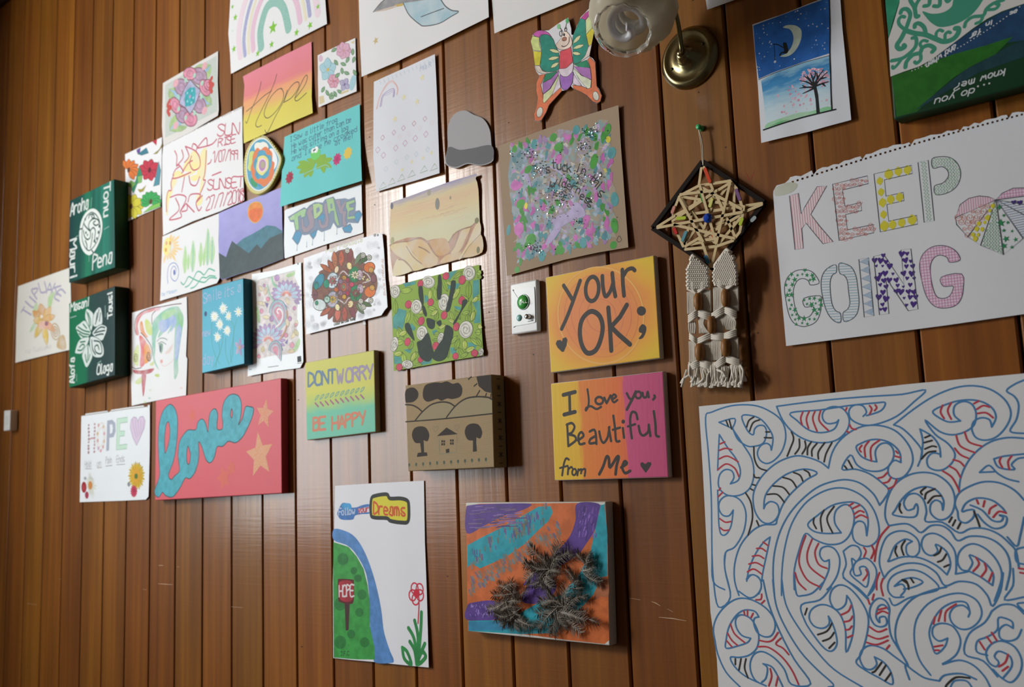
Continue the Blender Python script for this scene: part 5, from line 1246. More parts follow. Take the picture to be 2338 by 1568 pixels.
a.part('letter'); a.line(IB, [(1045, 1490), (1080, 1420), (1110, 1335), (1130, 1350), (1140, 1430), (1200, 1340), (1218, 1340), (1200, 1410), (1190, 1490)], 6)
a.part('letter'); a.line(IB, [(1240, 1430), (1290, 1395), (1270, 1375), (1250, 1430), (1275, 1480), (1320, 1460)], 5.5)
a.part('heart'); a.fill(IB, [(1458, 1478), (1415, 1420), (1410, 1392), (1430, 1382), (1455, 1400), (1480, 1380), (1505, 1385), (1508, 1405), (1480, 1450)])
a.done()

# ---- don't worry be happy
a = Art('lettered_canvas', 'small canvas fading yellow to aqua reading DONT WORRY BE HAPPY', 'canvas', 'H2',
        [(375, 342), (990, 228), (1005, 958), (390, 1032)], off=.018, mat=ramp('yellow_to_aqua', [(0, '#7fcbb4'), (.33, '#7fcdb0'), (.46, '#bfd47c'), (.6, '#d9d872'), (1, '#d6d67a')], noise=.16, scale=4, stretch=(1, 2), rough=.6), box=True, side=paper('cream_edge', '#b9ae92', .8))
def slab(ch_list, mat, w):
    for t, p, q, h in ch_list: a.part('letter'); a.text(mat, t, p, q, h, w, 0, 1.6, False, True)
slab([('DONT', (405, 552), (640, 520), (0, -118))], ink('#6d87a3'), 6.5); slab([('WORRY', (660, 530), (972, 478), (0, -118))], ink('#a295b0'), 6.5); slab([('BE', (448, 945), (550, 935), (0, -112)), ('HAPPY', (615, 940), (905, 885), (0, -112))], ink('#d58468'), 6.5)
a.part('leaf_stroke', each=True)
for k in range(10):
    x, y = 480 + k * 45, 655 - k * 8
    a.line(ink('#7cae9c'), [(x - 16, y + 22), (x - 4, y - 10), (x + 20, y - 24), (x + 6, y + 4), (x - 14, y + 20)], 2.4)
    a.line(ink('#a56a86'), [(x - 14, y + 46), (x + 14, y + 78)], 4.5, False)
a.done()

# ---- burlap canvas
BUR = bpy.data.materials.new('burlap'); nt, N, L, B = nodes_of(BUR)
uvn = N.new('ShaderNodeTexCoord'); w1 = N.new('ShaderNodeTexWave'); w2 = N.new('ShaderNodeTexWave')
w1.bands_direction = 'X'; w2.bands_direction = 'Z'
for w in (w1, w2):
    w.inputs['Scale'].default_value = 130; w.inputs['Distortion'].default_value = 1.2; w.inputs['Detail'].default_value = 1
    L.new(uvn.outputs['Object'], w.inputs['Vector'])
mm = N.new('ShaderNodeMath'); mm.operation = 'MULTIPLY'; L.new(w1.outputs['Fac'], mm.inputs[0]); L.new(w2.outputs['Fac'], mm.inputs[1])
cr = N.new('ShaderNodeValToRGB'); cr.color_ramp.elements[0].color = lin('#9b8462'); cr.color_ramp.elements[1].color = lin('#cbb592'); L.new(mm.outputs['Value'], cr.inputs['Fac'])
L.new(cr.outputs['Color'], B.inputs['Base Color']); B.inputs['Roughness'].default_value = .9
bp = N.new('ShaderNodeBump'); bp.inputs['Strength'].default_value = .4; bp.inputs['Distance'].default_value = .001; L.new(mm.outputs['Value'], bp.inputs['Height']); L.new(bp.outputs['Normal'], B.inputs['Normal'])
a = Art('burlap_canvas', 'deep burlap canvas with black pen drawing of hills, trees, a small house and sun', 'canvas', 'H2',
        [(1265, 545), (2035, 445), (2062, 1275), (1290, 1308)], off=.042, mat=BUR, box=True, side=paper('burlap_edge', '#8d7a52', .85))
CH = ink('#453f3b', .8)
a.part('cloud'); a.fill(CH, [(1268, 600), (1300, 568), (1345, 565), (1380, 600), (1380, 650), (1340, 690), (1290, 698), (1270, 690)], True)
a.part('cloud'); a.fill(CH, [(1425, 600), (1450, 540), (1530, 518), (1590, 520), (1640, 508), (1690, 530), (1740, 522), (1775, 570), (1760, 640), (1690, 665), (1640, 660), (1590, 680), (1550, 665), (1470, 690), (1430, 660)], True)
a.part('sun'); a.fill(CH, [(1900, 465), (2030, 450), (2036, 612), (1980, 600), (1920, 550)]); a.lines(CH, [[(1830, 490), (1855, 468)], [(1880, 550), (1905, 530)], [(1930, 590), (1900, 640)], [(1990, 615), (1980, 645)], [(2030, 620), (2025, 680)]], 3, False)
a.part('hills'); a.fill(ink('#a3977a', .9), [(1372, 855), (1420, 780), (1500, 715), (1590, 692), (1660, 700), (1712, 725), (1640, 830)], True); a.fill(ink('#a3977a', .9), [(1640, 830), (1712, 730), (1800, 665), (1900, 645), (2040, 665), (2042, 795)])
a.lines(CH, [[(1270, 715), (1330, 720), (1380, 745), (1420, 780)], [(1355, 858), (1420, 780), (1500, 715), (1590, 692), (1660, 700), (1708, 730)], [(1635, 828), (1712, 730), (1800, 665), (1900, 645), (2000, 650), (2036, 668)]], 3.4); a.line(CH, [(1272, 868), (1640, 838), (2042, 795)], 2.8)
for tx, ty, tr in [(1405, 990, [(1370, 1180), (1380, 1145), (1410, 1140), (1400, 1050), (1395, 1030), (1430, 1030), (1435, 1140), (1460, 1140), (1465, 1170)]), (1875, 965, [(1870, 1135), (1870, 1040), (1850, 1000), (1870, 1010), (1900, 990), (1898, 1050), (1905, 1130)])]:
    a.part('tree'); a.fill(CH, [(tx - 78, ty), (tx - 60, ty - 60), (tx - 10, ty - 82), (tx + 45, ty - 70), (tx + 76, ty - 10), (tx + 60, ty + 50), (tx + 20, ty + 40), (tx, ty + 65), (tx - 50, ty + 62)], True); a.fill(CH, tr)
a.part('house'); a.fill(CH, [(1550, 995), (1635, 918), (1735, 978)]); HL = ink('#7d8a70'); a.line(HL, [(1570, 1010), (1570, 1155), (1725, 1140), (1725, 995)], 1.4, False)
for x, y in [(1605, 1055), (1682, 1048)]:
    for dx in (-9, 9):
        for dy in (-13, 13): a.fill(CH, [(x + dx - 7, y + dy - 10), (x + dx + 7, y + dy - 11), (x + dx + 7, y + dy + 9), (x + dx - 7, y + dy + 10)])
a.fill(CH, [(1628, 1112), (1658, 1106), (1660, 1140), (1630, 1146)])
for x, y in [(1540, 925), (1728, 912)]: a.part('heart'); a.line('#8a7f72', [(x, y + 38), (x - 24, y), (x - 14, y - 18), (x, y - 4), (x + 14, y - 22), (x + 24, y - 8)], 1.2, False, True)
a.part('flower_stitch', each=True)
for i in range(12):
    x = 1303 + i * 62; y = 1252 - i * 4.5; a.ell('#3f5040', x, y, 3, 4)
a.part('flower_stem', kind='stuff')
for i in range(12): x = 1303 + i * 62; a.line('#6f7f60', [(x, 1255 - i * 4.5), (x + 2, 1285 - i * 4.5)], .8, False)
o = a.done()
# marks down the right-hand edge of the deep canvas
X0, Z0 = a.P((2035, 445)); X1, Z1 = a.P((2062, 1275))
for i in range(11):
    t = (i + .5) / 11; x = X0 + (X1 - X0) * t + .0004; z = Z0 + (Z1 - Z0) * t; V = []; F = []
    segs = [((-.006, 0), (.006, 0))] if i % 2 == 0 else [((-.006, .004), (.006, -.004)), ((-.006, -.004), (.006, .004)), ((0, .006), (0, -.006))]
    for p, q in segs:
        dx, dz = q[0] - p[0], q[1] - p[1]; l = math.hypot(dx, dz); nx, nz = -dz / l * .0009, dx / l * .0009; b = len(V)
        V += [(x, -.021 + p[0] + nx, z + p[1] + nz), (x, -.021 + p[0] - nx, z + p[1] - nz), (x, -.021 + q[0] - nx, z + q[1] - nz), (x, -.021 + q[0] + nx, z + q[1] + nz)]; F.append((b, b + 1, b + 2, b + 3))
    mesh_obj('edge_mark', V, F, CH, o)

# ---- love
a = Art('love_canvas', 'wide coral red canvas with the word love in chunky teal script and gold stars', 'canvas', 'H1',
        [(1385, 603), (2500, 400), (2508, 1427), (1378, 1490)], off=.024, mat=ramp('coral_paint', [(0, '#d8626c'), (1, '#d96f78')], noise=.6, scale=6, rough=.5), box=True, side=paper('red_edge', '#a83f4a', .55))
TL, DT = ink('#4aa5b4', .5, 'paint'), ink('#3f4a55', .6)
a.x0, a.y0, a.sc = ZOOM['LV']
lo = [(10, 800), (20, 770), (45, 690), (38, 560), (35, 430), (45, 320), (70, 240), (115, 195), (150, 220), (170, 290), (170, 400), (160, 500), (140, 600), (108, 690), (125, 725), (150, 700), (185, 660), (175, 560), (185, 460), (220, 400), (250, 375), (300, 372), (315, 320), (345, 298), (370, 330), (385, 390), (395, 280), (415, 235), (440, 228), (455, 270), (450, 365), (490, 362), (485, 270), (495, 190), (525, 140), (565, 122), (605, 140), (622, 200), (615, 290), (600, 340), (630, 290), (650, 215), (675, 210), (708, 225), (695, 290), (660, 370), (625, 430), (580, 465), (530, 455), (490, 490), (450, 495), (430, 570), (400, 607), (370, 580), (345, 500), (320, 460), (322, 560), (300, 660), (260, 717), (225, 715), (190, 780), (140, 845), (90, 840), (65, 815), (40, 848), (15, 835)]
lh = [[(85, 540), (80, 440), (90, 340), (108, 320), (118, 380), (110, 460)], [(245, 490), (262, 550), (255, 610), (240, 610), (235, 550)], [(552, 225), (560, 250), (555, 290), (545, 270)]]
a.part('love_lettering', 'teal joined script outlined in grey'); a.fill(TL, lo, True, lh)
for l_ in [lo] + lh: a.line(DT, l_, 2.6, True, True)
a.x0, a.y0, a.sc = ZOOM['H1']
a.part('star', 'gold star'); a.star(ink('#dd925c', .6, 'crayon'), 2310, 1085, 62, .12, .45); a.part('star', 'gold star'); a.star(ink('#db8454', .6, 'crayon'), 2355, 720, 40, -.2, .45)
for x, y, r in [(1712, 735, 20), (1990, 1290, 34), (2060, 1200, 24)]: a.part('star'); a.star(ink('#da6f62', .6), x, y, r, .3, .5)
a.done()

# ---- follow your dreams
a = Art('dreams_painting', 'tall white sheet reading follow your Dreams above a blue river, green hill and HOPE signpost', 'painting', 'DM',
        [(402, 92), (700, 73), (1053, 55), (1060, 500), (1075, 900), (1088, 1425), (700, 1385), (388, 1355), (385, 800), (395, 400)], off=.0025, mat=paper('white_paper_d', '#e7e8ee'), curl=curl(.003, .005, wave=.0012))
a.part('river'); a.fill(ink('#5688c4', .5, 'paint'), [(394, 410), (480, 425), (550, 470), (610, 560), (660, 680), (705, 830), (740, 1000), (760, 1160), (800, 1290), (832, 1370), (810, 1392), (690, 1384), (690, 1280), (660, 1150), (655, 940), (630, 740), (560, 600), (490, 530), (392, 490)], True)
a.part('green_hill'); a.fill(ink('#3d9a47', .5, 'paint'), [(390, 505), (440, 520), (500, 540), (560, 610), (610, 700), (640, 820), (658, 960), (656, 1120), (690, 1270), (694, 1366), (560, 1365), (392, 1352), (388, 800)])
for x, y, r in [(460, 630, 40), (540, 715, 24), (600, 890, 34), (580, 1020, 30), (440, 1240, 44), (620, 1240, 34), (440, 960, 44), (520, 1180, 30), (570, 770, 26)]: a.fill(ink('#2c7a3a', .5, 'paint'), oval(x, y, r, r * 1.1), True)
a.part('signpost'); a.fill('#4a2f30', [(472, 950), (510, 950), (502, 1150), (480, 1155)]); a.fill('#5f2026', [(422, 790), (440, 775), (530, 780), (540, 800), (538, 940), (500, 958), (440, 945), (425, 920)], True); a.fill(ink('#a32c38', .5, 'paint'), [(432, 800), (530, 800), (528, 930), (440, 925)], True)
a.part('sign_lettering'); a.text('#ded5d6', 'HOPE', (432, 905), (538, 900), (0, -80), 4, letters=True)
a.part('blue_blob'); a.fill(ink('#3f74b8', .5, 'paint'), [(418, 290), (440, 240), (460, 218), (500, 225), (515, 250), (560, 250), (600, 235), (655, 230), (658, 292), (600, 300), (550, 310), (530, 340), (450, 340), (425, 315)], True); a.fill(ink('#3f9ad0', .5, 'paint'), [(450, 230), (510, 222), (520, 262), (470, 270)], True)
a.part('word'); a.text('#b9c9e4', 'Follow', (428, 308), (552, 298), (0, -48), 3); a.fill('#e3d9e0', [(570, 262), (650, 245), (655, 285), (575, 292)]); a.text('#c04a5a', 'your', (572, 288), (650, 280), (0, -40), 3)
a.part('dream_cloud'); dc = [(668, 190), (700, 165), (780, 155), (805, 185), (880, 185), (930, 200), (942, 240), (938, 350), (890, 362), (810, 350), (780, 330), (690, 325), (665, 300)]
a.fill(ink('#d9cf2e', .5), dc); a.line(ink('#25261f', .5), dc, 9, True, True)
a.part('letter'); a.text('#d0582c', 'Dreams', (685, 298), (918, 312), (0, -84), 5, letters=True)
a.part('red_flower'); 
for x, y in [(985, 845), (1022, 850), (1025, 895), (992, 925), (970, 895)]: a.ring('#d0304a', x, y, 11, 12, 3.5)
a.ell('#cf2740', 1000, 882, 10); a.line('#c93a4a', [(1018, 935), (1016, 1000), (1010, 1100)], 3.5)
for p in [[(940, 1135), (980, 1210), (1000, 1330)], [(985, 1080), (1010, 1200), (1005, 1380)], [(1035, 1020), (1030, 1150), (1010, 1390)], [(950, 1235), (985, 1300), (1000, 1400)], [(1060, 1250), (1030, 1320), (1000, 1400)], [(895, 1280), (930, 1310), (960, 1400), (910, 1360), (895, 1280)], [(1050, 1310), (1065, 1350), (1010, 1400), (1020, 1330), (1050, 1310)]]:
    a.part('grass_blade'); a.line(ink('#2f8a48', .5, 'paint'), p, 9)
a.part('signature'); a.text('#24402a', 'J.F.C', (440, 1340), (505, 1335), (0, -30), 1.6)
a.done()

# ---- feather collage
a = Art('feather_canvas', 'canvas painted in purple, teal and orange swirls with tufts of grey feathers', 'canvas', 'C8',
        [(55, 75), (1450, 65), (1492, 1500), (75, 1355)], off=.026, mat=paper('white_gesso', '#d8d6d0', .7), box=True, side=RAWC)
PA = lambda h: ink(h, .38, 'paint')
TEA, PUR, ORG = PA('#309dae'), PA('#5f4490'), PA('#cc6c3a')
a.part('paint')
a.fill(ORG, [(62, 110), (200, 85), (1160, 78), (1380, 90), (1450, 110), (1470, 500), (1478, 1000), (1486, 1440), (1440, 1480), (1100, 1445), (600, 1380), (80, 1350), (70, 800)])
a.fill(PUR, [(62, 140), (110, 100), (300, 88), (700, 85), (620, 150), (430, 210), (250, 300), (70, 380)], True)
a.fill(PUR, [(1165, 85), (1380, 85), (1380, 180), (1350, 330), (1260, 480), (1160, 600), (900, 760), (640, 900), (700, 800), (900, 620), (1080, 430), (1150, 250)], True)
a.fill(PUR, [(640, 960), (820, 760), (960, 900), (850, 1060), (640, 1070)], True)
a.fill(PUR, [(75, 1100), (150, 1065), (330, 1050), (480, 1120), (460, 1220), (80, 1245)], True)
a.fill(TEA, [(72, 500), (200, 430), (400, 330), (600, 220), (780, 115), (900, 110), (925, 170), (880, 260), (780, 350), (640, 490), (450, 620), (200, 730), (120, 680), (75, 720)])
a.fill(TEA, [(1400, 100), (1440, 90), (1468, 400), (1470, 800), (1390, 850), (1330, 990), (1150, 1180), (1050, 1230), (960, 1370), (600, 1382), (85, 1350), (82, 1250), (500, 1240), (620, 1160), (800, 1060), (1000, 1000), (1180, 800), (1300, 560), (1350, 330)])
a.fill(PA('#3a86ac'), [(85, 1260), (480, 1255), (500, 1330), (400, 1345), (85, 1345)])
a.fill(PA('#b06a48'), [(1390, 840), (1440, 810), (1475, 830), (1478, 1000), (1400, 1010), (1330, 1040)], True)
a.part('brush_marks', kind='stuff')
for i in range(90):
    u = random.random(); x = 90 + 780 * u; y = 650 - 470 * u + random.uniform(-90, 80) - 100 * (1 - abs(2 * u - 1)) * .3
    a.line(PA(random.choice(['#6d7a70', '#5a5f98', '#7d8a86', '#6f5f94', '#8a7a60'])), [(x, y - random.uniform(14, 34)), (x + 5, y + random.uniform(14, 34))], random.uniform(2, 4.5), False)
for i in range(190):
    u = random.random(); x = 100 + 900 * u; y = 900 - 560 * u + random.uniform(-80, 90)
    a.line(PA(random.choice(['#8d7666', '#8a7d74', '#6f8a90', '#b0704c', '#a8694a', '#b8744e', '#7a6a80'])), [(x - 10, y - 14), (x + 6, y + 16)], random.uniform(2.5, 6), False)
for i in range(50):
    y = random.uniform(110, 330); x = random.uniform(70, 500) - y * .2 + 60
    a.line(PA(random.choice(['#8a6fa8', '#5d4a80', '#7d6a80'])), [(max(75, x), y), (max(80, x) + random.uniform(60, 160), y - random.uniform(0, 18))], random.uniform(1.2, 2.6), False)
for i in range(40):
    x = random.uniform(1180, 1360); y = random.uniform(100, 420); a.line(PA(random.choice(['#8f6fc0', '#4f3a7a', '#7a5aa8'])), [(x, y), (x - random.uniform(2, 16), y + random.uniform(20, 60))], random.uniform(1.5, 3.5), False)
for i in range(46):
    x = random.uniform(90, 330); y = random.uniform(1080, 1200); a.line(PA(random.choice(['#8a74c0', '#9d8ad0', '#4f3a86'])), [(x, y), (x + random.uniform(-14, 14), y + random.uniform(8, 24))], random.uniform(1.5, 3), False)
a.part('hole', 'black hole'); a.fill('#141414', [(900, 1190), (935, 1192), (938, 1225), (900, 1220)])
o = a.done()
# real feathers: a bent quill with ragged vanes on both sides, lifted off the canvas
FM = [ramp('feather_a', [(0, '#cbc3b8'), (.35, '#a0988d'), (.7, '#7d756b'), (1, '#bdb5aa')], axis='u', noise=1.2, scale=30, rough=.8), ramp('feather_b', [(0, '#aba398'), (.35, '#7d756b'), (.7, '#5a534b'), (1, '#9a9287')], axis='u', noise=1.2, scale=30, rough=.8)]
QM = ink('#a9a196', .5)
def feather(p0, p1, wd, bend, k):
    X0, Z0 = a.P(p0); X1, Z1 = a.P(p1); L = math.hypot(X1 - X0, Z1 - Z0); tx, tz = (X1 - X0) / L, (Z1 - Z0) / L; nx, nz = -tz, tx
    n = 30; V = []; F = []; uv = []; C = []; hgt = random.uniform(.003, .013)
    for i in range(n + 1):
        t = i / n; b = bend * math.sin(t * math.pi * .8) * L
        C.append((X0 + tx * L * t + nx * b, -.029 - hgt * math.sin(t * 2.2), Z0 + tz * L * t + nz * b))
    for side in (-1, 1):
        for i in range(1, n):
            t = i / n; w = wd * (math.sin(min(1, t * 1.6 + .1) * math.pi * .5)) * (1 if t < .78 else math.sqrt(max(.02, 1 - ((t - .78) / .22) ** 2)))
            w *= random.uniform(.75, 1.05) if t > .35 else random.uniform(.5, 1.5)      # downy near the quill, tidy near the tip
            c = C[i]; fw = random.uniform(.007, .012) * (1 if t > .3 else random.uniform(.2, 1.4)); bw = L / n * random.uniform(.5, 1.05)
            e = (c[0] + nx * w * side + tx * fw, c[1] + random.uniform(-.004, .003), c[2] + nz * w * side + tz * fw)
            b = len(V); V += [c, (c[0] + tx * bw, c[1], c[2] + tz * bw), ((c[0] + e[0]) / 2 + tx * bw * .8, (c[1] + e[1]) / 2 - .001, (c[2] + e[2]) / 2 + tz * bw * .8), (e[0] + tx * bw * .3, e[1], e[2] + tz * bw * .3), e]
            F.append((b, b + 1, b + 2, b + 3, b + 4)); s0 = random.uniform(-.15, .15); uv += [(t * .6 + s0, .5), (t * .6 + s0, .5), (t * .6 + .2 + s0, .7), (t * .5 + .35 + s0, 1), (t * .5 + .35 + s0, 1)]
    f = mesh_obj('feather', V, F, FM[k % 2], o, uvs=uv)
    tube('quill', [(x, y - .0006, z) for x, y, z in C], [.0008 * (1 - .8 * i / n) for i in range(n + 1)], QM, f, 5)
rnd = random.Random(11); k = 0
for cx, cy, an0, an1, cnt, Lr in [(905, 750, -175, -20, 10, (150, 320)), (905, 750, 20, 170, 8, (110, 260)), (1240, 700, -120, 60, 7, (90, 240)), (520, 1020, -100, 230, 12, (90, 240)), (600, 1160, 20, 200, 9, (90, 230)), (1040, 1120, -170, 190, 23, (110, 330)), (1150, 900, -140, 40, 6, (80, 180))]:
    for i in range(cnt):
        t = math.radians(an0 + (an1 - an0) * (i + rnd.uniform(.2, .8)) / cnt); L = rnd.uniform(*Lr); q = rnd.uniform(0, 70)
        feather((cx + q * math.cos(t + 2), cy + q * math.sin(t + 2)), (cx + L * math.cos(t), cy + L * math.sin(t)), rnd.uniform(.009, .016), rnd.uniform(-.28, .28), k); k += 1
for p, q in [((780, 735), (690, 640)), ((1100, 640), (1170, 590)), ((1270, 1225), (1420, 1280)), ((400, 990), (600, 890)), ((360, 980), (365, 1240)), ((490, 1150), (440, 1290))]: feather(p, q, .010, .12, k); k += 1
# ================================================================ right part of the wall
# ---- KEEP GOING
top = [(305, 270), (330, 225), (400, 205), (430, 178)]
ex = []
for i in range(44):
    t = i / 43; x = 440 + (2330 - 440) * t; y = 172 - 545 * t - 20 * math.sin(t * 3.1)
    ex.append((x, y + random.uniform(-14, 8)))
    if i % 9 == 4: ex.append((x + 14, y + 22))
holes = []
for i in range(48):
    t = i / 47; x = 462 + (2320 - 462) * t; y = 196 - 545 * t - 18 * math.sin(t * 3.1)
    holes.append([(x - 9, y + 9), (x + 9, y + 6), (x + 9, y - 10), (x - 9, y - 7)])
a = Art('lettering_poster', 'large sketchpad sheet with patterned outline letters KEEP GOING and a segmented heart', 'poster', 'K2',
        top + ex + [(2338, -372), (2480, -400), (2640, 1222), (2338, 1268), (1700, 1360), (1000, 1450), (408, 1527), (370, 1100), (325, 600), (303, 300)], off=.0035, mat=paper('poster_paper', '#dfe1e6'), holes=holes, curl=curl(.003, .002, .004, .001, wave=.001))
OUT = ink('#4c4f58')
a.part('torn_corner_wash'); a.fill(ink('#b9bda6', .7, 'wash'), [(315, 262), (340, 232), (430, 200), (500, 215), (470, 270), (400, 300), (320, 310)], True)
def hatch(mat, pts, dx, w, tilt=0.0, wavy=0.0, horiz=False):
    """fill an outline with ruled or zig-zag lines, clipped to it"""
    xs = [p[0] for p in pts]; ys = [p[1] for p in pts]
    if horiz:
        y = min(ys) - 300
        while y < max(ys) + 300:
            run = []
            x = min(xs)
            while x <= max(xs) + 4:
                q = (x, y + tilt * (x - min(xs)) + (wavy * (1 if int(x / 14) % 2 else -1) if wavy else 0))
                if inside(q, [pts]): run.append(q)
                elif len(run) > 1: a.line(mat, run, w, False); run = []
                else: run = []
                x += 14 if wavy else 7
            if len(run) > 1: a.line(mat, run, w, False)
            y += dx
    else:
        x = min(xs) - 200
        while x < max(xs) + 200:
            run = []; y = min(ys)
            while y <= max(ys) + 4:
                q = (x + tilt * (y - min(ys)) + (wavy * (1 if int(y / 14) % 2 else -1) if wavy else 0), y)
                if inside(q, [pts]): run.append(q)
                elif len(run) > 1: a.line(mat, run, w, False); run = []
                else: run = []
                y += 14 if wavy else 7
            if len(run) > 1: a.line(mat, run, w, False)
            x += dx
def scatter(fn, pts, step, jit=.3):
    xs = [p[0] for p in pts]; ys = [p[1] for p in pts]; y = min(ys); r = 0
    while y < max(ys):
        x = min(xs) + (step / 2 if r % 2 else 0)
        while x < max(xs):
            q = (x + random.uniform(-jit, jit) * step, y + random.uniform(-jit, jit) * step)
            if inside(q, [pts]): fn(*q)
            x += step
        y += step; r += 1
def outl(pts, fillc=None, holes=()):
    if fillc: a.fill(fillc, pts, holes=holes)
    a.line(OUT, pts, 1.3, False, True)
    for h in holes: a.line(OUT, h, 1.3, False, True)
Kp = [(435, 308), (508, 288), (530, 455), (560, 400), (660, 235), (738, 228), (608, 460), (680, 555), (790, 682), (708, 698), (570, 530), (535, 575), (548, 735), (480, 746)]
a.part('letter', 'letter K with pink stripes'); outl(Kp, ink('#ead9de')); hatch(ink('#c98f9c'), Kp, 20, 1.1, .1)
E1 = [(785, 215), (1068, 147), (1075, 210), (865, 262), (885, 395), (1012, 362), (1022, 428), (890, 462), (905, 585), (1112, 542), (1120, 608), (838, 672)]
a.part('letter', 'letter E with red spirals'); outl(E1)
def curlm(h, r0=3.0):
    def f(x, y):
        r = r0 * random.uniform(.6, 1.25); X, Z = a.P((x, y)); a.ribbon(ink(h), [(X + math.cos(t * .9) * r * .001 * (t / 14), Z + math.sin(t * .9) * r * .001 * (t / 14)) for t in range(3, 15)], .7)
    return f
scatter(curlm('#d2776c', 4.2), E1, 36, .15)
E2 = [(1120, 132), (1425, 62), (1432, 128), (1205, 180), (1218, 312), (1358, 282), (1365, 348), (1225, 380), (1240, 515), (1468, 468), (1475, 538), (1172, 602)]
a.part('letter', 'letter E with yellow gems'); outl(E2)
for x, y, r in [(1168, 190, 6), (1240, 135, 8), (1318, 112, 7), (1392, 100, 7), (1178, 280, 6), (1190, 365, 7), (1256, 340, 7), (1328, 322, 7), (1198, 462, 6), (1205, 555, 8), (1272, 545, 7), (1345, 528, 7), (1430, 505, 8)]: a.shape('#d9cf3c', x, y, [(0, 1.2), (.8, .5), (.85, -.3), (0, -1.2), (-.85, -.3), (-.8, .5)], r)
P1 = [(1478, 38), (1560, 20), (1610, 512), (1528, 525)]; P2 = [(1592, 10), (1660, -8), (1740, 0), (1800, 50), (1825, 130), (1800, 220), (1730, 280), (1625, 300), (1612, 230), (1680, 205), (1725, 150), (1715, 100), (1670, 72), (1600, 85)]
P2 = catmull(P2, True, 3)
a.part('letter', 'letter P with green zigzags'); outl(P1); hatch(ink('#7db88a'), P1, 23, 1, .1, 9); outl(P2); hatch(ink('#7db88a'), P2, 23, 1, .1, 9)
G1 = [(675, 1018), (605, 1032), (590, 1000), (550, 980), (505, 992), (475, 1040), (466, 1110), (480, 1210), (510, 1280), (555, 1298), (600, 1285), (628, 1240), (622, 1205), (560, 1210), (552, 1140), (685, 1120), (692, 1180), (685, 1260), (650, 1330), (590, 1362), (535, 1368), (470, 1340), (430, 1270), (405, 1150), (395, 1050), (420, 970), (480, 920), (545, 908), (610, 920), (655, 965)]
G1 = catmull(G1, True, 3)
a.part('letter', 'letter G with green stars'); outl(G1); scatter(lambda x, y: a.star('#2f8a57', x, y, random.uniform(2.6, 6), random.uniform(-.5, .5), .38), G1, 40, .2)
Oa = [(810, 868), (815, 930), (785, 950), (765, 1010), (770, 1120), (785, 1200), (815, 1245), (848, 1262), (850, 1335), (800, 1325), (750, 1270), (715, 1180), (692, 1050), (700, 960), (740, 900)]
Ob = [(838, 858), (890, 862), (940, 890), (975, 960), (990, 1060), (1000, 1170), (985, 1260), (940, 1310), (878, 1328), (870, 1258), (905, 1230), (925, 1180), (915, 1090), (905, 1000), (880, 955), (842, 935)]
Oa, Ob = catmull(Oa, True, 3), catmull(Ob, True, 3)
a.part('letter', 'letter O with blue rules'); 
for q in (Oa, Ob): outl(q); hatch(ink('#7fb0c2'), q, 22, 1, -.05, horiz=True)
I1 = [(998, 825), (1075, 810), (1120, 1282), (1042, 1294)]
a.part('letter', 'letter I with blue triangles'); outl(I1)
for k in range(7): y = 848 + k * 68; a.fill(ink('#9db6cf', .7, 'crayon'), [(1003 + k * 6.4, y - 4), (1078 + k * 6.2, y - 36), (1082 + k * 6.2, y + 24)]); a.line('#7f93ad', [(1003 + k * 6.4, y - 4), (1078 + k * 6.2, y - 36), (1082 + k * 6.2, y + 24)], .9, False, True)
N1 = [(1118, 800), (1198, 782), (1365, 1030), (1340, 748), (1420, 738), (1478, 1228), (1400, 1242), (1255, 1030), (1232, 970), (1218, 985), (1242, 1265), (1165, 1275)]
a.part('letter', 'letter N with purple hearts'); outl(N1); scatter(lambda x, y: a.heart('#4b2f83', x, y, random.uniform(2.2, 5.4), random.uniform(-.3, .2)), N1, 50, .2)
G2 = [(1818, 832), (1735, 848), (1715, 810), (1660, 790), (1610, 810), (1580, 870), (1580, 960), (1600, 1060), (1630, 1125), (1680, 1142), (1735, 1120), (1765, 1060), (1755, 1040), (1682, 1042), (1668, 968), (1832, 942), (1845, 1060), (1825, 1150), (1770, 1205), (1670, 1220), (1600, 1195), (1545, 1120), (1510, 1000), (1490, 870), (1520, 780), (1590, 725), (1670, 712), (1745, 730), (1800, 775)]
G2 = catmull(G2, True, 3)
a.part('letter', 'letter G with pink checks'); outl(G2, ink('#e6d2e0')); hatch(ink('#c87fb0'), G2, 24, .9, .1); hatch(ink('#c87fb0'), G2, 24, .9, -.12, horiz=True)
cx, cy = 2112, 342
hs = [(2110, 342), (2050, 318), (1975, 310), (1890, 330), (1820, 380), (1780, 450), (1785, 520), (1815, 590), (1880, 640), (1985, 710), (2170, 788), (2330, 655), (2440, 520), (2470, 400), (2430, 300), (2350, 245), (2250, 248), (2160, 290)]
seg = [(0, [(2110, 342), (2050, 318), (1975, 310), (1890, 330), (1820, 380), (1783, 485)]), (1, [(2110, 342), (1783, 485), (1790, 540), (1880, 642)]), (2, [(2110, 342), (1880, 642), (1985, 710)]), (3, [(2110, 342), (1985, 710), (2170, 788)]), (4, [(2110, 342), (2170, 788), (2330, 655)]), (5, [(2110, 342), (2330, 655), (2440, 520)]), (6, [(2110, 342), (2440, 520), (2470, 400)]), (7, [(2110, 342), (2470, 400), (2430, 300)]), (8, [(2110, 342), (2430, 300), (2350, 245), (2250, 248), (2160, 290)])]
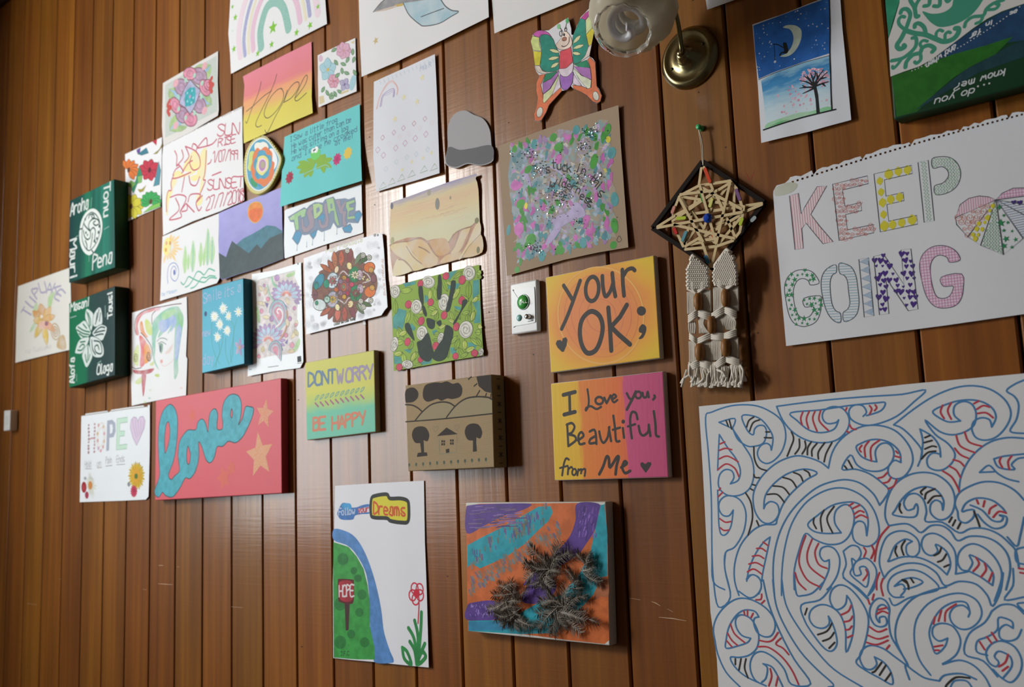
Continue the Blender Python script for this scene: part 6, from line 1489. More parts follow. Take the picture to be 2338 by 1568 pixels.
for k, q in seg:
    a.part('heart_segment')
    outl(q, ink('#e6d2e0') if k in (0, 8) else None)
    if k == 0: hatch(ink('#c98f9c'), q, 20, 1, .08)
    if k == 1: scatter(curlm('#d98a7c', 5.5), q, 46, .15)
    if k == 2: scatter(lambda x, y: a.shape('#d9cf3c', x, y, [(0, 1.2), (.8, .5), (.85, -.3), (0, -1.2), (-.85, -.3), (-.8, .5)], random.uniform(2.5, 4.5)), q, 46, .2)
    if k == 3: hatch(ink('#7db88a'), q, 23, 1, .0, 9)
    if k == 4: scatter(lambda x, y: a.star('#2f8a57', x, y, random.uniform(3, 7), random.uniform(-.5, .5), .38), q, 62, .2)
    if k in (5, 6): hatch(ink('#8fa3c0'), q, 20, .9, -.2, horiz=True)
    if k == 7: scatter(lambda x, y: a.heart('#4b2f83', x, y, random.uniform(2.5, 4.5)), q, 56, .2)
    if k == 8: hatch(ink('#c87fb0'), q, 24, .9, .1); hatch(ink('#c87fb0'), q, 24, .9, -.12, horiz=True)
a.done()

# ---- moon and blossom tree
a = Art('moon_painting', 'white sheet with a night sky crescent moon above a pink blossom tree', 'painting', 'C7',
        [(82, 258), (400, 150), (700, 30), (900, -40), (1003, -70), (1030, 300), (1075, 750), (1122, 1262), (680, 1385), (175, 1505), (140, 900)], off=.0035, mat=paper('paint_paper', '#dcdfe6'), curl=curl(.005, .004, wave=.001))
a.part('night_sky'); a.fill(ink('#2a66b4', .5, 'paint'), [(92, 270), (400, 155), (700, 40), (885, -25), (900, 300), (900, 560), (620, 650), (320, 755), (148, 830), (112, 560)])
a.part('star_speckles', kind='stuff')
for i in range(70):
    x = random.uniform(120, 880); y = random.uniform(270, 800) - (x - 120) * .36
    if 340 < x < 620 and 250 < y < 620: continue
    a.ell(random.choice(['#cfd8e6', '#b9c3b0', '#7f9a86', '#e3e6ea']), x, y, random.uniform(.5, 1.4))
a.part('crescent_moon'); a.fill(ink('#cfdcca', .5, 'paint'), [(405, 290), (450, 265), (530, 268), (585, 300), (602, 350), (590, 430), (545, 520), (490, 575), (430, 598), (375, 592), (440, 560), (490, 500), (515, 420), (505, 350), (470, 305)], True)
a.part('fishing_figure', 'small black fishing silhouette'); BKF = ink('#1d2024', .5)
a.fill(BKF, [(405, 455), (425, 445), (445, 460), (455, 500), (462, 535), (440, 565), (395, 560), (378, 588), (366, 580), (385, 550), (415, 540), (410, 500)], True); a.line(BKF, [(405, 500), (350, 470), (305, 465)], 1.6); a.line(BKF, [(310, 468), (318, 560), (320, 640)], .9, False); a.ell('#d9dde2', 321, 650, 2.4)
a.part('day_sky'); a.fill(ramp('day_sky_wash', [(.08, '#d9e4ea'), (.26, '#c6dde8'), (.36, '#93c2dd'), (.43, '#4a92c6'), (.48, '#3a86c0'), (.53, '#8fc0da')], noise=.16, scale=5, stretch=(1.2, 6), angle=.0), [(175, 850), (320, 765), (620, 662), (888, 590), (900, 800), (908, 1160), (780, 1190), (400, 1300), (230, 1350), (205, 1100)])
a.part('grass'); a.fill(ink('#8fce9e', .6, 'wash'), [(230, 1355), (240, 1300), (400, 1240), (560, 1190), (700, 1170), (880, 1120), (905, 1160), (780, 1192), (420, 1290)], True); a.fill(ink('#4fae60', .6, 'wash'), [(260, 1330), (400, 1270), (480, 1260), (440, 1290)], True)
a.part('blossom', kind='stuff')
for i in range(150):
    t = random.uniform(0, 6.28); r = math.sqrt(random.random()); a.ell(random.choice(['#dba0b4', '#e3b7c4', '#d88ea4', '#e9c9d2']), 735 + 165 * r * math.cos(t), 820 + 110 * r * math.sin(t) - 10 * math.cos(t), random.uniform(1, 2.8), random.uniform(.8, 2))
for i in range(60): a.ell(random.choice(['#dcaabd', '#e4bccc', '#d48ea8']), random.gauss(560, 110), random.gauss(1040, 70), random.uniform(.7, 2.2))
a.part('tree'); a.fill(BKF, [(722, 900), (752, 895), (775, 1000), (792, 1190), (758, 1195), (748, 1050)])
for p in [[(735, 905), (720, 840), (695, 770)], [(735, 900), (690, 850), (630, 800)], [(730, 905), (660, 865), (585, 850)], [(735, 920), (650, 920), (580, 930)], [(740, 925), (680, 955), (615, 985)], [(740, 890), (770, 820), (830, 740)], [(745, 900), (790, 840), (870, 760)], [(750, 905), (820, 880), (885, 860)], [(720, 840), (745, 790), (740, 750)], [(690, 850), (660, 800)], [(770, 830), (760, 770)], [(800, 830), (860, 815)], [(820, 880), (850, 910)], [(640, 920), (610, 900)]]: a.line(BKF, p, (3.6, 1.2))
a.part('ground_line'); a.line(BKF, [(200, 1368), (400, 1300), (600, 1240), (780, 1195), (958, 1152)], 2.6); a.line(BKF, [(892, -20), (900, 300), (898, 560), (905, 740), (910, 960), (920, 1160)], 2); a.line('#3c3f45', [(150, 838), (320, 765), (620, 658), (895, 585)], 1, False)
a.done()

# ---- green koru canvas, upper corner
a = Art('koru_canvas', 'big dark green canvas with white koru scrolls and upside-down white handwriting', 'canvas', 'C6',
        [(40, -420), (60, 0), (165, 1475), (1773, 1055), (2600, 850), (2600, -900)], off=.034, mat=ramp('forest_green', [(0, '#173a24'), (1, '#184526')], noise=.4, scale=4, rough=.45), box=True, side=paper('deep_green_edge', '#173a22', .5), bevel=.003)
a.part('painted_fields')
a.fill(ink('#2f8a6a', .5, 'paint'), [(50, -300), (64, 60), (100, 470), (160, 250), (240, 0), (300, -300)])
a.fill(ink('#1f4163', .5, 'paint'), [(700, 690), (900, 540), (1150, 360), (1450, 175), (1773, 50), (2300, -150), (2300, 400), (1773, 500), (1300, 560), (900, 670), (740, 740)])
a.fill(ink('#25641f', .5, 'paint'), [(400, 860), (700, 740), (900, 670), (1300, 560), (1640, 450), (1420, 670), (1100, 830), (900, 960), (700, 1130), (450, 1380), (200, 1440), (140, 940)])
a.fill(ink('#1c3d45', .5, 'paint'), [(420, 1370), (560, 1250), (800, 1060), (1050, 860), (1420, 670), (1640, 540), (1773, 505), (1773, 700), (1200, 900), (900, 1080), (640, 1240)])
WHK = ink('#c9c9c6', .6, 'wash')
a.part('white_field'); a.fill(ink('#cfcdca', .6), [(255, -150), (235, 40), (150, 330), (100, 480), (112, 700), (125, 945), (300, 880), (480, 820), (640, 730), (760, 640), (960, 490), (1150, 345), (1320, 230), (1500, 140), (1773, 45), (2200, -160), (1300, -350)])
KT = ink('#3f8f76', .5)
a.part('green_crescent'); a.fill(KT, [(520, 140), (640, 170), (780, 150), (880, 80), (940, -40), (1280, -80), (1250, 30), (1160, 150), (1050, 240), (900, 310), (740, 335), (640, 290), (570, 220)], True)
a.part('koru_scroll', each=True)
for p, w in [([(250, 160), (270, 120), (330, 115), (370, 180), (340, 290), (310, 370)], 12), ([(310, 370), (240, 310), (225, 250), (260, 205), (300, 210)], 10), ([(310, 370), (260, 470), (205, 560), (240, 605), (300, 580), (290, 560)], 14), ([(310, 375), (420, 410), (560, 430), (680, 480), (790, 515), (900, 480), (960, 410), (965, 355), (925, 350)], 14),
             ([(560, 420), (540, 340), (480, 290), (430, 300), (425, 335)], 12), ([(690, 490), (690, 410), (730, 370), (770, 385)], 9), ([(800, 510), (800, 430), (835, 395), (865, 405)], 9), ([(395, 470), (440, 470), (440, 560), (380, 640), (270, 720), (140, 750)], 11), ([(270, 720), (210, 800), (160, 845), (150, 820)], 9),
             ([(310, 830), (325, 760), (400, 680), (490, 650), (520, 590), (600, 560), (670, 600), (640, 640)], 12), ([(490, 650), (500, 730), (450, 780), (425, 765)], 10), ([(515, 590), (490, 540), (530, 500), (580, 510)], 9), ([(390, -80), (370, 0), (420, 90), (440, 200), (470, 200)], 12), ([(430, 100), (450, 40), (520, -60)], 11), ([(540, 75), (600, 60), (610, -20)], 11), ([(660, 75), (730, 70), (735, -30)], 11),
             ([(1040, 330), (1060, 270), (1140, 210), (1270, 190), (1310, 110), (1400, 40), (1520, 0)], 10), ([(1180, 290), (1240, 260), (1270, 190)], 9), ([(1330, 120), (1420, 110), (1465, 60), (1430, 50)], 9), ([(800, -40), (830, 20), (870, -20)], 11)]:
    a.line(KT, p, w * .55)
WS = ink('#c9cdd0', .5)
a.part('dotted_edge', kind='stuff')
for i in range(34): t = i / 33; a.ell(WS, 390 + 1330 * t, 862 - 560 * t - 230 * t * t + 12, .9)
a.part('writing', 'small upside-down white handwriting')
for t, p, q, h in [('know me?', (1540, 850), (930, 1040), (8, 75)), ('do you', (1165, 1085), (670, 1225), (8, 75)), ('and when', (930, 545), (560, 790), (18, 55)), ('far', (1240, 350), (1100, 435), (14, 50)), ('in', (1390, 245), (1300, 290), (12, 40)), ('as', (1690, 120), (1600, 150), (10, 36))]:
    a.text(WS, t, p, q, h, 1.8, .25)
for x, y in [(1205, 1065), (1280, 1045), (1345, 1030)]: a.part('dot'); a.ell(WS, x, y, 1.4)
a.done()

# ---- big koru pattern in felt pen
a = Art('koru_poster', 'largest white sheet, filled with blue felt-pen koru spirals hatched in red and black', 'poster', 'R1',
        [(48, 270), (400, 235), (900, 185), (1500, 115), (2338, 38), (2700, 0), (2900, 2600), (220, 2500), (185, 2240), (175, 2050), (130, 1720), (100, 1200), (75, 700)], off=.003, mat=paper('koru_paper', '#dfe0e2'), curl=curl(.002, .002, .003, .0, wave=.0008, k=3))
BP, RP, KP = ink('#4a83b6', .55), ink('#c4424f', .55), ink('#3a3733', .55)
def spiral(cx, cy, r, a0, turn, k=1.0):
    """koru hook: curls in from radius r by 'turn' degrees"""
    n = max(6, int(abs(turn) / 22)); out = []
    for i in range(n + 1):
        t = math.radians(a0 + turn * i / n); q = r * (1 - .55 * i / n)
        out.append((cx + q * math.cos(t), cy + q * math.sin(t) * k))
    return out
a.part('blue_line', each=True)
BLUE = [
 [(230, 1560), (148, 1500), (140, 1300), (135, 900), (115, 600), (95, 350), (140, 310), (280, 265), (430, 262), (540, 300), (630, 370), (660, 470), (640, 570), (590, 640), (530, 672), (480, 650), (460, 600), (480, 550), (520, 530), (550, 545), (558, 578)],
 [(190, 382), (300, 355), (285, 420), (250, 410), (190, 382)], [(285, 420), (320, 500), (380, 545), (430, 552), (500, 530), (525, 460), (510, 410), (470, 405), (440, 430), (430, 470), (390, 440), (350, 340), (420, 335), (490, 365), (550, 440), (570, 500), (558, 578)],
 [(192, 468), (185, 600), (180, 720)], [(192, 468), (250, 560), (310, 640), (340, 720), (325, 790), (270, 815)], [(270, 815), (295, 770), (280, 725), (235, 715), (195, 750), (185, 820), (210, 870), (270, 900), (350, 890), (410, 840), (435, 750), (420, 640), (360, 540), (280, 420)],
 [(180, 860), (185, 1000), (190, 1110), (205, 1170), (240, 1170), (275, 1110), (290, 1000)], [(290, 1000), (260, 1040), (215, 1035), (188, 985), (200, 930), (250, 898), (320, 915), (365, 970), (380, 1050), (360, 1160), (300, 1260), (235, 1300), (232, 1420), (270, 1580)],
 [(595, 270), (780, 245), (1000, 220), (1250, 200), (1480, 185), (1645, 155), (1560, 240), (1440, 340), (1300, 395), (1200, 400), (1120, 360), (1105, 300), (1140, 262), (1200, 265), (1228, 310), (1205, 340)], [(595, 270), (640, 370), (720, 460), (830, 515), (940, 525), (1030, 500), (1095, 430), (1105, 350), (1060, 285), (990, 272), (930, 300), (918, 350), (950, 390), (1010, 385), (1032, 365)],
 [(1032, 365), (1000, 430), (910, 455), (820, 435), (740, 370), (695, 315), (900, 295), (1100, 265), (1300, 245), (1360, 245), (1330, 300), (1230, 335)],
 [(960, 705), (985, 600), (1040, 510), (1130, 440), (1230, 405), (1350, 410), (1450, 455), (1530, 550), (1555, 640), (1535, 710), (1490, 765), (1430, 780), (1385, 750), (1385, 690), (1425, 650), (1470, 665)], [(1470, 665), (1460, 590), (1400, 530), (1330, 505), (1260, 505), (1190, 530), (1155, 558), (1190, 620), (1250, 650), (1300, 660)], [(1300, 660), (1290, 590), (1320, 540), (1370, 528), (1410, 560), (1420, 620), (1385, 690), (1320, 725), (1230, 720), (1160, 680), (1115, 612), (1055, 712), (1150, 712), (1250, 745), (1340, 810), (1385, 860), (1355, 920), (1320, 965)],
 [(960, 705), (900, 660), (800, 625), (720, 620), (610, 660), (520, 730), (460, 810), (430, 900), (440, 1000), (480, 1070), (530, 1095), (580, 1075), (612, 1020), (600, 960), (555, 940), (520, 960), (505, 990)], [(505, 990), (515, 900), (570, 820), (660, 750), (760, 715), (830, 715), (880, 742), (800, 790), (700, 880), (640, 960), (600, 1060), (585, 1100), (500, 1105), (420, 1150), (340, 1250), (300, 1380), (300, 1500), (330, 1600)],
 [(1320, 965), (1280, 890), (1200, 820), (1120, 790), (1030, 790), (900, 830), (790, 910), (690, 1020), (620, 1150), (580, 1300), (570, 1450), (580, 1600)], [(630, 1600), (632, 1450), (650, 1280), (700, 1100), (790, 960), (900, 880), (1010, 845), (1110, 855), (1210, 910), (1280, 1000), (1315, 1110), (1310, 1200), (1260, 1250), (1200, 1250), (1140, 1210), (1130, 1130), (1165, 1080), (1215, 1095), (1230, 1180)],
 [(1230, 1180), (1240, 1080), (1220, 1000), (1160, 950), (1080, 945), (980, 970), (880, 1040), (815, 1100), (860, 1150), (950, 1165), (1050, 1160)], [(1050, 1160), (1005, 1090), (1010, 1010), (1060, 965), (1110, 970), (1140, 1030), (1135, 1110), (1100, 1190), (1040, 1235), (950, 1240), (860, 1205), (800, 1165), (760, 1260), (720, 1420), (720, 1560)],
 [(965, 1350), (930, 1360), (900, 1320), (910, 1270), (960, 1255), (1010, 1280), (1040, 1350), (1025, 1450), (980, 1530), (950, 1560)], [(965, 1350), (960, 1430), (900, 1560)],
 [(550, 1190), (500, 1230), (440, 1320), (400, 1420), (385, 1500)], [(550, 1190), (530, 1290), (500, 1430), (490, 1500)], [(385, 1490), (420, 1455), (470, 1475), (488, 1530), (470, 1590)],
 [(1420, 400), (1560, 290), (1700, 200), (1850, 140), (1980, 125), (2100, 150), (2200, 220), (2245, 310), (2220, 400), (2150, 480), (2070, 508), (2000, 490), (1970, 430), (1985, 375), (2040, 350), (2095, 365), (2110, 415)], [(2110, 415), (2140, 350), (2120, 290), (2060, 245), (1980, 225), (1880, 230), (1780, 260), (1695, 305), (1740, 350), (1810, 380), (1890, 372)], [(1890, 372), (1845, 330), (1850, 265), (1910, 235), (1970, 255), (2000, 320), (1985, 400), (1920, 450), (1830, 470), (1740, 445), (1640, 365), (1710, 465), (1800, 530), (1850, 600), (1835, 660), (1780, 710), (1720, 720), (1665, 695), (1655, 640), (1690, 600), (1740, 605), (1750, 625)],
 [(1420, 400), (1480, 425), (1560, 500), (1620, 590), (1590, 690)], [(1605, 430), (1690, 480), (1740, 550), (1750, 625)], [(1605, 430), (1625, 520), (1610, 640)],
 [(2338, 85), (2270, 115), (2215, 160), (2270, 200), (2300, 260), (2285, 360), (2240, 445), (2338, 460)], [(1880, 870), (1890, 780), (1930, 680), (2000, 590), (2100, 520), (2220, 490), (2338, 495)], [(2025, 735), (2090, 685), (2150, 740), (2220, 780), (2300, 800)], [(2025, 735), (2130, 730)], [(2125, 640), (2200, 620), (2338, 605)], [(2125, 640), (2160, 700), (2270, 715), (2250, 680), (2290, 640), (2338, 630)],
 [(1385, 1110), (1360, 1050), (1365, 960), (1400, 860), (1460, 790), (1550, 745), (1650, 735), (1740, 760), (1820, 830), (1850, 920), (1835, 1010), (1790, 1060), (1730, 1065), (1680, 1020), (1680, 960), (1715, 930), (1755, 950), (1765, 1000)], [(1765, 1000), (1770, 930), (1720, 860), (1640, 835), (1550, 860), (1480, 920), (1430, 1000), (1420, 1035), (1560, 1050), (1590, 1000), (1580, 955), (1560, 990)], [(1560, 990), (1515, 1000), (1490, 950), (1520, 895), (1580, 885), (1630, 930), (1650, 1010), (1645, 1080), (1760, 1085), (1880, 1160), (1960, 1130), (2060, 1130), (2160, 1170), (2240, 1240), (2280, 1290), (2300, 1400)],
 [(1385, 1110), (1500, 1095), (1560, 1120), (1612, 1158), (1680, 1110), (1760, 1110), (1820, 1150), (1870, 1215), (1950, 1185), (2060, 1190), (2150, 1230), (2220, 1310), (2240, 1420), (2210, 1560)], [(1350, 1470), (1320, 1380), (1330, 1280), (1370, 1190), (1440, 1150), (1520, 1155), (1590, 1210), (1600, 1290), (1560, 1330), (1515, 1310), (1510, 1250), (1550, 1220)], [(1550, 1220), (1500, 1205), (1430, 1250), (1390, 1340), (1385, 1362), (1480, 1330), (1600, 1335), (1720, 1390), (1795, 1455)], [(1795, 1455), (1820, 1380), (1790, 1290), (1715, 1240), (1730, 1290), (1690, 1320), (1640, 1300), (1615, 1240), (1640, 1180), (1710, 1165), (1790, 1210), (1850, 1290), (1860, 1400), (1855, 1450)],
 [(1855, 1450), (1950, 1430), (1900, 1420), (1870, 1370), (1880, 1300), (1930, 1250), (2000, 1240), (2090, 1290), (2160, 1380), (2180, 1480), (2130, 1640)], [(2115, 1530), (2120, 1450), (2060, 1370), (1955, 1315), (1975, 1370), (1950, 1420)], [(2115, 1530), (2030, 1470), (1950, 1430)],
 [(1870, 1010), (1850, 950), (1880, 880), (1960, 830), (2060, 800), (2170, 810), (2270, 860), (2338, 930)], [(1870, 1010), (1880, 1070), (1930, 1090), (1980, 1050), (1985, 1000), (1940, 1000), (1900, 1010), (1930, 950), (2010, 915), (2110, 930), (2180, 980), (2210, 1020)], [(1960, 965), (2040, 1000), (2110, 1070), (2170, 1080), (2190, 1050), (2160, 1035), (2215, 1050), (2200, 1110), (2130, 1130), (2060, 1090), (2010, 1030)], [(2338, 1050), (2310, 1180), (2285, 1255), (2220, 1190)],
 [(1065, 1290), (1120, 1250), (1170, 1260), (1190, 1310), (1160, 1360), (1125, 1340), (1130, 1400), (1115, 1450), (1180, 1510), (1230, 1540), (1245, 1450), (1220, 1400), (1180, 1405), (1190, 1450), (1150, 1460), (1135, 1410), (1160, 1360), (1230, 1340), (1290, 1400), (1295, 1480), (1240, 1600)], [(1065, 1290), (1085, 1380), (1065, 1470), (1170, 1550), (1240, 1620)]]
for p in BLUE: a.line(BP, p, 2.7, n=4)
# lower half, traced from the second view
a.x0, a.y0, a.sc = ZOOM['R2']
BLUE2 = [
 [(140, 300), (150, 480), (185, 670), (270, 600), (230, 400), (235, 295)], [(330, 560), (400, 605), (450, 590), (485, 540), (480, 480), (440, 445), (400, 450), (383, 475)], [(160, 900), (150, 820), (180, 730), (250, 650), (330, 610), (420, 620), (510, 670), (570, 740), (585, 810), (560, 870), (510, 880), (460, 850), (435, 790), (440, 750), (470, 740)], [(470, 740), (440, 700), (370, 692), (310, 730), (260, 810), (240, 900), (240, 960), (320, 945), (390, 920), (412, 890)], [(412, 890), (350, 870), (310, 810), (310, 750), (350, 725), (410, 750), (450, 810), (470, 880), (455, 960), (400, 1010), (330, 1025), (270, 1025), (300, 1090), (380, 1160), (520, 1225)], [(160, 900), (180, 1000), (240, 1130), (340, 1234)],
 [(520, 1225), (450, 1190), (415, 1130), (410, 1060), (440, 1000), (500, 985), (580, 1030), (650, 1110), (700, 1215), (835, 1210), (720, 1040), (620, 850), (540, 650), (500, 480)], [(500, 1070), (530, 1100), (520, 1170), (490, 1200)], [(500, 1070), (570, 1100), (640, 1234)], [(568, 480), (590, 650), (650, 800), (760, 980), (880, 1110), (995, 1215), (960, 1234)], [(632, 480), (660, 650), (740, 800), (860, 960), (1000, 1110), (1200, 1234)],
 [(720, 450), (735, 580), (780, 590), (850, 570), (920, 500)], [(980, 530), (900, 620), (770, 655), (790, 760), (850, 860), (930, 960), (985, 980), (1020, 930), (1010, 850), (985, 780), (960, 735)], [(960, 735), (965, 790), (920, 820), (860, 805), (825, 750), (840, 690), (900, 655), (970, 665), (1040, 720), (1080, 830), (1085, 990), (1130, 870), (1140, 740), (1120, 640), (1090, 590)], [(1090, 590), (1080, 650), (1040, 685), (1000, 680), (970, 620), (985, 550), (1040, 515), (1110, 540), (1190, 630), (1240, 740), (1230, 870), (1190, 1000), (1155, 1060), (1220, 1115), (1320, 1170), (1410, 1215), (1400, 1130), (1350, 1060), (1285, 1022)], [(1285, 1022), (1300, 1075), (1260, 1110), (1210, 1095), (1180, 1030), (1200, 970), (1260, 940), (1350, 965), (1440, 1030), (1520, 1080), (1450, 960), (1400, 870), (1385, 760), (1390, 680), (1360, 625), (1310, 610), (1265, 650), (1250, 720), (1280, 790), (1330, 810), (1370, 790), (1360, 740), (1320, 745), (1320, 780), (1295, 740), (1310, 670), (1350, 655), (1385, 690)],
 [(1240, 620), (1170, 550), (1065, 465)], [(1240, 590), (1285, 530), (1300, 440)], [(1350, 470), (1400, 410), (1500, 365), (1620, 370), (1720, 430), (1780, 520), (1880, 490), (2000, 510), (2080, 590), (2115, 665), (2170, 560), (2190, 430)], [(1490, 600), (1420, 600), (1380, 550), (1390, 480), (1450, 430), (1560, 410), (1660, 450), (1740, 540), (1620, 580), (1520, 610), (1425, 660), (1390, 610)], [(1425, 525), (1480, 510), (1500, 550), (1470, 590)], [(1425, 525), (1480, 480), (1560, 465), (1625, 495), (1560, 530), (1490, 545)],
 [(1520, 1080), (1440, 920), (1435, 800), (1480, 690), (1570, 600), (1700, 550), (1790, 530)], [(1530, 1180), (1500, 1080), (1560, 1120), (1640, 1170), (1740, 1190)], [(1680, 1150), (1600, 1040), (1565, 900), (1580, 760), (1660, 650), (1780, 590), (1900, 575), (2000, 620), (2040, 700), (2020, 770), (1960, 820), (1890, 825), (1830, 780), (1815, 720), (1850, 670), (1910, 660), (1955, 700), (1945, 740)], [(1955, 700), (1930, 640), (1850, 635), (1760, 680), (1700, 760), (1670, 850), (1690, 940), (1720, 1000), (1780, 950), (1800, 890)], [(1800, 890), (1740, 910), (1695, 870), (1700, 810), (1760, 785), (1840, 810), (1890, 900), (1870, 990), (1820, 1040), (1760, 1075), (1880, 1045), (1980, 1080), (2060, 1160), (2100, 1234)],
 [(1740, 1190), (1780, 1150), (1900, 1140), (2000, 1180)], [(1820, 1234), (1850, 1190), (1930, 1190), (1970, 1234)], [(2338, 600), (2200, 620), (2260, 520), (2260, 400)], [(2338, 640), (2290, 650), (2338, 700)], [(2110, 700), (2180, 655), (2270, 660), (2338, 720)], [(2110, 700), (2060, 780), (1950, 860), (1920, 1000), (2050, 1050), (2150, 1160)], [(2260, 820), (2210, 795), (2165, 830), (2170, 890), (2230, 910), (2290, 890), (2320, 830)], [(2260, 820), (2250, 770), (2160, 745), (2150, 830), (2080, 880), (2010, 910), (2005, 985), (2080, 1010)], [(2180, 985), (2150, 985), (2130, 1020), (2160, 1060), (2140, 1090), (2090, 1060), (2070, 990), (2110, 930), (2180, 910), (2270, 950), (2320, 1040), (2310, 1130), (2250, 1200), (2180, 1170), (2120, 1110)], [(2180, 985), (2240, 1020), (2250, 1090), (2190, 1170)], [(2338, 250), (2280, 270), (2285, 350), (2338, 370)]]
for p in BLUE2: a.line(BP, p, 2.7, n=4)
a.x0, a.y0, a.sc = ZOOM['R1']
a.part('red_hatch', each=True)
RED = [[(195, 535), (230, 520)], [(192, 580), (235, 565), (280, 575)], [(190, 640), (250, 620), (325, 660)], [(182, 715), (240, 675), (300, 705), (330, 765)], [(185, 905), (215, 875)], [(190, 860), (200, 845)], [(195, 1060), (235, 1085), (275, 1080)], [(200, 1125), (225, 1143), (260, 1140)],
       [(780, 310), (765, 355), (775, 400)], [(825, 305), (805, 360), (820, 425)], [(865, 305), (850, 360), (880, 445)], [(905, 300), (895, 370), (960, 440)], [(1250, 265), (1265, 290), (1250, 325)], [(1290, 260), (1300, 280), (1285, 300)], [(1090, 280), (1080, 300)], [(1110, 400), (1125, 425), (1155, 432)], [(1090, 445), (1105, 455)],
       [(1195, 545), (1178, 570), (1190, 590)], [(1245, 515), (1215, 560), (1220, 625)], [(1320, 508), (1260, 560), (1262, 655)], [(1435, 585), (1450, 600)], [(1430, 620), (1465, 630)], [(1310, 775), (1345, 765), (1375, 735)], [(1345, 810), (1380, 800), (1400, 770)], [(1380, 850), (1420, 830), (1440, 785)],
       [(1765, 262), (1750, 310), (1775, 355)], [(1825, 245), (1800, 300), (1825, 360)], [(1985, 250), (2020, 232)], [(2005, 290), (2050, 265), (2095, 275)], [(2010, 320), (2070, 315), (2120, 350)], [(1920, 450), (1950, 520), (2040, 550)], [(1860, 475), (1890, 550), (1990, 595)], [(1850, 565), (1890, 610), (1945, 635)], [(1840, 645), (1885, 660), (1915, 690)], [(1810, 690), (1860, 720), (1890, 770)], [(1765, 725), (1830, 770), (1875, 850), (1880, 870)],
       [(2175, 630), (2165, 660), (2185, 700)], [(2250, 620), (2225, 660), (2235, 715)], [(1105, 970), (1135, 950)], [(1130, 990), (1180, 965)], [(1140, 1030), (1180, 1005), (1210, 1015)], [(1150, 1055), (1190, 1035), (1235, 1055)], [(2005, 930), (2015, 955)], [(2060, 935), (2050, 975)], [(2140, 965), (2100, 990), (2090, 1025)], [(2210, 1020), (2160, 1010), (2120, 1050)],
       [(1385, 1115), (1330, 1180), (1300, 1260), (1285, 1360)], [(1210, 1265), (1225, 1290), (1210, 1330)], [(1265, 1250), (1280, 1290), (1260, 1340)], [(800, 1180), (765, 1280), (755, 1380), (810, 1490), (900, 1540)], [(845, 1205), (810, 1310), (830, 1400), (930, 1480)], [(890, 1235), (865, 1300), (890, 1380), (950, 1410)], [(725, 1440), (750, 1510), (800, 1560)], [(500, 1225), (535, 1250)], [(455, 1270), (490, 1270), (520, 1290)], [(425, 1325), (470, 1320), (505, 1340)], [(400, 1380), (450, 1370), (500, 1395)], [(390, 1435), (435, 1415), (490, 1450)],
       [(1225, 1420), (1235, 1450), (1205, 1495)], [(2000, 1335), (2020, 1380), (1980, 1430)], [(2060, 1375), (2070, 1420), (2035, 1470)], [(2115, 1440), (2090, 1500)], [(1320, 1440), (1300, 1500), (1300, 1560)], [(2300, 1410), (2338, 1415)], [(2310, 1440), (2338, 1445)]]
for p in RED: a.line(RP, p, 2.8)
a.part('black_hatch', each=True)
BLK = [[(240, 370), (255, 410)], [(262, 365), (280, 430)], [(435, 345), (400, 370), (385, 415)], [(475, 365), (430, 385), (405, 445)], [(520, 450), (545, 450)], [(510, 490), (560, 492)], [(435, 555), (440, 640), (470, 700), (525, 722)], [(435, 750), (445, 770), (475, 772)], [(425, 820), (445, 825)], [(412, 850), (430, 860)], [(378, 880), (415, 950), (425, 1060), (395, 1175)], [(455, 1075), (470, 1110)],
       [(700, 450), (715, 500), (690, 570), (670, 620)], [(755, 500), (755, 560), (725, 605)], [(795, 515), (800, 560), (775, 605)], [(840, 520), (815, 560), (812, 610)], [(880, 530), (845, 575), (845, 620)], [(935, 525), (890, 590), (890, 640)], [(985, 525), (945, 600), (930, 660)], [(715, 735), (760, 755), (780, 795)], [(790, 718), (820, 735), (830, 760)], [(640, 770), (700, 790), (735, 840)], [(570, 830), (640, 840), (685, 890)], [(530, 890), (600, 890), (650, 945)], [(1075, 690), (1090, 710)], [(1100, 650), (1130, 705)],
       [(1640, 490), (1675, 475)], [(1635, 525), (1690, 510)], [(1640, 570), (1690, 550), (1720, 555)], [(1615, 640), (1660, 595), (1715, 585)], [(860, 1055), (855, 1090), (875, 1130)], [(930, 1000), (905, 1060), (915, 1150)], [(1000, 975), (950, 1060), (990, 1160)], [(1465, 955), (1460, 990), (1475, 1020)], [(1645, 840), (1610, 870), (1620, 890)], [(1710, 850), (1650, 880), (1640, 920)], [(1755, 900), (1700, 905), (1660, 950)], [(1830, 1050), (1810, 1085)], [(1855, 1070), (1835, 1110)], [(1890, 1090), (1870, 1130)], [(1985, 1010), (2010, 1070), (2025, 1115)], [(1440, 1255), (1430, 1290), (1445, 1325)], [(1500, 1215), (1475, 1260), (1490, 1315)], [(1755, 1265), (1740, 1300), (1705, 1320)], [(1790, 1310), (1765, 1350), (1730, 1365)], [(1810, 1385), (1775, 1400)], [(1480, 1490), (1510, 1500), (1525, 1545)], [(1540, 1480), (1560, 1510)]]
for p in BLK: a.line(KP, p, 2.8)
a.x0, a.y0, a.sc = ZOOM['R2']
a.part('red_hatch', each=True)
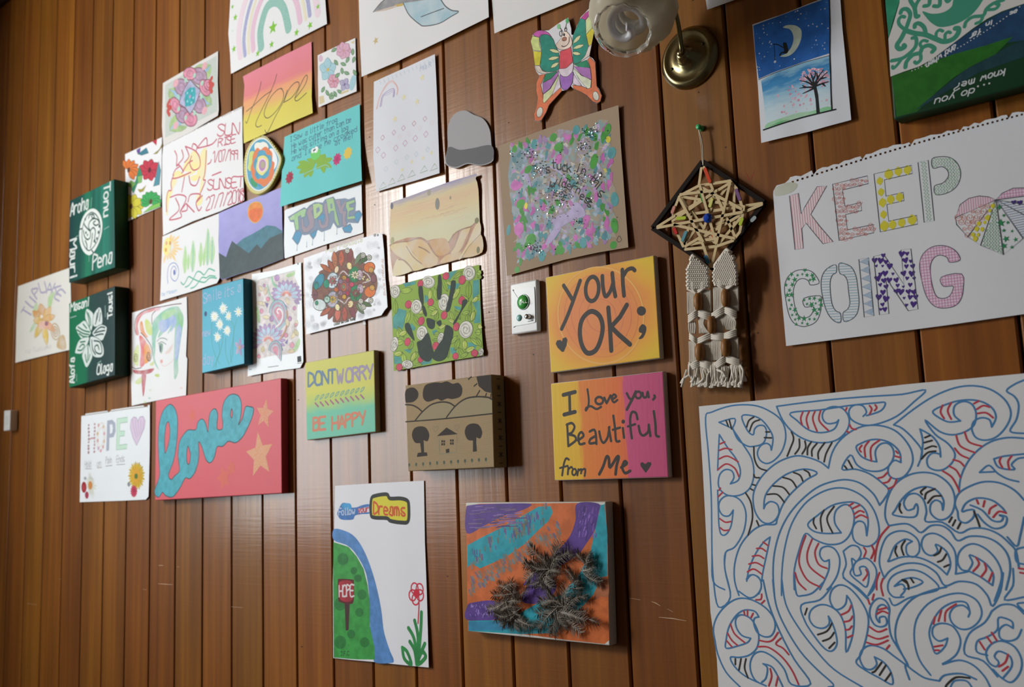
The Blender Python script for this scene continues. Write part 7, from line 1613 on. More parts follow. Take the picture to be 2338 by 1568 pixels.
for p in [[(270, 790), (300, 860), (370, 920)], [(250, 855), (280, 905), (320, 940)], [(245, 910), (280, 950)], [(365, 700), (370, 725)], [(390, 695), (390, 730)], [(430, 715), (415, 745)], [(490, 580), (485, 615), (450, 620)], [(510, 625), (490, 645)], [(605, 850), (570, 900), (530, 915), (475, 905)], [(465, 950), (540, 955), (630, 1020), (700, 1110), (750, 1215)], [(625, 890), (590, 930), (640, 960), (680, 1005)], [(550, 1105), (560, 1160), (540, 1225)], [(605, 1160), (590, 1225)],
          [(1120, 660), (1100, 700), (1050, 725)], [(1130, 735), (1110, 765), (1070, 775)], [(1125, 805), (1105, 828), (1080, 830)], [(1130, 870), (1095, 885)], [(1250, 810), (1310, 845), (1370, 825)], [(1240, 870), (1310, 895), (1380, 875)], [(1230, 920), (1300, 935), (1380, 905)], [(1390, 940), (1370, 965)], [(1300, 720), (1340, 700), (1380, 715)], [(1310, 690), (1370, 675)], [(1860, 650), (1790, 700), (1780, 770)], [(1755, 695), (1735, 770)], [(1710, 740), (1700, 790)], [(1705, 950), (1765, 940)], [(1710, 975), (1740, 975)], [(2110, 850), (2145, 905)], [(2075, 880), (2110, 925)], [(2025, 915), (2060, 970)], [(2225, 1005), (2205, 1060), (2160, 1090)], [(2225, 1090), (2185, 1120)], [(1345, 470), (1330, 520), (1345, 590)], [(1280, 580), (1270, 620)], [(1240, 620), (1250, 650)]]: a.line(RP, p, 2.8)
a.part('black_hatch', each=True)
for p in [[(810, 680), (795, 725)], [(985, 785), (950, 840), (885, 865)], [(1000, 850), (970, 890), (920, 910)], [(1005, 920), (965, 960)], [(305, 1035), (305, 1075)], [(345, 1035), (330, 1115)], [(380, 1035), (370, 1100), (395, 1170)], [(1335, 1060), (1290, 1120), (1270, 1130)], [(1365, 1080), (1320, 1150)], [(1400, 1135), (1360, 1190)], [(1955, 1170), (1860, 1165), (1800, 1210), (1785, 1234)], [(1480, 480), (1520, 510), (1525, 545)]]: a.line(KP, p, 2.8)
a.done()

# ---- glitter card
a = Art('glitter_card', 'brown card daubed with bright paint and glitter, lettered stuck in this wilderness', 'artwork', 'B7',
        [(30, 395), (400, 260), (700, 155), (1078, 38), (1100, 400), (1130, 800), (1165, 1280), (900, 1325), (600, 1390), (350, 1460), (105, 1530), (70, 1000)], off=.004, mat=paper('brown_card', '#a8937c', .8), curl=curl(.003, .005, .0, .003, wave=.0012))
rg = random.Random(5)
PT_ = lambda h: ink(h, .45, 'paint')
def inb(u, v):   # painted field in traced units
    x = 130 + 860 * u + 60 * v; y = 400 + 1000 * v - 210 * u + 10 * u * v
    return x, y
edge = [inb(u, -.02 + rg.uniform(-.03, .03)) for u in [i / 12 for i in range(13)]] + [inb(1.01 + rg.uniform(-.03, .03), v) for v in [i / 12 for i in range(1, 13)]] + [inb(1 - u, 1 + rg.uniform(-.05, .03)) for u in [i / 12 for i in range(1, 13)]] + [inb(rg.uniform(-.04, .03), 1 - v) for v in [i / 12 for i in range(1, 12)]]
a.part('paint_ground'); a.fill(ramp('lilac_grey_ground', [(0, '#7f98a0'), (.25, '#9fadb4'), (.4, '#9c8a76'), (.55, '#a49fb4'), (.7, '#9f8f7c'), (.85, '#86a4a8'), (1, '#a89c8a')], axis='u', noise=2.2, scale=9, rough=.45, bump=.4), edge)
a.part('base_daubs', kind='stuff')
for i in range(330):
    x, y = inb(rg.random(), rg.random()); a.shape(PT_(rg.choice(['#9fb4c4', '#8fa4b8', '#b3b5d0', '#7fa9b0', '#b9b2a0', '#b8a4c4', '#c7c4bc', '#93a998', '#6f9aa6', '#b98fc0'])), x, y, [(rg.uniform(2, 11) * math.cos(k * .9), rg.uniform(1.5, 6) * math.sin(k * .9)) for k in range(7)], 1, rg.uniform(0, 3), True)
a.part('comb_strokes', kind='stuff')
for i in range(60):
    x, y = inb(rg.random(), rg.random()); t = rg.uniform(0, 3.1)
    a.line(ink('#d3cfc3'), [(x, y), (x + 40 * math.cos(t), y + 40 * math.sin(t))], 1)
a.part('paint_daub', each=True)
for i in range(150):
    e = rg.random(); u, v = (rg.random(), rg.random())
    if i < 60: u, v = rg.choice([(rg.random(), rg.uniform(0, .12)), (rg.random(), rg.uniform(.88, 1)), (rg.uniform(0, .12), rg.random()), (rg.uniform(.88, 1), rg.random())])
    x, y = inb(u, v); h = rg.choice(['#33902c', '#2f8a28', '#4b8f98', '#4f8792', '#b95fa8', '#b573ac', '#4b8f98', '#33902c', '#9f7fae', '#d8cf4a' if i % 9 == 0 else '#c76cb6'])
    s_ = .5 if h == '#d8cf4a' else 1
    a.shape(PT_(h), x, y, [(rg.uniform(5, 14) * s_ * math.cos(k * .7), rg.uniform(2.5, 8) * s_ * math.sin(k * .7)) for k in range(9)], 1, rg.uniform(.6, 2.5), True)
for h, x, y, rx, ry in [('#3f9a34', 510, 320, 10, 9), ('#4b969c', 710, 255, 9, 10), ('#4b969c', 342, 380, 8, 11), ('#3f9a34', 172, 420, 7, 8), ('#e0d23f', 990, 338, 6, 7), ('#3f9a34', 985, 250, 8, 12), ('#4b969c', 1020, 455, 10, 12), ('#3f9a34', 865, 530, 9, 16), ('#c76cb6', 1000, 722, 5, 8), ('#4b969c', 1045, 860, 9, 15), ('#e0d23f', 272, 918, 5, 7), ('#3f9a34', 225, 900, 12, 10), ('#3f9a34', 315, 1210, 14, 12), ('#3f9a34', 570, 1305, 12, 9), ('#4b969c', 770, 1240, 9, 12), ('#4b969c', 410, 1355, 9, 12), ('#3f9a34', 1045, 1090, 8, 16), ('#3f9a34', 1035, 1260, 8, 8), ('#3f9a34', 195, 1475, 7, 7), ('#c76cb6', 850, 1135, 9, 6), ('#c76cb6', 800, 1035, 9, 9), ('#c76cb6', 180, 740, 14, 11), ('#c76cb6', 210, 1120, 14, 14), ('#4b969c', 120, 1130, 6, 12), ('#c76cb6', 640, 318, 8, 5), ('#c76cb6', 555, 510, 9, 11), ('#3f9a34', 290, 600, 11, 8), ('#3f9a34', 555, 405, 12, 9)]: a.ell(PT_(h), x, y, rx, ry, rg.uniform(-.4, .4))
a.part('lilac_smear', 'lilac paint smear'); a.fill(PT_('#b3a6cc'), [(695, 890), (740, 900), (790, 970), (780, 1010), (720, 1030), (600, 1090), (560, 1150), (500, 1230), (445, 1260), (460, 1200), (520, 1100), (490, 1070), (520, 1020), (640, 970)], True); a.part('lilac_smear'); a.line(PT_('#b9accf'), [(480, 575), (570, 625), (640, 710), (700, 850)], 4); a.part('lilac_smear'); a.fill(PT_('#b3a6cc'), [(255, 640), (295, 650), (320, 745), (300, 740)], True)
BKG = ink('#26282c', .5)
a.part('word')
for ch, x, y in [('s', 468, 592), ('t', 522, 553), ('u', 565, 565), ('c', 612, 578), ('k', 652, 588)]: glyph(a, BKG, ch, x, y, 72, -2, 2.6, .6)
a.part('word'); 
for ch, x, y in [('i', 742, 590), ('n', 782, 610)]: glyph(a, BKG, ch, x, y, 76, 18, 2.6, .6)
a.part('word')
for ch, x, y in [('t', 862, 685), ('h', 890, 712), ('i', 920, 748), ('s', 935, 805)]: glyph(a, BKG, ch, x, y, 78, 38, 2.6, .6)
a.part('word')
for ch, x, y in [('w', 502, 725), ('i', 540, 722), ('l', 578, 712), ('d', 612, 722), ('e', 655, 740), ('r', 695, 755), ('n', 735, 778), ('e', 770, 830), ('s', 810, 860), ('s', 835, 895)]: glyph(a, BKG, ch, x, y, 68, 22, 2.6, .6)
a.part('monogram'); a.line('#5a4a48', [(1065, 1215), (1085, 1180), (1105, 1215), (1080, 1235), (1065, 1215)], 1.4)
GLT = [ink(h, .18, 'glitter', 1.0) for h in ('#e8f4f4', '#9ff0d8', '#d8c4f4', '#f4f0ff', '#8fe0e8')]
o = a.done()
V = []; F = []; MI = []
for cx, cy, sx, sy, n in [(850, 280, 60, 40, 60), (770, 400, 50, 40, 40), (400, 600, 60, 40, 44), (590, 820, 70, 60, 110), (740, 690, 80, 50, 70), (730, 1060, 40, 20, 26), (360, 1290, 60, 40, 60), (300, 470, 60, 40, 34), (830, 860, 30, 30, 20), (500, 980, 60, 80, 20), (140, 455, 16, 30, 14), (925, 650, 20, 30, 18), (560, 700, 350, 400, 110)]:
    for i in range(n):
        gx, gy = rg.gauss(cx, sx * .7), rg.gauss(cy, sy * .7)
        if not inside((gx, gy), [edge]): continue
        X, Z = a.P((gx, gy)); r = rg.uniform(.0007, .0015); tx, tz = rg.gauss(0, .5), rg.gauss(0, .4); b = len(V); y = -a.lift(X, Z) - .0016
        for k in range(6):
            dx, dz = r * math.cos(k * 1.047), r * math.sin(k * 1.047); V.append((X + dx, y + dx * tx + dz * tz, Z + dz))
        F.append(tuple(range(b, b + 6))); MI.append(rg.randrange(5))
mesh_obj('glitter', V, F, GLT, o, midx=MI)['kind'] = 'stuff'
# ================================================================ cut-outs, fittings and hangings
# ---- butterfly cut-out
a = Art('butterfly_cutout', 'coloured paper butterfly cut-out with smiling face, green wings and orange tails beside the lamp', 'cut-out', 'C4',
        [(300, 290), (365, 285), (500, 190), (590, 135), (625, 118), (640, 180), (662, 260), (665, 340), (690, 350), (730, 240), (790, 110), (850, 50), (915, -20), (960, -40), (930, 60), (945, 250), (970, 290), (935, 470), (905, 630), (950, 660), (985, 710), (990, 850), (1000, 1020), (1030, 1060), (1070, 1150), (1050, 1230), (1005, 1255), (950, 1235), (870, 1150), (800, 1110), (690, 1060), (655, 1020), (600, 1080), (545, 1085), (370, 1280), (330, 1380), (270, 1480), (220, 1500), (175, 1480), (165, 1400), (200, 1300), (215, 1180), (195, 1080), (200, 980), (240, 880), (205, 840), (180, 770), (165, 600), (125, 440), (150, 350), (200, 300)], off=.003, mat=paper('cutout_paper', '#e3e1e6'), curl=lambda u, v: .002 + .014 * max(0, u - .45) * v + .004 * (1 - u) * (1 - v), step=.014)
KL = ink('#4a4038')
def reg(h, pts, sm=True): a.fill(ink(h, .6, 'paint'), pts, sm); a.line(KL, pts, 1, sm, True)
a.part('wing', 'left upper wing'); reg('#e3e27a' if 0 else '#cfd98a', [(150, 360), (240, 380), (240, 470), (265, 560), (155, 550), (125, 430)], False); reg('#d8cc3f', [(158, 560), (268, 570), (262, 650), (245, 750), (180, 750)], False); reg('#e0d3c4', [(180, 755), (245, 755), (280, 820), (360, 855), (280, 862), (220, 840)], False); reg('#c85fae', [(160, 345), (210, 295), (300, 292), (370, 330), (410, 395), (350, 345), (270, 345), (238, 378)]); reg('#2f8f7c', [(245, 400), (270, 350), (350, 345), (420, 400), (450, 480), (500, 600), (500, 790), (420, 835), (320, 830), (260, 780), (260, 680), (270, 560)])
a.part('wing', 'right upper wing'); reg('#2f8f7c', [(690, 350), (740, 230), (790, 130), (850, 160), (855, 300), (870, 400), (890, 500), (870, 590), (800, 690), (700, 725), (685, 600), (680, 450)]); reg('#b8458f', [(790, 125), (850, 60), (915, 10), (918, 70), (850, 150)], False); reg('#cfd9a0', [(855, 150), (915, 90), (945, 250), (860, 340)], False); reg('#d9c93f', [(862, 345), (940, 255), (970, 290), (935, 470), (895, 495)], False); reg('#e3d6cc', [(890, 510), (935, 475), (905, 625), (780, 705), (850, 620)], False)
a.part('tail', 'left orange tail'); reg('#e07a52', [(320, 865), (260, 1010), (290, 1150), (285, 1240), (400, 1150), (520, 1045), (540, 1090), (370, 1275), (330, 1375), (270, 1475), (220, 1495), (178, 1475), (168, 1400), (205, 1300), (218, 1180), (198, 1080), (203, 980), (245, 880)], False); reg('#e3ded0', oval(245, 1370, 38, 68, 14))
a.part('tail', 'right orange tail'); reg('#e07a52', [(880, 670), (910, 640), (980, 710), (990, 850), (1000, 1020), (1068, 1150), (1048, 1228), (1005, 1250), (950, 1232), (870, 1148), (800, 1108), (690, 1055), (680, 1010), (800, 1025), (880, 1060), (930, 1040), (935, 900), (915, 770)], False); reg('#e3ded0', oval(990, 1155, 38, 62, -14))
a.part('hind_wing', 'left hind wing'); reg('#2a8a64', [(325, 865), (480, 830), (400, 920), (285, 980)], False); reg('#b077bb', [(285, 985), (400, 925), (495, 820), (490, 880), (380, 1060), (292, 1130)], False); reg('#dfe3b0', [(295, 1135), (390, 1060), (495, 880), (500, 950), (410, 1140), (310, 1250), (288, 1235)], False); reg('#e6d8e4', [(500, 900), (525, 1040), (410, 1145)], False)
a.part('hind_wing', 'right hind wing'); reg('#2a8a64', [(700, 740), (870, 680), (912, 780), (800, 785)], False); reg('#b077bb', [(700, 765), (915, 785), (932, 940), (800, 880)], False); reg('#dfe3c8', [(690, 785), (800, 885), (930, 945), (920, 1050), (880, 1060), (760, 920)], False); reg('#e0cfdf', [(690, 860), (800, 1020), (740, 1020), (685, 990)], False)
a.part('body'); reg('#d9505c', [(520, 560), (580, 545), (660, 510), (685, 700), (600, 790), (510, 795), (505, 680)], False); reg('#e6d8e2', [(505, 800), (600, 785), (688, 715), (680, 830), (620, 895), (545, 895), (512, 850)]); reg('#a36fc0', [(515, 880), (560, 900), (620, 895), (688, 840), (675, 980), (620, 1065), (575, 1078), (535, 1040)])
for x, y, an, L in [(515, 580, 195, 145), (505, 640, 168, 150), (500, 710, 146, 130), (690, 460, -48, 145), (685, 530, -20, 155), (675, 585, 8, 115)]: a.part('feeler_petal'); petal(a, '#dfdca8', x, y, an, L, 24, KL, 1)
a.part('face'); reg('#ecd6c8', [(460, 480), (500, 430), (540, 370), (570, 300), (610, 310), (660, 380), (675, 450), (650, 510), (560, 545), (490, 530)]); reg('#a9705c', oval(573, 402, 32, 26, -20)); a.line(KL, [(512, 455), (550, 500), (600, 490), (635, 440), (638, 375)], 2); a.fill('#3a3634', oval(570, 345, 14, 20)); a.line(KL, oval(525, 330, 16, 36), 1.4, True, True); a.line(KL, oval(590, 275, 14, 26), 1.4, True, True)
a.part('antennae'); a.lines(KL, [[(545, 300), (520, 260), (495, 235)], [(585, 270), (598, 210), (608, 165)]], 1.6); a.fill('#8cc98f', oval(498, 237, 22, 34), True); a.fill('#4fae6a', oval(610, 160, 20, 36), True)
a.done()

# ---- plain grey paper cut-out (stand-in outline)
a = Art('paper_cutout', 'grey paper cut-out with pale top and dark base beside the diamond drawing', 'cut-out', 'P',
        catmull([(1022, 292), (1036, 262), (1060, 252), (1082, 262), (1104, 272), (1118, 296), (1122, 330), (1126, 366), (1098, 378), (1068, 374), (1040, 384), (1016, 372), (1022, 336)], True, 4), off=.004, mat=paper('grey_card', '#aaa9ab', .7), curl=curl(.003, .004))
a.part('dark_base'); a.fill(ink('#6f6f72', .7), [(1024, 336), (1050, 342), (1080, 338), (1122, 332), (1125, 364), (1098, 376), (1068, 372), (1040, 381), (1019, 371)], True)
a.done()

# ---- call plate
def plate(name, label, cat, zoom, corners, depth, mat):
    a = Art(name, label, cat, zoom, corners, off=depth, mat=mat, box=True, side=mat, bevel=.003); return a
PLAS = paper('white_plastic', '#dfe1e0', .28); PLAS2 = paper('white_plastic_face', '#e8ecec', .3)
e_ = empty('call_plate', (wallpt(1200, 768)[0], 0, wallpt(1200, 768)[1])); tag(e_, 'white wall call plate with big green button, small teal light and chrome switch', 'call point')
a = Art('back_box', None, None, 'C3', [(140, 285), (735, 165), (765, 1330), (170, 1415)], off=.014, mat=PLAS, box=True, side=PLAS, bevel=.0035)
a.obj.parent = e_; a.obj.matrix_parent_inverse = e_.matrix_world.inverted(); PBASE = a
f = Art('face_panel', None, None, 'C3', catmull([(205, 460), (240, 432), (610, 362), (660, 365), (685, 400), (705, 1070), (690, 1120), (640, 1148), (260, 1215), (218, 1185)], True, 3), off=.0155, mat=PLAS2, box=True, side=PLAS2, bevel=0)
f.obj.parent = e_; f.obj.matrix_parent_inverse = e_.matrix_world.inverted()
def on_plate(x, y, off=.0155):
    X, Z = wallpt(*PBASE.px((x, y)), off); return Vector((X, -off, Z))
FACE = Matrix.Rotation(math.radians(90), 4, 'X')     # lathe axis -> out of the wall (-Y)
def knob(nm, c, prof, mat, par, label=None, **kw):
    o = lathe(nm, prof, mat, par, M=Matrix.Translation(c) @ FACE, **kw)
    if label: o['label'] = label
    return o
CHR = ink('#b9b9bb', .12, 'chrome', 1.0); GRB = ink('#3fa043', .22); TEB = ink('#7fb3ad', .2)
c = on_plate(440, 680); b = knob('call_button', c, [(0, .0062), (.006, .0058), (.0115, .0042), (.0145, .0015), (.0148, 0)], GRB, e_, 'domed green button'); knob('button_ring', c, [(.0148, 0), (.0148, .0016), (.0162, .0016), (.0168, 0)], ink('#8d9a94', .3, 'chrome', .8), e_)
tx = Art('button_lettering', None, None, 'C3', [(0, 0), (1, 0), (0, 1)], off=.0222); bpy.data.objects.remove(tx.obj)
tx.part('button_lettering'); tx.text('#dfe9d6', 'CALL', (360, 712), (520, 690), (0, -46), 1.0)
for cpt in tx.parts:
    if cpt['V']: mesh_obj('button_lettering', cpt['V'], cpt['F'], cpt['mats'], b, midx=cpt['M'])
c = on_plate(348, 1035); knob('indicator_light', c, [(0, .003), (.004, .0026), (.0066, .0012), (.0072, 0)], TEB, e_, 'small teal light')
c = on_plate(565, 1010); knob('chrome_switch', c, [(0, .0095), (.004, .0092), (.0052, .008), (.0052, .001), (.0062, 0)], CHR, e_, 'chrome switch barrel')
sl = [on_plate(535, 1112, .0162), on_plate(652, 1092, .0162)]; tube('slot_mark', [sl[0], sl[1]], .0007, ink('#8d9292'), e_)

# ---- little switch far left
ls = Art('wall_switch', 'small white switch box at the dark far end of the wall', 'switch', 'P', [(9, 937), (23, 936), (22, 982), (8, 984)], off=.03, mat=PLAS, box=True, side=PLAS, bevel=.003)
ls.part('rocker'); ls.fill('#cfd2d0', [(11, 950), (20, 949), (20, 970), (11, 971)]); ls.done()

# ---- brass wall lamp with a glass bell shade
BRASS = ink('#857b5a', .24, 'brass', 1.0); BRASSD = ink('#3f3a26', .35, 'brass', 1.0)
off0 = .0
LX, LZ = wallpt(1576, 133); lamp = empty('wall_lamp', (LX, 0, LZ)); tag(lamp, 'brass wall lamp with scalloped frosted glass shade and spiral bulb', 'lamp')
BC = Vector((LX, 0, LZ))
RB = .060
base = knob('base_plate', BC, [(0, .017), (RB * .36, .016), (RB * .4, .012), (RB * .72, .0105), (RB * .78, .0125), (RB * .86, .0125), (RB * .93, .008), (RB, .004), (RB, 0)], BRASS, lamp, 'round stepped brass base')
knob('boss', BC, [(0, .034), (.010, .034), (.0125, .030), (.017, .018), (.0205, .0155)], BRASS, lamp)
for dx, dz in [(-.034, -.014), (.034, .014)]: knob('screw', BC + Vector((dx, -.0112, dz)), [(0, .002), (.002, .0018), (.0028, 0)], BRASSD, lamp, seg=14)
def at(px, py, off): X, Z = wallpt(px, py, off); return Vector((X, -off, Z))
# the shade hangs with its mouth turned down and out into the room
SC = at(1441, 28, .150)
dv = (SC - CAM).normalized()
tl = math.radians(42)
mdir = (math.sin(tl) * (-.43 * RT - .9 * UP) - math.cos(tl) * dv).normalized()
ax = -mdir
q = Vector((0, 0, 1)).rotation_difference(ax).to_matrix().to_4x4()
SM = Matrix.Translation(SC) @ q
NK = SM @ Vector((0, 0, .112))
arm = spline3([BC + Vector((0, -.03, .0)), at(1556, 112, .045), at(1549, 58, .058), at(1537, 8, .070), at(1519, -38, .080), NK + ax * .045 + Vector((.02, -.01, .03)), NK + ax * .03, NK], 8)
tube('arm', arm, .0042, BRASS, lamp, 12)
knob('arm_collar', BC + Vector((0, -.028, 0)), [(0, .012), (.0055, .012), (.0075, .008), (.0085, 0)], BRASS, lamp)
GLS = bpy.data.materials.new('frosted_glass'); nt, N, L, B = nodes_of(GLS)
B.inputs['Base Color'].default_value = (.62, .58, .48, 1); B.inputs['Roughness'].default_value = .25
tr = N.new('ShaderNodeBsdfTranslucent'); tr.inputs['Color'].default_value = (.86, .82, .70, 1)
tp = N.new('ShaderNodeBsdfTransparent'); tp.inputs['Color'].default_value = (.9, .87, .78, 1)
m1 = N.new('ShaderNodeMixShader'); m1.inputs[0].default_value = .45; m2 = N.new('ShaderNodeMixShader'); m2.inputs[0].default_value = .3
L.new(B.outputs[0], m1.inputs[1]); L.new(tr.outputs[0], m1.inputs[2]); L.new(m1.outputs[0], m2.inputs[1]); L.new(tp.outputs[0], m2.inputs[2]); L.new(m2.outputs[0], N['Material Output'].inputs['Surface'])
GLC = bpy.data.materials.new('clear_glass_rim'); nt, N, L, B = nodes_of(GLC)
B.inputs['Base Color'].default_value = (.93, .92, .88, 1); B.inputs['Roughness'].default_value = .08; B.inputs['Transmission Weight'].default_value = .9; B.inputs['IOR'].default_value = 1.2
RS = .079
pr = [(.60, -.054), (.62, -.046), (.78, -.036), (.92, -.018), (1.0, .008), (.99, .030), (.90, .052), (.72, .072), (.48, .086), (.28, .094)]
def rip(r, z, t, j):
    k = max(0, 1 - j / 3.0); return (r * (1 + .018 * math.cos(12 * t)), z + .0022 * k * math.cos(12 * t))
outp = [(r * RS, z) for r, z in pr]; inn = [(r * RS - .0022, z + .0005) for r, z in reversed(pr)]
sh = lathe('glass_shade', outp + inn + [outp[0]], GLS, lamp, 72, SM, rip); sh['label'] = 'frosted bell-shaped glass shade'
lathe('shade_rim', [(.60 * RS, -.054), (.66 * RS, -.063), (.64 * RS, -.063), (.57 * RS, -.054), (.60 * RS, -.054)], GLC, lamp, 72, SM, lambda r, z, t, j: (r * (1 + .018 * math.cos(12 * t)), z + .0022 * math.cos(12 * t)))
lathe('gallery', [(.0, .112), (.014, .110), (.020, .100), (.021, .088), (.019, .086)], BRASS, lamp, 32, SM)
WB = ink('#e6e6ea', .25)
sp = []
for i in range(130):
    t = i / 129; an = t * 6.28 * 3.2; r = .0285 * (1 if t > .12 else (.16 + 7 * t)); sp.append(SM @ Vector((r * math.cos(an), r * math.sin(an), -.052 + .084 * t)))
tube('spiral_bulb', sp, .0078, WB, lamp, 10)['label'] = 'white spiral fluorescent bulb'
lathe('bulb_base', [(0, .09), (.017, .088), (.019, .06), (.021, .036), (.0, .034)], ink('#dcdad4', .4), lamp, 32, SM)

# ---- push pin and thread, diamond frame with woven sticks
pinc = at(1603, 294, .0); pin = empty('push_pin', pinc); tag(pin, 'green push pin holding the thread of the stick star', 'pin')
knob('pin_head', pinc, [(0, .016), (.0045, .016), (.0052, .013), (.003, .010), (.003, .006), (.0055, .004), (.0055, .002), (0, .0015)], ink('#3fae6a', .3), pin, seg=18)
pc = at(1610, 490, .012)
star_ = empty('stick_star', (pc.x, 0, pc.z)); tag(star_, 'diamond frame filled with a woven star of pale craft sticks and a blue gem', 'wall hanging')
def b8(x, y, off): X, Z = wallpt(*(ZOOM['B8'][0] + x * ZOOM['B8'][2], ZOOM['B8'][1] + y * ZOOM['B8'][2]), off); return Vector((X, -off, Z))
def stick(nm, p, q, w, h, mat, parent, ends=True):
    d = q - p; L = d.length; t = d.normalized(); y = Vector((0, -1, 0)); y = (y - t * y.dot(t)).normalized(); s = t.cross(y)
    bm = bmesh.new(); n = 5
    ring = []
    pts = []
    if ends:
        for k in range(n): an = math.pi / 2 + math.pi * k / (n - 1); pts.append((math.cos(an) * w / 2 * .8, math.sin(an) * w / 2))
        for k in range(n): an = -math.pi / 2 + math.pi * k / (n - 1); pts.append((L + math.cos(an) * w / 2 * .8, math.sin(an) * w / 2))
    else: pts = [(0, w / 2), (0, -w / 2), (L, -w / 2), (L, w / 2)]
    V = [p + t * a_ + s * b_ - y * 0 for a_, b_ in pts] + [p + t * a_ + s * b_ + y * h for a_, b_ in pts]
    m = len(pts); F = [tuple(range(m, 2 * m)), tuple(reversed(range(m)))] + [(i, (i + 1) % m, m + (i + 1) % m, m + i) for i in range(m)]
    me = bpy.data.meshes.new(nm); me.from_pydata([tuple(v) for v in V], [], F); me.materials.append(mat)
    bm.from_mesh(me); bmesh.ops.recalc_face_normals(bm, faces=bm.faces); bm.to_mesh(me); bm.free()
    o = bpy.data.objects.new(nm, me); COL.objects.link(o); o.parent = parent; o.matrix_parent_inverse = parent.matrix_world.inverted(); return o
FRM = paper('black_stained_wood', '#1c1410', .85); STK = paper('craft_stick_wood', '#d0b98d', .7)
D4 = [(570, 445), (1205, 862), (800, 1390), (62, 1128)]; cen = (630, 930)
D4 = [(570, 450), (1200, 865), (690, 1545), (62, 1128)]
for i in range(4): stick('frame_bar', b8(*D4[i], .004), b8(*D4[(i + 1) % 4], .004), .0085, .008, FRM, star_, False)
S = [((545, 510), (520, 690)), ((520, 690), (840, 640)), ((840, 645), (905, 720)), ((905, 720), (960, 900)), ((980, 900), (940, 1160)), ((940, 1160), (870, 1250)), ((870, 1250), (700, 1310)), ((700, 1310), (380, 1340)), ((360, 1310), (270, 1110)), ((265, 1110), (255, 960)), ((255, 960), (320, 800)), ((330, 790), (520, 690)),
     ((95, 1110), (270, 1000)), ((95, 1120), (960, 960)), ((1165, 870), (250, 1010)), ((1165, 880), (700, 1080)), ((570, 500), (690, 800)), ((690, 770), (890, 1210)), ((530, 700), (960, 930)), ((530, 690), (700, 1290)), ((840, 650), (700, 1270)), ((840, 660), (370, 1290)), ((330, 800), (680, 1270)), ((330, 800), (960, 900)), ((260, 1010), (840, 660)), ((250, 1050), (700, 740)), ((330, 780), (660, 740)), ((270, 1090), (880, 1230)), ((370, 1300), (700, 1240)), ((380, 1310), (960, 960)), ((530, 1240), (690, 790)), ((520, 1240), (960, 980)), ((550, 1260), (640, 1520)), ((700, 1300), (650, 1520)), ((320, 820), (560, 1260)), ((520, 700), (370, 1290)), ((880, 720), (880, 1230)), ((690, 780), (260, 1000)), ((720, 1290), (960, 1000)), ((540, 1250), (700, 1230))]
for i, (p, q) in enumerate(S):
    o_ = .013 + (i % 7) * .0010; stick('stick', b8(*p, o_), b8(*q, o_), .0052, .0010, STK, star_)
for h, p, q in [('#cf4a2c', (585, 520), (635, 650)), ('#7d5a84', (905, 735), (940, 830)), ('#3f8a3a', (545, 770), (570, 850)), ('#d3cf7a', (655, 830), (635, 900)), ('#c98a7c', (270, 910), (250, 965)), ('#b4c63f', (300, 1025), (380, 1020)), ('#b4c63f', (965, 1030), (945, 1085)), ('#c0302c', (270, 1130), (290, 1175)), ('#5f95a0', (390, 1165), (355, 1250)), ('#cf5f38', (655, 1150), (680, 1215)), ('#3f7fa6', (590, 1415), (620, 1475))]:
    stick('yarn_wrap', b8(*p, .0165), b8(*q, .0165), .0062, .0024, ink(h, .8), star_)
g = b8(608, 1020, .0215); knob('blue_gem', g, [(0, .006), (.005, .0055), (.0082, .0028), (.0092, 0), (.0, -.001)], ink('#2450c4', .08, 'gem', .3), star_, seg=10, smooth=False)
stick('frame_chip', b8(1060, 1045, .0125), b8(1090, 1015, .0125), .007, .0006, ink('#9aa3a6'), star_)
th = spline3([pinc + Vector((0, -.013, -.002)), at(1604, 330, .012), b8(565, 480, .012)], 6)
tube('hanging_thread', th, .0011, ink('#b9ad98', .9), star_, 6); tube('hanging_thread', [v + Vector((-.003 * math.sin(i / len(th) * 3.1), 0, 0)) for i, v in enumerate(th)], .0009, ink('#b9ad98', .9), star_, 6)

# ---- macrame
def c1(x, y, off=.016):
    off += .018 * max(0, 1 - y / 900); X, Z = wallpt(ZOOM['C1'][0] + x * ZOOM['C1'][2], ZOOM['C1'][1] + y * ZOOM['C1'][2], off)
    return Vector((X, -off, Z))
CORD = paper('cotton_cord', '#d6cfc2', .9); BEAD = ink('#8a5f35', .4, 'paint')
mc = c1(400, 1500, 0); mac = empty('macrame_hanging', (mc.x, 0, mc.z)); tag(mac, 'cream knotted cotton macrame with wooden beads hanging below the stick star', 'wall hanging')
def cord(pts, r=.0026, off=.016, nm='cord'): return tube(nm, spline3([c1(x, y, off + (o[0] if o else 0)) for x, y, *o in pts], 5), r, CORD, mac, 7)
rm = random.Random(3)
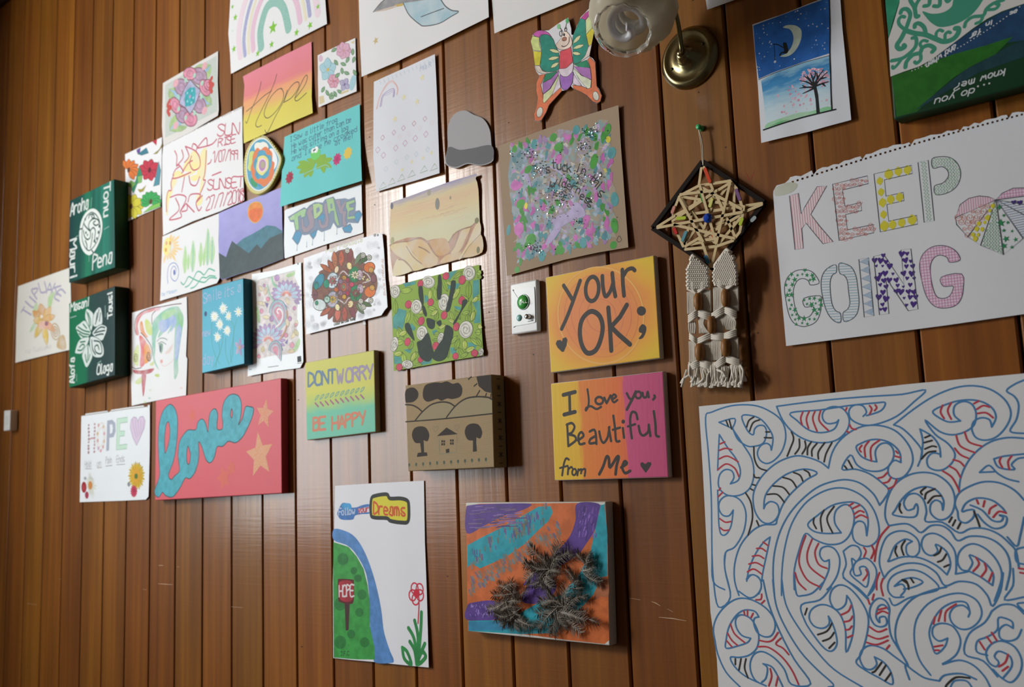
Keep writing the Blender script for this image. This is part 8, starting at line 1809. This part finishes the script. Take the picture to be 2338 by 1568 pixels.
# dense knotted heads: rows of short twisted knots
for side, quad in (('l', [(185, 105), (345, 235), (360, 430), (240, 520), (140, 470), (135, 280)]), ('r', [(548, 45), (620, 130), (662, 300), (660, 420), (540, 480), (415, 400), (410, 310), (425, 215)])):
    kn = []
    xs = [p[0] for p in quad]; ys = [p[1] for p in quad]; y = min(ys) + 8; row = 0
    while y < max(ys) - 60:
        x = min(xs) + (8 if row % 2 else 0)
        while x < max(xs):
            if inside((x, y), [quad]): kn.append((x, y))
            x += 21
        y += 21; row += 1
    for x, y in kn:
        d = 9 if side == 'l' else -9
        cord([(x - 13, y - d * .8, -.002), (x, y, .005), (x + 13, y + d * .8, -.002)], .0024, .017, 'knot')
    V, F = triangulate([[(c1(x, y, .0125).x, c1(x, y, .0125).z) for x, y in quad]]); mesh_obj('knot_backing', [(x, -.026, z) for x, z in V], F, CORD, mac)
for p, q in [((185, 105), (345, 235)), ((548, 45), (425, 215)), ((548, 45), (600, 80))]: cord([(p[0], p[1]), ((p[0] + q[0]) / 2, (p[1] + q[1]) / 2, .003), (q[0], q[1])], .0035)
# chevrons of slanted wrapped bars
def chevron(cx, cy, lx, ly, rx, ry, n=3, dy=24):
    for k in range(n):
        cord([(lx, ly + k * dy), ((lx + cx) / 2, (ly + cy) / 2 + k * dy, .004), (cx - 2, cy + k * dy)], .0023, .018); cord([(rx, ry + k * dy), ((rx + cx) / 2, (ry + cy) / 2 + k * dy, .004), (cx + 2, cy + k * dy)], .0023, .018)
chevron(240, 440, 150, 350, 358, 350, 4, 22); chevron(540, 405, 420, 330, 662, 320, 4, 22)
chevron(250, 675, 150, 745, 378, 720, 4, 21); chevron(530, 640, 395, 725, 655, 700, 4, 21)
chevron(240, 990, 162, 935, 385, 925, 3, 22); chevron(525, 935, 390, 920, 655, 885, 4, 20)
chevron(270, 1205, 150, 1265, 385, 1240, 4, 20); chevron(545, 1160, 420, 1250, 690, 1210, 4, 20)
# hanging strands between the knotted rows
for x0, x1, y0, y1, n in [(140, 215, 490, 720, 6), (290, 375, 470, 700, 7), (415, 500, 440, 700, 7), (585, 665, 430, 690, 7), (160, 225, 1010, 1250, 6), (300, 390, 1010, 1230, 7), (400, 490, 990, 1210, 7), (585, 665, 970, 1190, 7)]:
    for k in range(n):
        x = x0 + (x1 - x0) * k / (n - 1); b = 8 * (1 if x < 400 else -1) * math.sin(k)
        cord([(x, y0), (x + b * .5 + 3, (y0 + y1) / 2, .003), (x + 4, y1)], .0018, .015)
for k in range(7):
    cord([(250 + k * 13, 745), (245 + k * 10 + (20 if k < 3 else 0), 830, .003), (270 + k * 16, 925)], .0018, .015); cord([(430 + k * 12, 730), (450 + k * 11, 820, .003), (420 + k * 14, 920)], .0018, .015)
    cord([(530 + k * 10, 710 + k * 3), (530 + k * 19, 800, .003), (550 + k * 14, 890)], .0018, .015)
for k in range(4): cord([(160 + k * 18, 790 + k * 5), (155 + k * 22, 860, .003), (165 + k * 16, 930)], .0018, .015)
for x, y, rx in [(250, 593, .0085), (540, 555, .0085), (392, 838, .0085), (267, 1125, .0095), (543, 1078, .0095)]:
    cc_ = c1(x, y, .024); lathe('wooden_bead', [(0, .0155), (rx * .55, .0155), (rx * .9, .009), (rx, 0), (rx * .9, -.009), (rx * .55, -.0155), (0, -.0155)], BEAD, mac, 20, Matrix.Translation(cc_))
# fringe
for i in range(40):
    x = 160 + 540 * i / 39 + rm.uniform(-6, 6); y0 = 1300 - 50 * abs(math.sin(x / 90)); xe = x + rm.uniform(-30, 30) + (-70 if i == 0 else 0) + (15 if i == 39 else 0); ye = rm.uniform(1420, 1495)
    p = [(x, y0 - 20), (x + rm.uniform(-26, 26), (y0 + ye) / 2, rm.uniform(.002, .012)), (xe, ye - 40, .006), (xe + rm.uniform(-8, 8), ye, .004)]
    pts = spline3([c1(u, v, .016 + (o[0] if o else 0)) for u, v, *o in p], 5); n = len(pts)
    tube('fringe_cord', pts, [.0021 if k < n - 5 else .0021 + .0007 * (k - n + 5) for k in range(n)], CORD, mac, 7)
for p in [[(130, 1310), (105, 1390, .006), (75, 1490, .004)], [(690, 1255), (725, 1330, .01), (705, 1460, .006)], [(400, 1310), (350, 1370, .01), (345, 1480, .006)], [(420, 1305), (500, 1330, .012), (545, 1380, .01)]]: cord(p, .0022, .017, 'fringe_cord')
